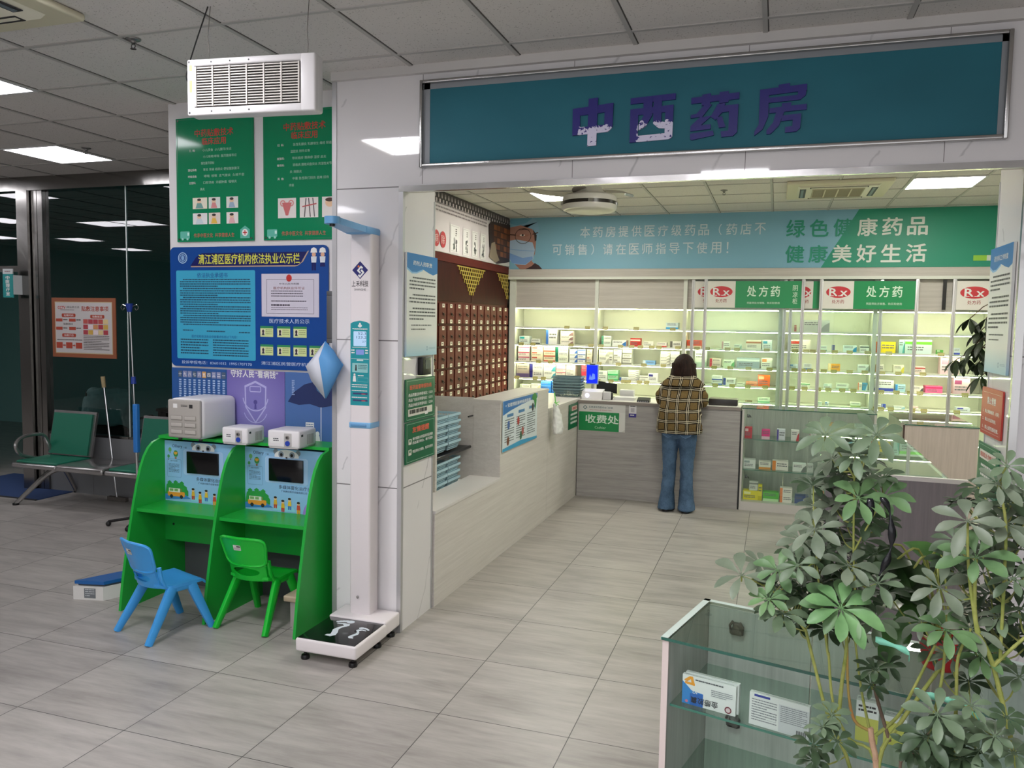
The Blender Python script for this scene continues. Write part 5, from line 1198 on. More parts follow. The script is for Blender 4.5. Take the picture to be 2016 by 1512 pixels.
b = MB(BLACK); b.box(-1.10, -.80, 1.75, 2.388, .815, .83); b.cyl((-.80, 1.748, .822), (-.80, 2.388, .822), .011, n=10); b.build('mid_shelf', t)
b = MB(BLACK)
b.cyl((-.782, 2.30, 1.06), (-.782, 2.39, 1.06), .006, n=8); b.build('peg', t)
t = thing('side_counter', 'pale lower counter joining the tall block to the cashier desk', 'counter', (-.77, 4.3, 0))
b = MB(WOODY); b.prism([(-.542, 3.64), (-.530, 4.70), (-.530, 5.15), (-1.0, 5.15), (-1.0, 3.64)], 0, .985, 'z'); b.build('body', t)
b = MB(M('#d9d4ce', .35)); b.prism([(-.536, 3.637), (-.525, 4.699), (-.525, 5.16), (-1.01, 5.16), (-1.01, 3.637)], .985, 1.005, 'z'); b.build('worktop', t)

# ---- niche baskets and counter basket stack
def basket(m, w_, d, h, taper, name, nb=11, thin=.0035):
    b = MB(m); ax, ay = w_/2, d/2; bx, by = ax*taper, ay*taper
    def wall(p0, p1, q0, q1, n):
        p0, p1, q0, q1 = map(Vector, (p0, p1, q0, q1))
        for j in range(n+1):
            u = j/n; a = p0.lerp(p1, u); c = q0.lerp(q1, u); b.tube([a, c], thin, 4)
        for v in (.3, .62): b.tube([p0.lerp(q0, v), p1.lerp(q1, v)], thin, 4)
    for s_ in (-1, 1):
        wall((-bx, s_*by, .004), (bx, s_*by, .004), (-ax, s_*ay, h-.01), (ax, s_*ay, h-.01), nb)
        wall((s_*bx, -by, .004), (s_*bx, by, .004), (s_*ax, -ay, h-.01), (s_*ax, ay, h-.01), max(4, int(nb*d/w_)))
    o = b.build('lattice_wall', None, origin=(0, 0, 0))
    b = MB(m)
    for s_ in (-1, 1): b.box(-ax-.008, ax+.008, s_*ay-(.003 if s_ > 0 else .008), s_*ay+(.008 if s_ > 0 else .003), h-.016, h); b.box(s_*ax-(.003 if s_ > 0 else .008), s_*ax+(.008 if s_ > 0 else .003), -ay+.003, ay-.003, h-.016, h)
    o2 = b.build('rim', None, origin=(0, 0, 0))
    b = MB(m); b.box(-bx, bx, -by, by, 0, .005); o3 = b.build('base', None, origin=(0, 0, 0))
    t = thing(name, '', 'basket', (0, 0, 0))
    for q in (o, o2, o3): q.parent = t
    return t
LBL = M('#a9c9d4', .4); GBL = M('#6f8a92', .4)
proto = basket(LBL, .21, .215, .062, .86, 'plastic_basket', 9, .003); first = True
for z0, n, tier in ((.567, 4, 'lower'), (.842, 5, 'upper')):
    for y, cn in ((1.885, 'left'), (2.225, 'right')):
        for j in range(n):
            c = proto if first else copy_tree(proto); first = False
            c.location = (-.93+R.uniform(-.002, .002), y-.0+(0 if cn == 'left' else -.10)+(.0 if cn == 'right' else .0), z0+.048*j*1.02); c.rotation_euler = (0, 0, R.uniform(-.006, .006))
            c['label'] = 'light blue plastic basket, %s of the %s %s stack in the counter niche' % ('bottom one' if j == 0 else 'topmost' if j == n-1 else ORD[j]+' from bottom', tier, cn); c['group'] = 'light blue baskets in the niche'
proto = basket(GBL, .29, .22, .09, .8, 'plastic_basket', 18, .003)
for j in range(5):
    c = proto if j == 0 else copy_tree(proto); c.location = (-.685, 4.93, 1.006+.030*j+.0); c.rotation_euler = (0, 0, .03)
    c['label'] = 'grey-blue basket, %s of the nested stack on the counter' % ('bottom one' if j == 0 else 'topmost' if j == 4 else ORD[j]+' from bottom'); c['group'] = 'nested grey-blue baskets on the counter'

# ---- poster, bag and small notice on the left counter
def cslope(y, y0=2.39, y1=3.63): return -.558+.018*(y-y0)/(y1-y0)
Ud = V(.018, 1.24, 0).normalized()
B = Board((cslope(2.41)+.010, 2.41, .79), Ud, ZA, .86, .385, M('#d9e3e6', .4), .003)
BL1 = M('#2e6fb3', .4); B.up().poly(BL1, [(0, .72), (.2, .78), (.5, .84), (1, .90), (1, 1), (0, 1)]); B.up().text('+ 安徽预防接种疾病指南', WT, .42, .9, w=.72, h=.08, bold=.02)
B.poly(M('#3f9fc9', .4), [(0, 0), (1, 0), (1, .05), (.5, .1), (0, .06)]); I = M('#5c666a', .5); GRN = M('#2f8a3a', .4)
for c, (u0, u1) in enumerate(((.05, .3), (.36, .62), (.68, .93))):
    B.rect(M('#4a7fae', .4), u0+.06, .66+.02*c, u1-.02, .72+.02*c, .004); B.bars(I, u0, .14, u1, .62, 10, .35, .7)
for u, v, c in ((.15, .5, '#4a6ea8'), (.42, .52, '#b03a34'), (.85, .72, '#3a3a3c'), (.14, .18, '#7a4a34'), (.5, .2, '#3f6a4a'), (.55, .28, '#b0605a')): B.up().ell(M(c, .4), u, v, .028, .034); B.d -= .0005
B.up()
for j in range(7): a = .3+j*.42; B.ell(GRN, .9+.04*math.cos(a), .9+.06*math.sin(a), .035, .02)
B.poly(GRN, [(.88, .9), (.97, .86), (.95, .72), (.92, .64), (.9, .78)])
tag(B.build('health_poster'), 'white health leaflet poster with blue header and green leaves on the tall counter block', 'poster')
t = thing('plastic_bag', 'white plastic bag bundle tied with green string at the counter corner', 'bag', (-0.465, 3.68, .77))
b = MB(M('#e2e3e0', .35)); b.loft([((-0.465, 3.69, .775), .035, .075, 0, 2.6), ((-0.460, 3.69, .80), .045, .088), ((-0.465, 3.70, .88), .042, .08), ((-0.473, 3.69, .96), .034, .06), ((-0.480, 3.67, 1.03), .018, .03), ((-0.485, 3.66, 1.055), .01, .014)], 20)
o = part_mesh('bag_body', evalmesh(b, 'bag_body', .008, 3, (.03, .035)), None); o.parent = t; o.location = -Vector(t.location)
b = MB(M('#7fd06a', .4)); b.tube([(-0.492, 3.655, 1.15), (-0.485, 3.66, 1.1), (-0.481, 3.662, 1.06)], .006, 6); b.lathe((-0.482, 3.664, 1.045), [(.012, 0), (.015, .008), (.012, .016)], 10)
for d_ in ((.02, .03, -.015), (.015, -.03, -.02), (.02, .05, .012)): b.tube([(-0.480, 3.664, 1.052), (-.480+d_[0], 3.664+d_[1], 1.052+d_[2])], .0035, 5)
b.build('green_tie', t)
B = Board((-.5265, 4.345, .725), V(.01, 1, 0), ZA, .345, .245, DG, .004); B.up().rect(M('#e7c9c0', .4), .3, .72, .9, .9); B.up().text('温馨提示', RED, .6, .81, w=.5, h=.11, bold=.04); B.bars(WT, .18, .12, .92, .62, 3, .5, .7, ch=.06)
tag(B.build('green_notice'), 'small green notice on the side counter, left of the cashier sign', 'notice')

# ---- cashier desk
t = thing('cashier_desk', 'grey oak laminate cashier desk the person leans on', 'desk', (.27, 4.93, 0))
b = MB(GREYW); b.box(-.522, 1.075, 4.702, 5.16, 0, .962); b.build('front', t)
b = MB(M('#8a807b', .4)); b.box(-.522, 1.078, 4.690, 5.2, .962, .990); b.use(M('#d7d4cf', .4)).box(-.522, 1.078, 4.72, 5.2, .990, .993); b.build('worktop', t)
b = MB(BLACK); b.box(1.076, 1.088, 4.705, 5.1, 0, .962); b.build('edge_gap', t)
B = Board((-.51, 4.6985, .685), XA, ZA, .475, .275, M('#d9d8d4', .45), .002)
GC = M('#0f8a4a', .3); B.up().rect(GC, 0, 0, .87, .70); B.up()
B.text('收费处', M('#dcefe0', .4), .5, .44, w=.72, h=.32, bold=.03).text('Cashier', M('#bfe3c9', .4), .47, .13, w=.24)
B.poly(M('#e2e1dd', .5), [(.87, .0), (1, 0), (1, .72), (.86, .72), (.9, .6), (.865, .45), (.885, .25), (.87, .1)]); B.poly(M('#d2d0cb', .5), [(.93, 0), (1, .02), (1, .1)])
LGc = M('#4a6a72', .4); B.d -= .0005; B.use(LGc)
B.poly(LGc, [(.08, .86), (.13, .94), (.18, .86), (.13, .78)]); B.up().poly(M('#d9d8d4', .45), [(.1, .86), (.13, .91), (.16, .86), (.13, .81)]); B.d -= .0005
B.text('石楼浦丰西医综合门诊部', LGc, .47, .88, w=.52, h=.075, bold=.01).text('Shilou Chinese & Western Clinic', M('#b0565a', .4), .47, .78, w=.48)
tag(B.build('cashier_sign'), 'green and white cashier sign with a torn right edge on the grey desk', 'sign')
B = Board((.0, 4.6985, .842), XA, ZA, .075, .125, M('#dfdde0', .4), .0015); B.up().rect(M('#3a2f8a', .4), 0, 0, 1, .3).rect(M('#b9b6bd', .4), .25, .42, .75, .75).bars(DARK, .15, .82, .85, .92, 1, .6).bars(WT, .2, .08, .8, .22, 1, .6)
tag(B.build('payment_card'), 'small white and violet payment card stuck beside the cashier sign', 'card')

def single(b, name, label, cat, group=None, ang=35): return tag(b.build(name, None, ang), label, cat, group)
ZT, ZC = 1.006, .9935
t = thing('card_terminal', 'white payment terminal with a glowing round reader at the desk corner', 'terminal', (-.42, 4.82, ZT))
b = MB(PLAS); b.prism([(4.80, ZT), (4.93, ZT), (4.93, ZT+.1), (4.83, ZT+.075)], -.515, -.30, 'x'); b.build('housing', t)
b = MB(emit('#f2f0ff', 1.2, 'reader_glow')); b.lathe((-.455, 4.801, ZT+.04), [(0, -.004), (.022, -.004), (.024, .003)], 20, 'y'); b.build('round_reader', t)
t.location.z -= .012
t.location.x += .0
t = thing('scanner', 'small pale square scanner right of the card terminal', 'scanner', (-.25, 4.83, ZC))
b = MB(M('#d8d6da', .3)); b.rbox(-.292, -.212, 4.80, 4.85, ZC, ZC+.085, .01); b.use(BLACK).rbox(-.295, -.2, 4.85, 4.90, ZC, ZC+.075, .01); b.build('body', t)
t = thing('payment_screen', 'bright blue payment screen on a stand at the desk corner', 'screen', (-.45, 5.02, ZT))
b = MB(M('#b9b7b4', .3, .5)); b.cyl((-.45, 5.03, ZT), (-.45, 5.03, 1.2), .014, n=12); b.cyl((-.45, 5.03, ZT), (-.45, 5.03, ZT+.012), .055, n=20); b.build('stand', t)
b = MB(M('#a9c4f0', .3)); b.rbox(-.518, -.385, 5.0, 5.025, 1.135, 1.345, .008); b.use(BLACK).box(-.48, -.42, 4.998, 5.02, 1.343, 1.352); b.build('screen_frame', t)
B = Board((-.509, 4.9985, 1.146), XA, ZA, .115, .19); B.rect(emit('#1a2cf0', 1.6, 'blue_screen_light'), 0, 0, 1, 1); B.up().poly(emit('#6a8cff', 1.2, 'blue_screen_figure'), [(.2, .2), (.3, .5), (.42, .32), (.55, .55), (.75, .5), (.8, .25), (.5, .18)]); B.build('display', t)
t = thing('monitor', 'black monitor seen from behind the cashier desk', 'monitor', (-.3, 5.1, ZC))
b = MB(BLACK); b.prism([(-.42, 1.06), (-.20, 1.04), (-.20, 1.14), (-.42, 1.17)], 5.08, 5.1); b.build('back_shell', t)
b = MB(BLACK); b.cyl((-.3, 5.1, ZC), (-.3, 5.1, 1.08), .015, n=10); b.box(-.36, -.24, 5.05, 5.15, ZC, ZC+.01); b.build('stand', t)
b = MB(WT); b.box(-.19, .02, 4.86, 5.05, ZC, ZC+.028); b.use(M('#c9c6c2', .5)).box(-.188, .018, 4.862, 5.048, ZC+.01, ZC+.014); single(b, 'paper_stack', 'low stack of white papers on the desk left of the keypad', 'papers')
b = MB(WT); b.box(-.17, -.02, 5.08, 5.16, ZC, ZC+.09, .006); single(b, 'white_carton', 'white carton behind the paper stack on the cashier desk', 'carton')
t = thing('keypad', 'black numeric keypad on the desk just left of the person', 'keypad', (.13, 4.78, ZC))
b = MB(BLACK); b.prism([(4.74, ZC), (4.83, ZC), (4.83, ZC+.045), (4.74, ZC+.02)], .07, .195, 'x'); b.build('body', t)
for j in range(5): b = MB(M('#8b8d90', .4)); b.box(.08+.022*j, .096+.022*j, 4.7385, 4.742, ZC+.003, ZC+.014); b.build('key', t)
b = MB(M('#2a2624', .35)); b.rbox(.765, 1.04, 4.79, 4.99, ZC, ZC+.062, .006); b.use(M('#5a524c', .4)).box(.772, 1.033, 4.797, 4.983, ZC+.0622, ZC+.064); single(b, 'cash_box', 'flat black cash box on the desk right of the person', 'box')
b = MB(BLACK); b.ball((.737, 4.93, ZC+.0165), .026, .042, .016); single(b, 'computer_mouse', 'black mouse on the desk beside the right elbow of the person', 'mouse')
b = MB(WT); b.cyl((.722, 4.745, ZC+.012), (.758, 4.735, ZC+.012), .012, n=14); single(b, 'paper_roll', 'little white paper roll between the mouse and the black cash box', 'paper roll')

# ---- glass show cases
def lock(t, x, y, z, ry=0):
    b = MB(M('#6f6d6a', .25, .8)); b.rbox(x-.012, x+.012, y-.006, y+.006, z-.016, z+.016, .003); b.cyl((x, y-.006, z), (x, y-.014, z), .01, n=14); b.cyl((x+.016, y-.004, z+.004), (x+.024, y-.004, z-.016), .005, n=8); b.build('clip', t)
def showcase(name, label, x0, x1, y0, y1, zt, shelves, cap, base_h=.085):
    t = thing(name, label, 'show case', ((x0+x1)/2, (y0+y1)/2, 0), 'glass show cases of the pharmacy')
    b = MB(PILL); b.box(x0, x1, y0, y1, 0, base_h); b.build('plinth', t)
    for xa in (x0, x1-.018): b = MB(PILL); b.box(xa, xa+.018, y0, y1, base_h, zt-.008); b.build('end_panel', t)
    n = 3
    for j in range(n):
        a = x0+.018+(x1-x0-.036)*j/n; c = x0+.018+(x1-x0-.036)*(j+1)/n; b = MB(CASEW); b.box(a+.002, c-.002, y1-.02, y1-.008, base_h, zt-.008); b.build('back_door', t)
    for z in shelves:
        b = MB(GLASSG); b.box(x0+.019, x1-.019, y0+.03, y1-.025, z, z+.006); b.use(GEDGE2).box(x0+.019, x1-.019, y0+.0285, y0+.03, z, z+.006); b.build('glass_shelf', t)
    b = MB(GLASS); b.box(x0+.018, x1-.018, y0+.004, y0+.009, base_h, zt-.008); b.build('front_glass', t)
    b = MB(GLASSG); b.box(x0-.004, x1+.004, y0, y1, zt-.008, zt); b.use(GEDGE).box(x0-.004, x1+.004, y0-.0015, y0, zt-.008, zt); b.build('glass_top', t)
    return t
t = showcase('glass_showcase', 'glass show case with medicine boxes, right of the cashier desk', 1.092, 2.27, 4.70, 5.10, .99, (.388, .683), PILL)
for z in (.90, .3): lock(t, 1.145, 4.86, z)
for x, w_, h, z, col, acc, wd, n_ in ((1.118, .066, .105, .69, '#c02a38', '#e8c0c4', 'deep red', 0), (1.275, .075, .088, .69, '#e4408a', '#f8d0e0', 'magenta pink', 1), (1.415, .075, .10, .69, '#e4e0ea', '#5a4a9a', 'white and purple', 2), (1.545, .07, .098, .69, '#ece4e2', '#c83a48', 'white with red top', 3),
        (1.118, .112, .085, .395, '#e4e4e0', '#9aa4a4', 'white and grey', 0), (1.26, .11, .075, .395, '#ece6da', '#e09a4a', 'white and orange', 1), (1.385, .145, .09, .395, '#efe8e0', '#e88a3a', 'orange and white', 2), (1.57, .12, .075, .395, '#e6e6e2', '#7a7c7c', 'white with black print', 3), (1.71, .11, .07, .395, '#ece6dc', '#d89a5a', 'white and pale orange', 4),
        (1.125, .14, .09, .0855, '#e8d83a', '#f4efb0', 'yellow', 0), (1.31, .145, .09, .0855, '#5fb84a', '#c9e8b8', 'green', 1), (1.465, .11, .07, .0855, '#eee6de', '#e88a5a', 'white with orange figure, lower,', 2), (1.60, .1, .08, .0855, '#4a5a8a', '#c8ccd8', 'dark blue', 3)):
    med_box(x, 4.80, z, w_, .09, h, col, acc, '%s medicine box on the %s of the glass show case' % (wd, 'top glass shelf' if z > .6 else 'middle glass shelf' if z > .3 else 'floor'), R.uniform(-.06, .06), 'boxes in the show case', n_)
med_box(1.465, 4.80, .1565, .11, .09, .07, '#eee6de', '#e88a5a', 'white medicine box with orange figure, upper of two on the show case floor', 0, 'boxes in the show case', 2)
med_box(1.18, 4.815, .1765, .08, .06, .09, '#d8d8d0', '#8a8c88', 'grey-white box leaning on the yellow one in the glass show case', .1, 'boxes in the show case', 4)
med_box(1.265, 4.80, .0855, .035, .05, .155, '#e8d83a', '#c8b820', 'slim upright yellow box in the glass show case', 0, 'boxes in the show case', 1)

t = thing('glass_showcase', 'long glass show case running deep along the right, behind the leafy plants', 'show case', (2.0, 2.6, 0), 'glass show cases of the pharmacy')
x0, x1, y0, y1 = 1.662, 2.262, 1.44, 3.86
b = MB(DARKW); b.box(x0, 2.35, y0, y0+.02, 0, .962); b.use(PILL).box(x0, 2.35, y0-.004, y0+.024, .962, .985); b.build('end_panel', t)
b = MB(SHW); b.box(x0, x1, y0+.02, y1, 0, .12); b.build('plinth', t)
b = MB(SHW); b.box(x1-.018, x1, y0+.02, y1, .12, .98); b.build('back_panel', t)
b = MB(SHW); b.box(x0, x1-.018, y1-.018, y1, .12, .98); b.build('far_panel', t)
for z in (.42, .7): b = MB(GLASSG); b.box(x0+.02, x1-.02, y0+.03, y1-.025, z, z+.006); b.build('glass_shelf', t)
b = MB(GLASS); b.box(x0, x0+.005, y0+.021, y1-.02, .12, .98); b.build('side_glass', t)
b = MB(GLASSG); b.box(x0-.004, x1, y0+.025, y1+.004, .981, .989); b.use(GEDGE2).box(x0-.0055, x0-.004, y0+.025, y1+.004, .981, .989); b.build('glass_top', t)
t = thing('glass_showcase', 'beige-sided glass show case beyond the long one, by the right pillar', 'show case', (2.67, 4.4, 0), 'glass show cases of the pharmacy')
x0, x1, y0, y1 = 2.40, 2.935, 3.95, 4.95
b = MB(BEIGEW); b.box(x0, x1, y0, y0+.02, 0, .985); b.use(M('#4a3832', .5)).box(x0-.012, x0, y0, y0+.02, .72, .985); b.build('end_panel', t)
b = MB(SHW); b.box(x0, x1, y0+.02, y1, 0, .12); b.build('plinth', t)
b = MB(BEIGEW); b.box(x0, x1, y1-.02, y1, .12, .985); b.build('far_panel', t)
b = MB(GLASS); b.box(x0, x0+.005, y0+.021, y1-.021, .12, .985); b.box(x1-.005, x1, y0+.021, y1-.021, .12, .985); b.build('side_glass', t)
b = MB(GLASSG); b.box(x0-.004, x1+.004, y0-.004, y1+.004, .986, .994); b.use(GEDGE).box(x0-.004, x1+.004, y0-.0055, y0-.004, .986, .994); b.build('glass_top', t)
t = thing('water_bottle_pack', 'pack of blue-capped white bottles between the shelves and the beige show case', 'bottles', (2.45, 6.4, 0))
b = MB(SHW); b.box(2.1, 2.75, 6.2, 6.6, 0, .52); b.build('low_stand', t)
for j in range(3):
    b = MB(M('#cfe0f0', .2)); b.lathe((2.33+.1*j, 6.4, .52), [(.04, 0), (.042, .02), (.042, .12), (.03, .15), (.014, .17), (.014, .18)], 16); b.use(M('#2f7fd0', .3)).lathe((2.33+.1*j, 6.4, .52), [(.0425, .03), (.0428, .05), (.0428, .09), (.0425, .1)], 16); b.use(M('#3a7ad8', .4)).cyl((2.33+.1*j, 6.4, .70), (2.33+.1*j, 6.4, .72), .016, n=12); b.build('bottle', t)
# ================================================================== person at the cashier desk (seen from behind, leaning on her forearms)
px_, py_ = .53, 4.45
def cap_chain(b, pts, seg=14):
    """tapered limb of overlapping balls and cones: pts = (x,y,z,r)"""
    for q in pts: b.ball(q[:3], q[3], n=seg, m=8)
    for p, q in zip(pts, pts[1:]): b.cyl(p[:3], q[:3], p[3], q[3], n=seg)
per = thing('person', 'person in tan plaid jacket and flared blue jeans leaning on the grey desk', 'person', (px_, py_, 0))
O_ = V(px_, py_, 0)
def place(name, me, parent=per):
    o = part_mesh(name, me, parent); return o
SKIN = M('#c99a80', .5)
# body: one continuous skin, feet to head, local to the person
b = MB(SKIN)
b.loft([((0, .0, .74), .15, .105), ((0, .0, .86), .165, .115), ((0, .01, .95), .135, .095), ((0, .05, 1.06), .15, .1), ((0, .10, 1.15), .165, .095), ((0, .13, 1.205), .12, .07), ((0, .145, 1.235), .05, .048)], 24)
cap_chain(b, [(0, .14, 1.21, .05), (0, .165, 1.27, .048), (0, .18, 1.30, .05)])
hd = V(0, .19, 1.365)                                  # head tipped forward
b.ball(hd, .076, .095, .108, 20, 14); b.ball(hd+V(0, .05, -.055), .052, .055, .055)
b.ball(hd+V(0, .098, -.02), .012, .018, .02); b.ball(hd+V(0, .09, -.062), .022, .012, .01)
for s_ in (-1, 1):
    b.ball(hd+V(s_*.03, .088, .005), .013, .01, .009); b.ball(hd+V(s_*.078, .0, -.01), .012, .022, .03)
    cap_chain(b, [(s_*.145, .115, 1.17, .058), (s_*.17, .10, 1.09, .05), (s_*.18, .14, 1.04, .043), (s_*.155, .28, 1.03, .036), (s_*.10, .385, 1.02, .026)])   # upper arm, elbow on the desk edge, forearm
    palm = V(s_*.075, .43, 1.017)
    b.ball(palm, .040, .045, .015)
    for k in range(5):                                  # four curled fingers and a thumb from the side of the palm
        if k < 4:
            ln = (.068, .078, .072, .056)[k]; bx = palm+V(s_*(-.030+.019*k), .036-.005*abs(k-1.4), .002); dr = V(s_*(-.10+.1*k), 1, 0).normalized()
            P = [bx, bx+dr*ln*.45+V(0, 0, .012), bx+dr*ln*.8+V(0, 0, .004), bx+dr*ln+V(0, 0, -.01)]
        else:
            bx = palm+V(-s_*.034, -.012, .0); P = [bx, bx+V(-s_*.022, .02, .004), bx+V(-s_*.03, .045, .0)]
        cap_chain(b, [(*P[i], (.0085, .008, .0075, .0065)[i]) for i in range(len(P))], 8)
    x = s_*.085
    cap_chain(b, [(x, .0, .80, .085), (x*1.0, .0, .64, .07), (x*1.0, -.005, .47, .05), (x*1.05, -.01, .30, .045), (x*1.08, -.012, .10, .034)])
    b.loft([((x*1.08, -.03, .012), .034, .04), ((x*1.08, -.02, .06), .034, .05), ((x*1.08, -.01, .11), .032, .036)], 14); b.ball((x*1.1, .06, .035), .036, .085, .028)
body = place('body', evalmesh(b, 'body', .0075, 3))
# flared jeans
def mat_denim():
    t = NT('blue_denim', .85, spec=.2); o = t.obj(); X, Y, Z = t.sep(o)
    n = t.noise(o, 7., 4.); f = t.noise(t.scale(o, 160., 160., 60.), 1., 2.); g = t.math('ADD', t.math('MULTIPLY', n, .7), t.math('MULTIPLY', f, .3))
    c = t.ramp(g, [(.35, '#384d64'), (.65, '#587190')]); t.base(c); t.bump(t.noise(t.scale(o, 9., 9., 5.), 1., 3.), .35, .02); return t.m
DEN = mat_denim()
b = MB(DEN)
b.loft([((0, .0, .70), .155, .118, 0, 2.4), ((0, -.004, .78), .165, .128, 0, 2.3), ((0, .0, .86), .165, .122, 0, 2.3), ((0, .005, .95), .15, .11, 0, 2.3), ((0, .01, .99), .148, .108, 0, 2.3)], 28)
for s_, sh in ((-1, 0), (1, .0)):
    x = s_*.082
    b.loft([((x+s_*.015, -.052+.02, .018), .083, .112, 0, 2.3), ((x+s_*.013, -.028, .05), .08, .106, 0, 2.3), ((x+s_*.008, -.018, .16), .066, .085, 0, 2.2), ((x+s_*.002, -.01, .30), .060, .072), ((x, -.008, .45), .062, .075), ((x, -.004, .60), .076, .092), ((x*.97, 0, .72), .086, .112), ((x*.92, 0, .80), .085, .118)], 24)
jeans = place('jeans', evalmesh(b, 'jeans', .0085, 4, (.018, .06)))
STI = M('#7f9bc0', .8)
for s_ in (-1, 1):
    b = MB(DEN); x = s_*.082
    pts = [(x-.05, -.137, .83), (x+.05, -.137, .83), (x+.048, -.141, .74), (x, -.143, .715), (x-.048, -.141, .74)]
    b.add([(u, v+.007, w_) for u, v, w_ in pts]+[(u, v, w_) for u, v, w_ in pts], [(5, 6, 7, 8, 9), (0, 4, 3, 2, 1)]+[(i, (i+1) % 5, 5+(i+1) % 5, 5+i) for i in range(5)])
    b.use(STI); b.tube([(u, v-.0008, w_) for u, v, w_ in pts[1:]+pts[:1]], .0012, 4); o = place('back_pocket', b.mesh('back_pocket'), jeans)
# shoes
for s_ in (-1, 1):
    b = MB(M('#17171a', .5)); x = s_*.092
    b.loft([((x, .0, .0), .042, .12, 0, 2.6), ((x, .0, .014), .043, .122, 0, 2.6), ((x, -.004, .035), .04, .112, 0, 2.4), ((x, -.03, .07), .034, .07)], 20); place('shoe', b.mesh('shoe', ang=60))
# jacket
def mat_plaid():
    t = NT('tan_plaid_wool', .9, spec=.15); o = t.obj(); n = t.noise(o, 5., 2.)
    X, Y, Z = t.sep(o); w_ = t.math('MULTIPLY', t.math('SUBTRACT', n, .5), .035)
    def band(v, off, per):
        f = t.math('FRACT', t.math('DIVIDE', t.math('ADD', t.math('ADD', v, w_), off), per))
        return f
    ST = [(0, 0.), (.50, 1.), (.60, .5), (.645, 1.), (.745, .5), (.79, 1.), (.89, 0.)]
    def val(f): return t.ramp(f, [(p, c) for p, c in ST], True)
    hx, hz = val(band(X, 1.03, .096)), val(band(Z, 1.0, .1))
    fine = t.noise(t.scale(o, 220., 220., 220.), 1., 1.)
    tan = t.ramp(fine, [(.3, '#5f4c2e'), (.7, '#7b6741')])
    bx = t.math('GREATER_THAN', hx, .8); wx = t.math('MULTIPLY', t.math('GREATER_THAN', hx, .2), t.math('LESS_THAN', hx, .8))
    bz = t.math('GREATER_THAN', hz, .8); wz = t.math('MULTIPLY', t.math('GREATER_THAN', hz, .2), t.math('LESS_THAN', hz, .8))
    c = t.mix(t.math('MULTIPLY', bx, .92), tan, '#1d1915'); c = t.mix(t.math('MULTIPLY', bz, .92), c, '#1d1915')
    c = t.mix(t.math('MULTIPLY', wx, .8), c, '#d9cfb8'); c = t.mix(t.math('MULTIPLY', wz, .8), c, '#d9cfb8')
    t.base(c); t.bump(t.noise(t.scale(o, 8., 8., 10.), 1., 3.), .4, .02); return t.m
PLAID = mat_plaid()
b = MB(PLAID)
b.loft([((0, .0, .765), .205, .155, 0, 2.5), ((0, -.006, .80), .212, .165, 0, 2.5), ((0, -.004, .90), .20, .165, 0, 2.5), ((0, .03, 1.02), .19, .16, 0, 2.4), ((0, .07, 1.12), .188, .148, .1, 2.3), ((0, .105, 1.19), .165, .125, .25, 2.1), ((0, .135, 1.235), .115, .09, .3), ((0, .15, 1.255), .07, .065, .3)], 32)
for s_ in (-1, 1):
    cap_chain(b, [(s_*.135, .105, 1.165, .078), (s_*.172, .09, 1.10, .075), (s_*.182, .115, 1.055, .07), (s_*.165, .23, 1.045, .055), (s_*.125, .345, 1.035, .042)], 18)
jacket = place('jacket', evalmesh(b, 'jacket', .0095, 5, (.03, .07)))
b = MB(PLAID)                                          # turned-down collar, wide at the back
rings = []
n = 26; vs = []
for j in range(n+1):
    a = -PI*1.12+ (PI*1.24)*j/n
    a = PI+ (j/n-.5)*PI*1.45+PI/2
    for r_, z, dy in ((.085, 1.285, 0), (.115, 1.262, -.01), (.198, 1.205, -.018), (.201, 1.196, -.018), (.112, 1.248, -.01), (.078, 1.27, 0)):
        vs.append((r_*math.cos(a)*1.08, .145+dy+r_*math.sin(a)*.78, z+.02*abs(math.cos(a))*(r_ < .15)-.015*(1-abs(math.cos(a)))*0))
b.add(vs, [(j*6+i, j*6+(i+1) % 6, (j+1)*6+(i+1) % 6, (j+1)*6+i) for j in range(n) for i in range(6)]+[tuple(range(6))[::-1], tuple(range(n*6, n*6+6))])
place('collar', b.mesh('collar', ang=60))
b = MB(PLAID); b.loft([((0, -.002, .752), .208, .16, 0, 2.5), ((0, -.002, .757), .213, .166, 0, 2.5), ((0, -.002, .79), .216, .169, 0, 2.5), ((0, -.002, .80), .207, .16, 0, 2.5)], 36); place('hem_band', b.mesh('hem_band', ang=60))
for s_ in (-1, 1): b = MB(PLAID); b.cyl((s_*.135, .325, 1.036), (s_*.105, .375, 1.032), .046, .043, 18); place('cuff', b.mesh('cuff'))
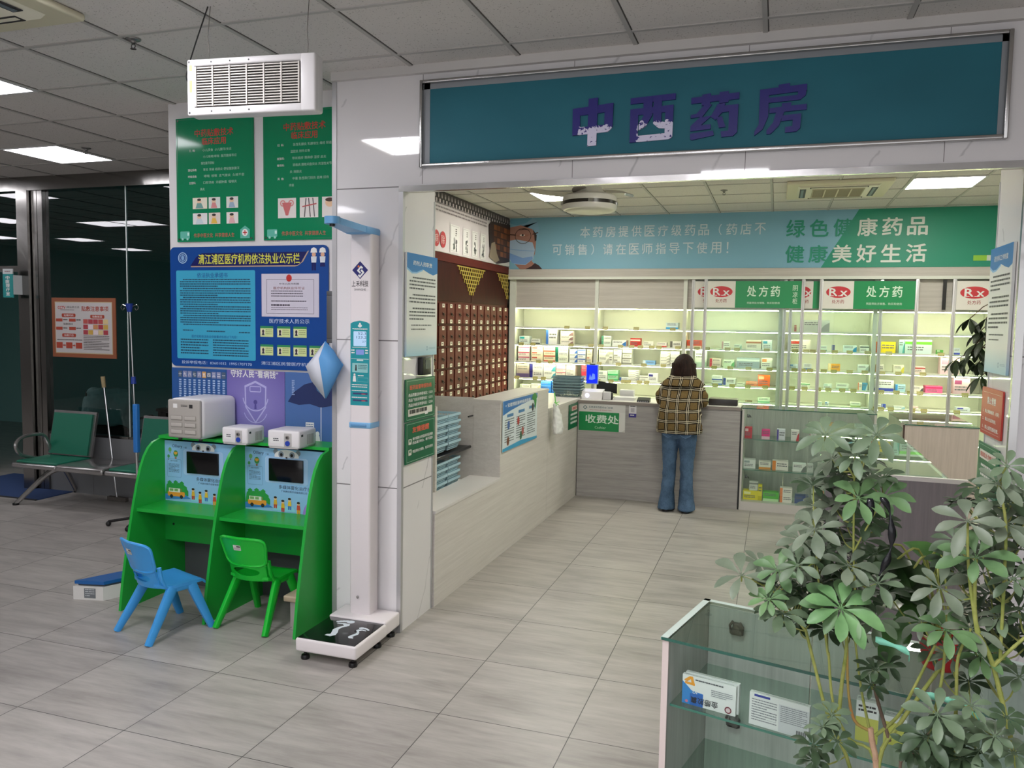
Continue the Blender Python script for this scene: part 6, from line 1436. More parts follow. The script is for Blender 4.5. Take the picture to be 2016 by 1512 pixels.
# wavy bob of dark hair
def mat_hair():
    t = NT('dark_brown_hair', .6, spec=.2); o = t.obj(); n = t.noise(t.scale(o, 60., 60., 9.), 1., 4., .6, .6)
    t.base(t.ramp(n, [(.3, '#150b08'), (.7, '#33201a')])); t.bump(n, .6, .012); return t.m
b = MB(mat_hair())
b.ball(hd+V(0, -.012, .02), .096, .108, .112, 24, 16)
b.loft([(hd+V(.004, -.045, -.145), .06, .045), (hd+V(.002, -.045, -.12), .09, .066), (hd+V(0, -.04, -.07), .112, .09), (hd+V(0, -.025, -.01), .11, .108), (hd+V(0, -.01, .05), .095, .1), (hd+V(0, -.005, .085), .07, .078)], 24); b.ball(hd+V(0, -.02, .012), .104, .112, .118, 24, 16)
hr = random.Random(11)
for k in range(26):
    a = PI+PI*(k/25); r_ = .094; c = V(r_*math.cos(a)*1.04, r_*math.sin(a)*.75-.012, 0); p = hd+c+V(0, -.01, -.02)
    b.tube([p+V(0, 0, .06), p+V(.004*math.sin(k*2.3), -.006, -.0), p+V(c.x*.1+.006*math.cos(k*1.7), c.y*.1, -.06), p+V(-c.x*.02+.01*math.sin(k*3.1), c.y*.02, -.10-.022*hr.random()), p+V(c.x*.10+.012*math.cos(k*2.9), -.004, -.128-.03*hr.random())], [.02, .02, .019, .015, .006], 8)
hair = place('hair', evalmesh(b, 'hair', .0065, 2))
per.rotation_euler = (0, 0, -.04)
# ================================================================== foreground glass case
fg_rz = -.24; FGO = V(1.123, -1.139, 0); fu = V(math.cos(fg_rz), math.sin(fg_rz), 0); fn = V(-fu.y, fu.x, 0)
t = thing('glass_showcase', 'grey glass show case in the bottom right foreground behind the leafy plants', 'show case', (0, 0, 0))
L_, D_, ZT_ = 1.5, .345, .95
EDGE = M('#d8c9c4', .45)
b = MB(CASEW); b.box(0, .017, .004, D_, 0, ZT_-.008); b.use(EDGE).box(0, .017, 0, .004, 0, ZT_-.008); b.build('end_panel', t)
b = MB(CASEW); b.box(L_-.017, L_, .0, D_, 0, ZT_-.008); b.build('end_panel', t)
b = MB(CASEW); b.box(.017, L_-.017, 0.02, D_, 0, .09); b.build('plinth', t)
for j in range(5):
    a, c = .019+(L_-.036)*j/5, .017+(L_-.036)*(j+1)/5; b = MB(CASEW); b.box(a, c-.002, D_-.02, D_-.01, .09, ZT_-.01); b.build('back_door', t)
b = MB(EDGE); b.box(.0, L_, D_-.012, D_+.002, ZT_-.05, ZT_-.008); b.build('back_rail', t)
for z in (.30, .535, .765):
    b = MB(GLASSG); b.box(.018, L_-.018, .022, D_-.022, z-.006, z); b.use(GEDGE2).box(.018, L_-.018, .0205, .022, z-.006, z); b.build('glass_shelf', t)
b = MB(GLASSG); b.box(-.002, L_, -.004, D_+.004, ZT_-.0075, ZT_); b.use(GEDGE).box(-.002, L_, -.0055, -.004, ZT_-.0075, ZT_); b.use(M('#a9c9bf', .3)).box(-.0035, -.002, -.004, D_+.004, ZT_-.0075, ZT_); b.build('glass_top', t)
b = MB(GLASS); b.box(.017, L_-.017, .006, .010, .09, ZT_-.008); b.build('front_glass', t)
b = MB(M('#c4d6ce', .4)); b.box(-.002, .016, -.003, D_+.003, ZT_, ZT_+.0008); b.box(-.002, L_, D_-.014, D_+.003, ZT_, ZT_+.0008); b.build('silicone_seam', t)
for z in (.895, .62):
    b = MB(M('#5d5b58', .25, .85)); x, y = .105, D_-.026
    b.rbox(x-.012, x+.012, y-.01, y+.005, z-.014, z+.014, .003); b.cyl((x, y-.01, z), (x, y-.022, z), .011, n=16); b.rbox(x-.016, x+.016, y-.016, y-.004, z-.02, z-.006, .003)
    for s_ in (-1, 1): b.tube([(x+s_*.016, y-.008, z-.018), (x+s_*.019, y-.012, z+.006), (x+s_*.01, y-.014, z+.02)], .004, 6)
    b.build('door_lock', t)
t.location = FGO; t.rotation_euler = (0, 0, fg_rz)
def fgp(s_, o, z): return FGO+fu*s_+fn*o+V(0, 0, z)
# two cartons seen in it
def carton(label, s0, o0, w_, d, h, draw, z=.7655, rz=0., seed=0):
    t = thing('medicine_box', label, 'medicine box', (0, 0, 0)); b = MB(M('#e8e8e6', .35)); b.box(-w_/2, w_/2, 0, d, 0, h); b.build('carton', t)
    B = Board((-w_/2, -.0002, 0), XA, ZA, w_, h); draw(B); B.build('printed_face', t)
    B = Board((-w_/2, 0, h+.0002), XA, YA, w_, d); B.bars(M('#8a8c90', .5), .05, .3, .95, .7, 2, .5, ch=.02); B.build('printed_top', t)
    t.location = fgp(s0+w_/2, o0, z); t.rotation_euler = (0, 0, fg_rz+rz); return t
def draw1(B):
    bl, or_ = M('#2f86d0', .35), M('#f0a030', .35)
    B.poly(bl, [(0, 0), (.40, 0), (.40, .46), (.18, .5), (0, .78)]); B.up().poly(M('#2364b8', .35), [(.15, 0), (.40, 0), (.40, .46), (.15, .4)]).poly(or_, [(.03, .82), (.14, .98), (.2, .98), (.24, .72), (.18, .72), (.16, .88), (.09, .78)]).poly(or_, [(.05, .78), (.24, .76), (.24, .68), (.05, .7)])
    B.ell(M('#d07a9a', .4), .09, .1, .004).text('JG', WT, .25, .5, w=.1, flip=True, bold=.03)
    for j, ch in enumerate('金感胶囊'): B.text(ch, M('#20242c', .4), .62-.13*j, .2+.0*j, h=.22, flip=True, bold=.02)
    B.bars(M('#4b4e55', .5), .25, .86, .78, .92, 1, .7, ch=.02); B.bars(M('#8d9096', .5), .55, .45, .95, .7, 4, .4, .7, ch=.015); B.ell(M('#7a2a3a', .4), .87, .16, .009).ell(M('#e0c9cc', .4), .87, .16, .006)
def draw2(B):
    B.rect(M('#d3d4d6', .4), .5, .02, 1, .85); B.rect(M('#2a3a98', .35), .08, .9, .35, .97); I = M('#7d8087', .5)
    B.bars(I, .04, .12, .47, .82, 9, .4, .6, ch=.015); B.bars(I, .53, .3, .97, .82, 9, .4, .8, ch=.015); B.ring(I, .08, .25, .46, .5, .0006)
    for j in range(9): B.rect(DARK, .80+.018*j, .05, .80+.018*j+(.008 if j % 2 else .012), .2)
carton('white blue-cornered medicine carton standing upside down in the foreground show case', .042, .045, .142, .012, .078, draw1)
carton('plain white medicine carton right behind the blue-cornered one in the foreground case', .046, .059, .142, .012, .08, lambda B: None)
carton('white medicine carton with grey fine print, right of the blue one in the foreground case', .222, .03, .145, .014, .083, draw2, rz=-.03)
carton('yellow-green carton low in the foreground case behind the plant stems', .46, .10, .05, .03, .10, lambda B: B.rect(M('#c9c65a', .4), 0, 0, 1, .6).bars(DARK, .1, .7, .9, .9, 2, .5), z=.7655, rz=.05)
carton('second yellow-green carton beside the first in the foreground case', .52, .12, .05, .03, .07, lambda B: B.rect(M('#d2cf62', .4), 0, 0, 1, .8), z=.7655)

# ================================================================== plants
LEAFG = []
def mat_leaf(name, a, b_, rough=.42):
    t = NT(name, rough, spec=.35); n = t.noise(t.obj(), 18., 3.); t.base(t.ramp(n, [(.3, a), (.7, b_)])); return t.m
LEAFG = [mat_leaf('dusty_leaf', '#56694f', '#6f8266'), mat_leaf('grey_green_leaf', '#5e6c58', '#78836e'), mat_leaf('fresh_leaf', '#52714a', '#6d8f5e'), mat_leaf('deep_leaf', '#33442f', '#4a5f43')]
BRIGHT = mat_leaf('bright_leaf', '#5c8553', '#7aa56c')
def leaflet(b, p0, d, nrm, ln, wd, droop, obov=True):
    """one leaflet from p0 along d, folded on its midrib"""
    d = d.normalized(); side = d.cross(nrm).normalized(); nrm = side.cross(d).normalized()
    prof = ((0, .06), (.18, .34), (.4, .78), (.62, 1.), (.8, .86), (.93, .45), (1., .03)) if obov else ((0, .3), (.12, .85), (.3, 1.), (.55, .8), (.8, .42), (1., .02))
    vs = []
    for u, k in prof:
        c = p0+d*(ln*u)-Vector((0, 0, 1))*(droop*ln*u*u)+nrm*(.05*ln*math.sin(u*3))
        w_ = wd*k*.5; vs += [c-side*w_+nrm*w_*.28, c, c+side*w_+nrm*w_*.28]
    n = len(prof); fs = []
    for i in range(n-1): fs += [(3*i, 3*i+1, 3*i+4, 3*i+3), (3*i+1, 3*i+2, 3*i+5, 3*i+4)]
    b.add(vs, fs)
CAMP = V(1.374, -3.185, 1.759)
def whorl(b, c, ln, r, mats, face=.6, n=None):
    c = Vector(c); to = (CAMP-c).normalized()
    ax = (to*face+V(0, 0, .75)+V(r.uniform(-.35, .35), r.uniform(-.3, .3), r.uniform(-.1, .2))).normalized()
    a = ax.orthogonal().normalized(); bb = ax.cross(a); n = n or r.choice((7, 8, 8, 9)); ph = r.random()*6.3
    m = r.choice(mats); ln *= 1.05
    b.use(m)
    for k in range(n):
        an = ph+2*PI*k/n+r.uniform(-.12, .12); d = a*math.cos(an)+bb*math.sin(an)+ax*r.uniform(-.05, .25)
        l_ = ln*r.uniform(.8, 1.12); d0 = d.normalized(); p = c+d0*ln*.13
        leaflet(b, p, d0, ax, l_, l_*r.uniform(.37, .47), r.uniform(.05, .32))
        b.tube([c, p], .0011, 4)
    return ax
STM = {'t': mat_grain('bark_pale', '#a5836a', '#c2a184', 30., .8), 'g': mat_grain('stem_green', '#7c8a3c', '#a3a55a', 40., .6), 'o': mat_grain('stem_orange', '#a5743e', '#98914a', 14., .6), 'b': mat_grain('bark_dark', '#55453c', '#74614f', 40., .8)}
WH_A = [(1.472, -1.536, 1.553, 0.047), (1.562, -1.544, 1.56, 0.048), (1.529, -1.526, 1.542, 0.028), (1.526, -1.541, 1.518, 0.041), (1.536, -1.546, 1.436, 0.051), (1.461, -1.526, 1.363, 0.055), (1.586, -1.495, 1.434, 0.047), (1.325, -1.502, 1.247, 0.055), (1.395, -1.504, 1.266, 0.042), (1.432, -1.537, 1.29, 0.04), (1.526, -1.518, 1.295, 0.052), (1.579, -1.533, 1.27, 0.046), (1.514, -1.54, 1.221, 0.061), (1.381, -1.544, 1.217, 0.038), (1.407, -1.537, 1.189, 0.048), (1.585, -1.494, 1.186, 0.043)]
WH_A2 = [(1.499, -1.374, 1.446, 0.041), (1.462, -1.377, 1.423, 0.046), (1.527, -1.378, 1.356, 0.046), (1.56, -1.463, 1.379, 0.043), (1.44, -1.447, 1.318, 0.045), (1.49, -1.402, 1.291, 0.051), (1.565, -1.388, 1.316, 0.045), (1.452, -1.37, 1.193, 0.047), (1.49, -1.367, 1.218, 0.047), (1.552, -1.478, 1.22, 0.043), (1.502, -1.405, 1.122, 0.041), (1.44, -1.396, 1.126, 0.036), (1.361, -1.419, 1.25, 0.036), (1.586, -1.465, 1.465, 0.038), (1.494, -1.424, 1.49, 0.04), (1.454, -1.477, 1.288, 0.039), (1.516, -1.359, 1.304, 0.041), (1.383, -1.369, 1.184, 0.037), (1.548, -1.413, 1.131, 0.035), (1.582, -1.448, 1.304, 0.034), (1.469, -1.363, 1.374, 0.042), (1.516, -1.41, 1.434, 0.045), (1.575, -1.366, 1.446, 0.041), (1.502, -1.371, 1.173, 0.047), (1.565, -1.419, 1.258, 0.045), (1.429, -1.432, 1.246, 0.041), (1.472, -1.406, 1.16, 0.041), (1.595, -1.43, 1.37, 0.034)]
WH_A3 = [(1.583, -1.534, 1.099, 0.037), (1.578, -1.519, 1.061, 0.028), (1.613, -1.469, 1.087, 0.034), (1.508, -1.546, 1.0, 0.033), (1.476, -1.545, 0.93, 0.038), (1.514, -1.608, 0.979, 0.036), (1.489, -1.592, 0.995, 0.028), (1.477, -1.55, 0.903, 0.033)]
WH_B = [(1.716, -1.578, 1.416, 0.052), (1.736, -1.565, 1.348, 0.057), (1.76, -1.578, 1.488, 0.039), (1.783, -1.552, 1.412, 0.043), (1.774, -1.573, 1.52, 0.034), (1.796, -1.569, 1.316, 0.039), (1.684, -1.545, 1.278, 0.049), (1.693, -1.571, 1.208, 0.049), (1.737, -1.556, 1.211, 0.044), (1.76, -1.536, 1.156, 0.04)]
WH_B2 = [(1.778, -1.516, 1.344, 0.04), (1.821, -1.521, 1.246, 0.04), (1.835, -1.498, 1.11, 0.041), (1.796, -1.423, 1.243, 0.043), (1.724, -1.444, 1.347, 0.038), (1.758, -1.497, 1.429, 0.036), (1.818, -1.484, 1.463, 0.04), (1.819, -1.505, 1.355, 0.04), (1.731, -1.466, 1.287, 0.037), (1.79, -1.524, 1.229, 0.045), (1.675, -1.432, 1.171, 0.039), (1.752, -1.405, 1.197, 0.044), (1.788, -1.396, 1.273, 0.043), (1.716, -1.427, 1.303, 0.038), (1.85, -1.396, 1.152, 0.043), (1.789, -1.527, 1.447, 0.04), (1.723, -1.49, 1.127, 0.037), (1.702, -1.395, 1.1, 0.035), (1.769, -1.421, 1.057, 0.034), (1.795, -1.473, 1.366, 0.037), (1.788, -1.398, 1.194, 0.039), (1.844, -1.443, 1.397, 0.037), (1.811, -1.415, 1.154, 0.038)]
WH_B3 = [(1.674, -1.641, 1.075, 0.047), (1.655, -1.651, 1.036, 0.043), (1.713, -1.626, 1.048, 0.039), (1.722, -1.656, 1.108, 0.033), (1.744, -1.632, 1.017, 0.042), (1.707, -1.574, 0.975, 0.04), (1.636, -1.637, 1.003, 0.035), (1.758, -1.669, 1.065, 0.033), (1.775, -1.666, 1.1, 0.029), (1.793, -1.653, 1.033, 0.033), (1.676, -1.592, 0.969, 0.04), (1.718, -1.634, 0.999, 0.038)]
WH_P = [(1.617, -1.158, 1.228, 0.051), (1.659, -1.193, 1.23, 0.061), (1.756, -1.033, 1.203, 0.047), (1.675, -1.134, 1.175, 0.063), (1.71, -1.173, 1.174, 0.056), (1.63, -1.199, 1.195, 0.05), (1.677, -1.2, 1.145, 0.05), (1.722, -1.18, 1.11, 0.05), (1.664, -1.088, 1.088, 0.047), (1.696, -1.183, 1.209, 0.055), (1.598, -1.203, 1.215, 0.045), (1.702, -1.122, 1.063, 0.046), (1.677, -1.165, 1.046, 0.051), (1.769, -1.03, 1.161, 0.047), (1.648, -1.188, 1.16, 0.05)]
ST_A = [([(1.601, -1.49, 0.87), (1.589, -1.49, 0.933), (1.585, -1.49, 0.96)], 0.0077, 't'), ([(1.554, -1.49, 0.86), (1.504, -1.49, 0.973), (1.477, -1.49, 1.064), (1.454, -1.49, 1.146)], 0.0044, 'g'), ([(1.595, -1.49, 0.896), (1.547, -1.49, 0.93), (1.514, -1.49, 0.995), (1.5, -1.49, 1.103)], 0.0039, 'g'), ([(1.581, -1.49, 0.954), (1.554, -1.49, 0.971), (1.54, -1.49, 1.034), (1.534, -1.49, 1.128)], 0.0034, 'o'), ([(1.582, -1.49, 0.961), (1.564, -1.49, 1.038), (1.547, -1.49, 1.145)], 0.0029, 'g'), ([(1.604, -1.49, 0.891), (1.637, -1.49, 0.976), (1.676, -1.49, 1.052), (1.707, -1.49, 1.11)], 0.0051, 'g'), ([(1.595, -1.49, 0.946), (1.632, -1.49, 0.99), (1.659, -1.49, 1.054), (1.692, -1.49, 1.146)], 0.0037, 'g'), ([(1.525, -1.49, 0.971), (1.528, -1.49, 1.047), (1.533, -1.49, 1.123), (1.527, -1.49, 1.221)], 0.0043, 'g'), ([(1.621, -1.49, 0.939), (1.591, -1.49, 1.033), (1.584, -1.49, 1.081)], 0.0038, 'b'), ([(1.547, -1.49, 1.135), (1.544, -1.49, 1.233), (1.537, -1.49, 1.32), (1.531, -1.49, 1.489), (1.532, -1.49, 1.532)], 0.0024, 'g'), ([(1.455, -1.49, 1.141), (1.431, -1.49, 1.173), (1.408, -1.49, 1.175)], 0.0025, 'g'), ([(1.451, -1.49, 1.146), (1.392, -1.49, 1.214), (1.325, -1.49, 1.241)], 0.0025, 'g'), ([(1.499, -1.49, 1.098), (1.474, -1.49, 1.254), (1.463, -1.49, 1.352)], 0.0024, 'g'), ([(1.539, -1.49, 1.32), (1.565, -1.49, 1.381), (1.587, -1.49, 1.433)], 0.0019, 'g'), ([(1.532, -1.49, 1.465), (1.551, -1.49, 1.514), (1.568, -1.49, 1.551)], 0.0019, 'g'), ([(1.532, -1.49, 1.465), (1.503, -1.49, 1.511), (1.474, -1.49, 1.545)], 0.0019, 'g')]
ST_B = [([(1.672, -1.56, 0.918), (1.69, -1.56, 1.076), (1.695, -1.56, 1.137), (1.695, -1.56, 1.204)], 0.0036, 'g'), ([(1.724, -1.56, 0.929), (1.719, -1.56, 1.081), (1.718, -1.56, 1.154), (1.736, -1.56, 1.212)], 0.0035, 'g'), ([(1.828, -1.56, 0.95), (1.777, -1.56, 1.143), (1.743, -1.56, 1.226), (1.737, -1.56, 1.343)], 0.0048, 'g'), ([(1.775, -1.56, 1.145), (1.789, -1.56, 1.165), (1.825, -1.56, 1.211)], 0.0039, 'g'), ([(1.75, -1.56, 1.182), (1.727, -1.56, 1.315), (1.72, -1.56, 1.412)], 0.0031, 'g'), ([(1.786, -1.56, 1.16), (1.784, -1.56, 1.321), (1.781, -1.56, 1.414), (1.768, -1.56, 1.483), (1.777, -1.56, 1.519)], 0.003, 'g'), ([(1.631, -1.56, 0.91), (1.661, -1.56, 0.968), (1.69, -1.56, 1.034)], 0.0036, 'b'), ([(1.712, -1.56, 0.926), (1.717, -1.56, 0.983), (1.727, -1.56, 1.018)], 0.0027, 'g'), ([(1.763, -1.56, 0.937), (1.757, -1.56, 0.977), (1.744, -1.56, 1.062)], 0.0027, 'g')]
RIB = [[(1.575, -1.575, 1.174), (1.629, -1.575, 1.159), (1.634, -1.575, 1.143)], [(1.647, -1.575, 1.085), (1.681, -1.575, 1.079), (1.717, -1.575, 1.075)], [(1.717, -1.575, 1.075), (1.737, -1.575, 1.064), (1.756, -1.575, 1.046)]]
BLK = [[(1.555, -1.56, 1.44), (1.558, -1.56, 1.392)], [(1.576, -1.56, 1.444), (1.59, -1.56, 1.414), (1.596, -1.56, 1.364), (1.59, -1.56, 1.326), (1.577, -1.56, 1.292)]]
WH_M = [(2.548, 2.603, 1.841), (2.62, 2.627, 1.764), (2.589, 2.591, 1.68), (2.554, 2.649, 1.586), (2.481, 2.598, 1.573), (2.609, 2.574, 1.565), (2.629, 2.591, 1.474), (2.629, 2.554, 1.841), (2.603, 2.592, 1.635), (2.629, 2.575, 1.707), (2.662, 2.639, 1.577), (2.662, 2.633, 1.765)]
WH_A4 = [(1.527, -1.36, 1.236, 0.037), (1.518, -1.416, 1.459, 0.045), (1.439, -1.389, 1.196, 0.036), (1.406, -1.391, 1.188, 0.046), (1.528, -1.395, 1.402, 0.049), (1.468, -1.392, 1.259, 0.048), (1.625, -1.316, 1.189, 0.051), (1.393, -1.403, 1.2, 0.048), (1.453, -1.414, 1.187, 0.039), (1.534, -1.309, 1.103, 0.051), (1.467, -1.352, 1.282, 0.041), (1.435, -1.301, 1.246, 0.047), (1.385, -1.372, 1.139, 0.039), (1.516, -1.312, 1.287, 0.045), (1.519, -1.342, 1.471, 0.049), (1.48, -1.325, 1.258, 0.041), (1.571, -1.331, 1.432, 0.05), (1.482, -1.361, 1.304, 0.05), (1.486, -1.409, 1.223, 0.044), (1.506, -1.395, 1.383, 0.05), (1.516, -1.315, 1.261, 0.044), (1.524, -1.312, 1.457, 0.046), (1.45, -1.309, 1.226, 0.043), (1.486, -1.38, 1.249, 0.04), (1.519, -1.341, 1.329, 0.038), (1.567, -1.324, 1.477, 0.041), (1.466, -1.343, 1.342, 0.039), (1.551, -1.322, 1.253, 0.041), (1.499, -1.357, 1.231, 0.041), (1.479, -1.341, 1.213, 0.039)]
WH_B4 = [(1.754, -1.374, 1.408, 0.037), (1.77, -1.432, 1.194, 0.034), (1.836, -1.341, 1.142, 0.039), (1.863, -1.336, 1.409, 0.048), (1.718, -1.552, 0.949, 0.034), (1.782, -1.335, 1.124, 0.041), (1.871, -1.376, 1.287, 0.04), (1.838, -1.464, 1.198, 0.046), (1.657, -1.62, 0.986, 0.04), (1.751, -1.577, 1.033, 0.034), (1.718, -1.617, 0.989, 0.035), (1.793, -1.584, 1.023, 0.038), (1.725, -1.556, 1.021, 0.036), (1.838, -1.439, 1.269, 0.043), (1.697, -1.556, 0.94, 0.041), (1.692, -1.56, 1.018, 0.038), (1.821, -1.454, 1.433, 0.032), (1.78, -1.357, 1.426, 0.047), (1.84, -1.36, 1.445, 0.038), (1.755, -1.347, 1.402, 0.038), (1.784, -1.393, 1.109, 0.036), (1.798, -1.347, 1.36, 0.043), (1.866, -1.442, 1.162, 0.043), (1.794, -1.376, 1.199, 0.041), (1.847, -1.424, 1.37, 0.045), (1.792, -1.345, 1.313, 0.044), (1.802, -1.362, 1.208, 0.042), (1.767, -1.404, 1.449, 0.036)]
def tree(label, base, pot_h, stems, groups, seed, potcol):
    r = random.Random(seed); x, y = base
    t = thing('umbrella_plant', label, 'plant', (x, y, 0))
    b = MB(M(potcol, .4)); b.lathe((x, y, 0), [(.10, 0), (.115, .01), (.15, pot_h-.03), (.165, pot_h-.028), (.165, pot_h), (.148, pot_h), (.145, pot_h-.03), (0, pot_h-.03)], 32); b.build('pot', t)
    b = MB(mat_grain('soil', '#2b211a', '#3d3026', 60., .95)); b.lathe((x, y, 0), [(.146, pot_h-.028), (.05, pot_h-.018), (0, pot_h-.015)], 24); b.build('soil', t)
    for P, rad, m in stems:
        P = [Vector(p) for p in P]
        if P[0].z < .92: P = [Vector((x+(P[0].x-x)*.35, y+(P[0].y-y)*.3, pot_h-.03)), Vector((x+(P[0].x-x)*.75, y+(P[0].y-y)*.7, (pot_h+P[0].z)*.5))]+P
        Q = smooth(P); b = MB(STM[m]); n = len(Q); b.tube(Q, [rad*(1-.35*i/n) for i in range(n)], 10)
        for i in range(3, n-1, 3): b.tube([Q[i]-(Q[i+1]-Q[i]).normalized()*.0016, Q[i]+(Q[i+1]-Q[i]).normalized()*.0016], rad*(1-.35*i/n)*1.13, 10)
        b.build('stem', t)
    ends = [Vector(p) for P, _, _ in stems for p in smooth(P, 3)]
    fb = MB(*LEAFG); pb = MB(STM['g'])
    for W_, mats, face in groups:
        for (a, c, z, s_) in W_:
            cc = Vector((a, c, z)); whorl(fb, cc, s_, r, mats, face)
            near = min(ends, key=lambda q: (q-cc).length+max(0, q.z-cc.z)*1.2); mid = (cc+near)*.5-V(0, 0, .012)
            if (near-cc).length > .01: pb.tube(smooth([near, mid, cc], 3), [.0016]*6+[.0012], 5)
    fo = fb.build('foliage', t, 180); pb.build('leaf_stalks', t); return t
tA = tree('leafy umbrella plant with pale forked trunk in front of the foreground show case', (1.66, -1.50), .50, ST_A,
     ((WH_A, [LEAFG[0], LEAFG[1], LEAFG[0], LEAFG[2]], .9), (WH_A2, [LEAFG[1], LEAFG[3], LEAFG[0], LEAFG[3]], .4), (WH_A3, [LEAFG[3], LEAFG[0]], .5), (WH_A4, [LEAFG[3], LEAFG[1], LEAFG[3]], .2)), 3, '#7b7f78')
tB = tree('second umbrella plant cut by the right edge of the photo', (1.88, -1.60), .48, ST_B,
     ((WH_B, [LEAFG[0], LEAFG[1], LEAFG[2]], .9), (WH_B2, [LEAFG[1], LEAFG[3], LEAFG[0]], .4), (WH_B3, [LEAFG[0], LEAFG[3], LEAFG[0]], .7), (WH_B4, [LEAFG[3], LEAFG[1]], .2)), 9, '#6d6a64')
b = MB(BRIGHT); whorl(b, V(1.514, -1.56, 1.221), .064, random.Random(2), [BRIGHT], 1.25, 8); lab(b.build('young_leaves', tA, 180), 'bright fresh green leaf whorl')
# ribbons tied to the plants
RM = M('#79c2a6', .45)
t = thing('plastic_ribbon', 'pale green plastic ribbon tied round the stems of the right plant', 'ribbon', tuple(RIB[1][0]))
for P in RIB:
    b = MB(RM); Q = smooth(P, 5); n = len(Q); vs = []
    for i, p in enumerate(Q): wv = .005+.002*math.sin(i*1.7); vs += [p+V(0, .001, wv), p-V(0, .001, wv)]
    b.add(vs, [(2*i, 2*i+1, 2*i+3, 2*i+2) for i in range(n-1)]); o = b.build('strip', t); s_ = o.modifiers.new('s', 'SOLIDIFY'); s_.thickness = .0012
b = MB(RM); b.ball(RIB[2][0], .009, .007, .008); b.build('knot', t)
t = thing('black_tie', 'shiny black plastic tie dangling from the umbrella plant with forked trunk', 'tie', tuple(BLK[1][0]))
for P in BLK:
    b = MB(M('#15161a', .2)); Q = smooth(P, 5); n = len(Q); vs = []
    for i, p in enumerate(Q): wv = .0045+.003*math.sin(i*.9); vs += [p+V(wv, 0, 0), p-V(wv, .002*math.sin(i), 0)]
    b.add(vs, [(2*i, 2*i+1, 2*i+3, 2*i+2) for i in range(n-1)]); o = b.build('strip', t); s_ = o.modifiers.new('s', 'SOLIDIFY'); s_.thickness = .0012
# trailing pothos in a red pot on the foreground case
rp = random.Random(21); pc = V(1.78, -1.09, .9505)
t = thing('pothos', 'dark green pothos in a red pot standing on the foreground show case', 'plant', tuple(pc))
b = MB(M('#b3262b', .35)); b.lathe(pc, [(.036, 0), (.04, .004), (.05, .07), (.054, .07), (.054, .082), (.048, .082), (.046, .068), (0, .068)], 28); b.build('pot', t)
PG = [mat_leaf('pothos_leaf', '#23381d', '#365229', .3), mat_leaf('pothos_leaf_light', '#34562a', '#4b7338', .3)]
fb = MB(*PG); pb = MB(STM['g'])
for (a, c, z, s_) in WH_P:
    cc = V(a, c, z); root = pc+V(rp.uniform(-.025, .025), rp.uniform(-.025, .025), .066); top = V(cc.x*.6+root.x*.4, cc.y*.6+root.y*.4, max(cc.z, root.z)+.02)
    pb.tube(smooth([root, (root+top)*.5+V(0, 0, .02), top, cc], 4), .0028, 6)
    d = V(rp.uniform(-1, 1), rp.uniform(-.9, .1), rp.uniform(-.35, .2)).normalized(); fb.use(rp.choice(PG)); leaflet(fb, cc-d*s_*.4, d, (V(0, -.5, 1)+V(rp.uniform(-.3, .3), 0, 0)).normalized(), s_*2.1, s_*1.5, rp.uniform(.15, .4), False)
fb.build('foliage', t, 180); pb.build('leaf_stalks', t)
# money tree behind the right pillar, leaves hanging into view
rm = random.Random(5); mx, my_ = 2.86, 2.62
t = thing('money_tree', 'dark drooping leaves of a potted tree showing past the right pillar edge', 'plant', (mx, my_, 0))
b = MB(M('#8a8f95', .4)); b.lathe((mx, my_, 0), [(.13, 0), (.14, .01), (.17, .3), (.18, .3), (.18, .33), (.16, .33), (.155, .29), (0, .29)], 28); b.build('pot', t)
b = MB(STM['b'])
b.tube(smooth([(mx, my_, .28), (mx-.02, my_, .7), (mx+.01, my_, 1.1), (mx-.03, my_, 1.4)], 4), [.03]*6+[.026]*7, 10); b.build('trunk', t)
DL = [mat_leaf('dark_leaf', '#26331f', '#3a4b2e'), mat_leaf('dark_leaf_deep', '#1d2818', '#2f3d26')]
fb = MB(*DL); pb = MB(STM['b'])
for p in WH_M:
    cc = Vector(p); pb.tube(smooth([(mx-.03, my_, 1.38), ((mx+cc.x)/2, (my_+cc.y)/2, max(1.42, cc.z)+.08), cc], 4), [.006]*5+[.003]*4, 6)
    fb.use(rm.choice(DL)); n = rm.choice((5, 6))
    for k in range(n):
        an = PI*2*k/n+rm.random(); d = V(math.cos(an)*.75, math.sin(an)*.75, -.75); leaflet(fb, cc, d, V(math.cos(an)*.5, math.sin(an)*.5, .8), rm.uniform(.085, .125), rm.uniform(.034, .045), .25)
fb.build('foliage', t, 180); pb.build('branches', t)
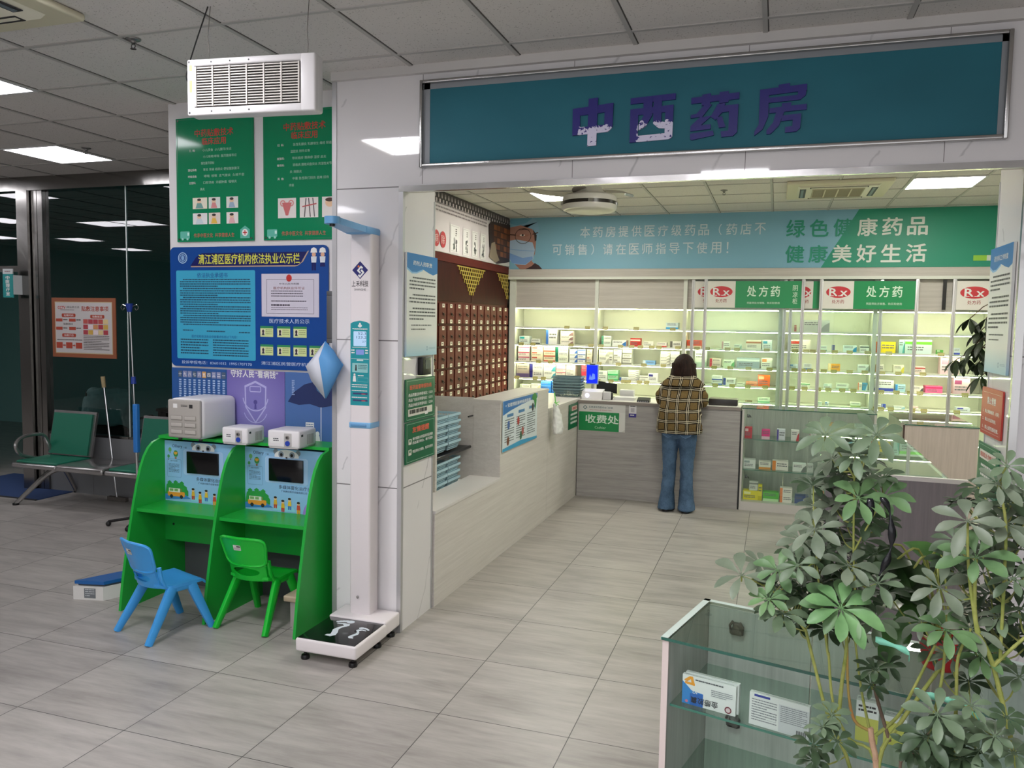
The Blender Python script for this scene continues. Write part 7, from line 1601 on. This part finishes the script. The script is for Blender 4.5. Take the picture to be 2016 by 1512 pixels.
# ================================================================== waiting bench, drip stand and the treatment room on the left
CH = M('#a9a7a6', .22, .85); PADG = M('#0f6a52', .5)
t = thing('waiting_bench', 'grey metal waiting bench with green padded seats and a side table before the glass partition', 'bench', (-4.2, 2.5, 0))
b = MB(CH); b.rbox(-5.28, -2.9, 2.53, 2.60, .30, .355, .008); b.build('beam', t)
for x0, x1 in ((-5.31, -4.78), (-4.22, -3.69), (-3.67, -3.14)):
    b = MB(CH); b.rbox(x0, x1, 2.28, 2.72, .365, .395, .012); b.rbox(x0, x1, 2.265, 2.31, .352, .398, .016)
    b.build('seat_pan', t)
    b = MB(PADG); b.rbox(x0+.02, x1-.02, 2.30, 2.69, .39, .415, .011); b.build('seat_pad', t)
    th = .20; bm_ = MB(CH)
    def slab(m, xa, xb, d0, d1, l0, l1, nm):
        b = MB(m); vs = []
        for l in (l0, l1):
            for d in (d0, d1):
                for x in (xa, xb): vs.append((x, 2.66+math.sin(th)*l+math.cos(th)*d, .40+math.cos(th)*l-math.sin(th)*d))
        b.add(vs, [(0, 2, 3, 1), (4, 5, 7, 6), (0, 1, 5, 4), (2, 6, 7, 3), (0, 4, 6, 2), (1, 3, 7, 5)]); b.build(nm, t)
    slab(CH, x0, x1, 0, .022, .02, .45, 'back_frame'); slab(PADG, x0+.025, x1-.03, -.02, 0, .03, .425, 'back_pad')
b = MB(CH); b.rbox(-4.77, -4.235, 2.27, 2.72, .375, .41, .014); b.rbox(-4.77, -4.235, 2.258, 2.31, .352, .408, .016); b.build('side_table', t)
b = MB(CH); b.prism([(-4.56, .355), (-4.46, .355), (-4.49, .29), (-4.53, .29)], 2.5, 2.62); b.build('table_bracket', t)
for x in (-5.02, -3.4):
    for y1 in (2.27, 2.90):
        b = MB(CH); dx = -.25 if x < -4.5 and y1 < 2.5 else (-.2 if x < -4.5 else .0)
        P = [(x, 2.565, .315), (x+dx*.35, 2.565+(y1-2.565)*.3, .27), (x+dx, y1, .012)]
        Q = smooth(P, 5); n = len(Q); b.tube(Q, [.034-.016*i/n for i in range(n)], 8); b.build('leg', t)
        b = MB(BLACK); b.cyl((x+dx, y1, 0), (x+dx, y1, .018), .028, n=14); b.build('foot', t)
b = MB(CH); x = -5.275
b.tube(smooth([(x, 2.68, .42), (x, 2.60, .60), (x, 2.50, .63), (x, 2.36, .62), (x, 2.29, .56), (x, 2.34, .46), (x, 2.52, .40)], 5), .017, 8); b.build('armrest', t)
b = MB(M('#3a3e3c', .6)); b.rbox(-5.24, -4.86, 2.70, 2.71, .42, .44, .002)
# drip stand
ix, iy = -3.735, 2.12
t = thing('drip_stand', 'chrome drip stand with blue collars standing beside the waiting bench', 'drip stand', (ix, iy, 0))
b = MB(CHROME); b.cyl((ix+.04, iy, .05), (ix+.02, iy, .75), .012, n=12); b.cyl((ix+.02, iy, .72), (ix-.02, iy, 1.86), .0065, n=10); b.build('pole', t)
BLP = M('#1f3f9e', .4)
b = MB(BLP); b.cyl((ix+.008, iy, 1.20), (ix+.006, iy, 1.26), .022, .018, 14); b.build('lower_collar', t)
b = MB(BLP); b.cyl((ix-.02, iy, 1.80), (ix-.022, iy, 1.87), .018, .032, 14); b.build('upper_collar', t)
b = MB(M('#2f7fd0', .35)); b.rbox(ix+.005, ix+.05, iy-.02, iy+.02, .62, 1.03, .008); b.build('blue_sleeve', t)
for s_ in (-1, 1):
    b = MB(CHROME); P = [(ix-.02, iy, 1.85), (ix-.02+s_*.04, iy, 1.85), (ix-.02+s_*.075, iy, 1.86), (ix-.02+s_*.09, iy, 1.835), (ix-.02+s_*.07, iy, 1.815), (ix-.02+s_*.055, iy, 1.835)]; b.tube(smooth(P, 4), .0035, 6); b.build('hook', t)
for k in range(5):
    a = 2*PI*k/5; b = MB(BLACK); b.tube([(ix+.04, iy, .07), (ix+.04+.25*math.cos(a), iy+.22*math.sin(a), .04)], .012, 8); b.ball((ix+.04+.25*math.cos(a), iy+.22*math.sin(a), .022), .022); b.build('base_leg', t)
# mop handle leaning on the bench
t = thing('broom', 'thin metal broom handle with a wooden tip leaning over the bench table', 'broom', (-4.6, 2.62, 0))
b = MB(CHROME); b.cyl((-4.555, 2.745, .02), (-4.68, 2.74, 1.10), .010, n=10); b.build('handle', t)
b = MB(M('#a08f6a', .6)); b.cyl((-4.678, 2.74, 1.085), (-4.69, 2.74, 1.19), .018, .02, 12); b.build('tip', t)
b = MB(M('#5a5550', .8)); b.box(-4.66, -4.44, 2.73, 2.77, 0, .04); b.build('head', t)
# infant scale on the floor left of the booth
t = thing('infant_scale', 'low white floor scale with a blue lid left of the green booth', 'scale', (-2.5, .78, 0))
Us, Ns = V(.19, .045, 0), V(.19, .39, 0)
def plate(m, z0, z1, g, nm):
    b = MB(m); o = V(-2.715, .545, 0); c = o+(Us+Ns)*.5; P = [o, o+Us, o+Us+Ns, o+Ns]; P = [c+(p-c)*g for p in P]
    b.prism([(p.x, p.y) for p in P], z0, z1, 'z'); return b.build(nm, t)
plate(M('#d8d6d2', .45), 0, .085, 1, 'body'); plate(M('#3d4650', .4), .085, .098, .9, 'gap'); plate(M('#1d5da0', .35), .098, .118, .97, 'lid')
B = Board((-2.645, .5605, .012), V(.19, .045, 0), ZA, .075, .062); B.rect(M('#6f7478', .5), 0, 0, 1, 1).up(); B.bars(M('#c9ccce', .5), .1, .08, .9, .92, 4, .4, ch=.1); B.O = B.O+B.N*.001; B.build('vent', t)
# blue floor mat by the doorway
b = MB(M('#2b4370', .9)); b.box(-6.6, -5.25, 2.48, 3.35, 0, .008); b.use(M('#2a2c30', .8)).box(-6.6, -5.25, 2.46, 2.48, 0, .009); tag(b.build('floor_mat'), 'blue floor mat lying in the doorway at far left', 'mat')

# treatment room furniture behind the glass
DWD = M('#4a2f26', .5)
t = thing('desk', 'dark red-brown desk inside the treatment room behind the drip stand', 'desk', (-4.7, 4.0, 0))
b = MB(DWD); b.box(-5.0, -3.6, 3.75, 4.4, .74, .77); b.build('top', t)
b = MB(DWD); b.box(-5.0, -4.96, 3.78, 4.38, 0, .74); b.box(-3.64, -3.6, 3.78, 4.38, 0, .74); b.box(-4.96, -3.64, 4.3, 4.33, .1, .74); b.build('panels', t)
b = MB(M('#cfd0d2', .5)); b.box(-4.95, -4.5, 3.85, 4.15, .771, .80); tag(b.build('document_tray'), 'stack of white folders on the treatment room desk', 'folders')
b = MB(M('#c79a2f', .6)); b.ball((-4.75, 4.0, .835), .17, .1, .035); tag(b.build('cushion'), 'small yellow cushion on the folders of the treatment room desk', 'cushion')
t = thing('office_chair', 'brown office chair with a white coat over its back behind the glass partition', 'chair', (-5.3, 3.45, 0))
BRN = M('#4b372a', .6)
b = MB(BRN); b.rbox(-5.58, -5.08, 3.35, 3.45, .48, .98, .04); b.build('backrest', t)
b = MB(BRN); b.rbox(-5.58, -5.08, 3.4, 3.85, .42, .52, .03); b.build('seat', t)
b = MB(CHROME); b.cyl((-5.33, 3.6, .08), (-5.33, 3.6, .43), .03, n=12)
for k in range(5): a = 2*PI*k/5+.2; b.tube([(-5.33, 3.6, .1), (-5.33+.27*math.cos(a), 3.6+.27*math.sin(a), .055)], .018, 8); b.ball((-5.33+.27*math.cos(a), 3.6+.27*math.sin(a), .028), .028)
b.build('base', t)
b = MB(CHROME); b.tube(smooth([(-5.06, 3.45, .62), (-5.03, 3.55, .68), (-5.03, 3.75, .68), (-5.06, 3.8, .5)], 5), .014, 8); b.build('armrest', t)
b = MB(M('#d0d0ce', .8)); b.loft([((-5.35, 3.39, .62), .33, .09, 0, 3.), ((-5.33, 3.40, .80), .31, .085, 0, 3.), ((-5.3, 3.40, .95), .28, .08, 0, 2.6), ((-5.28, 3.40, 1.01), .24, .05)], 24)
o = part_mesh('coat', evalmesh(b, 'coat', .014, 3, (.07, .09)), None); o.location = (0, 0, 0); tag(o, 'white coat draped over the brown office chair in the treatment room', 'coat')
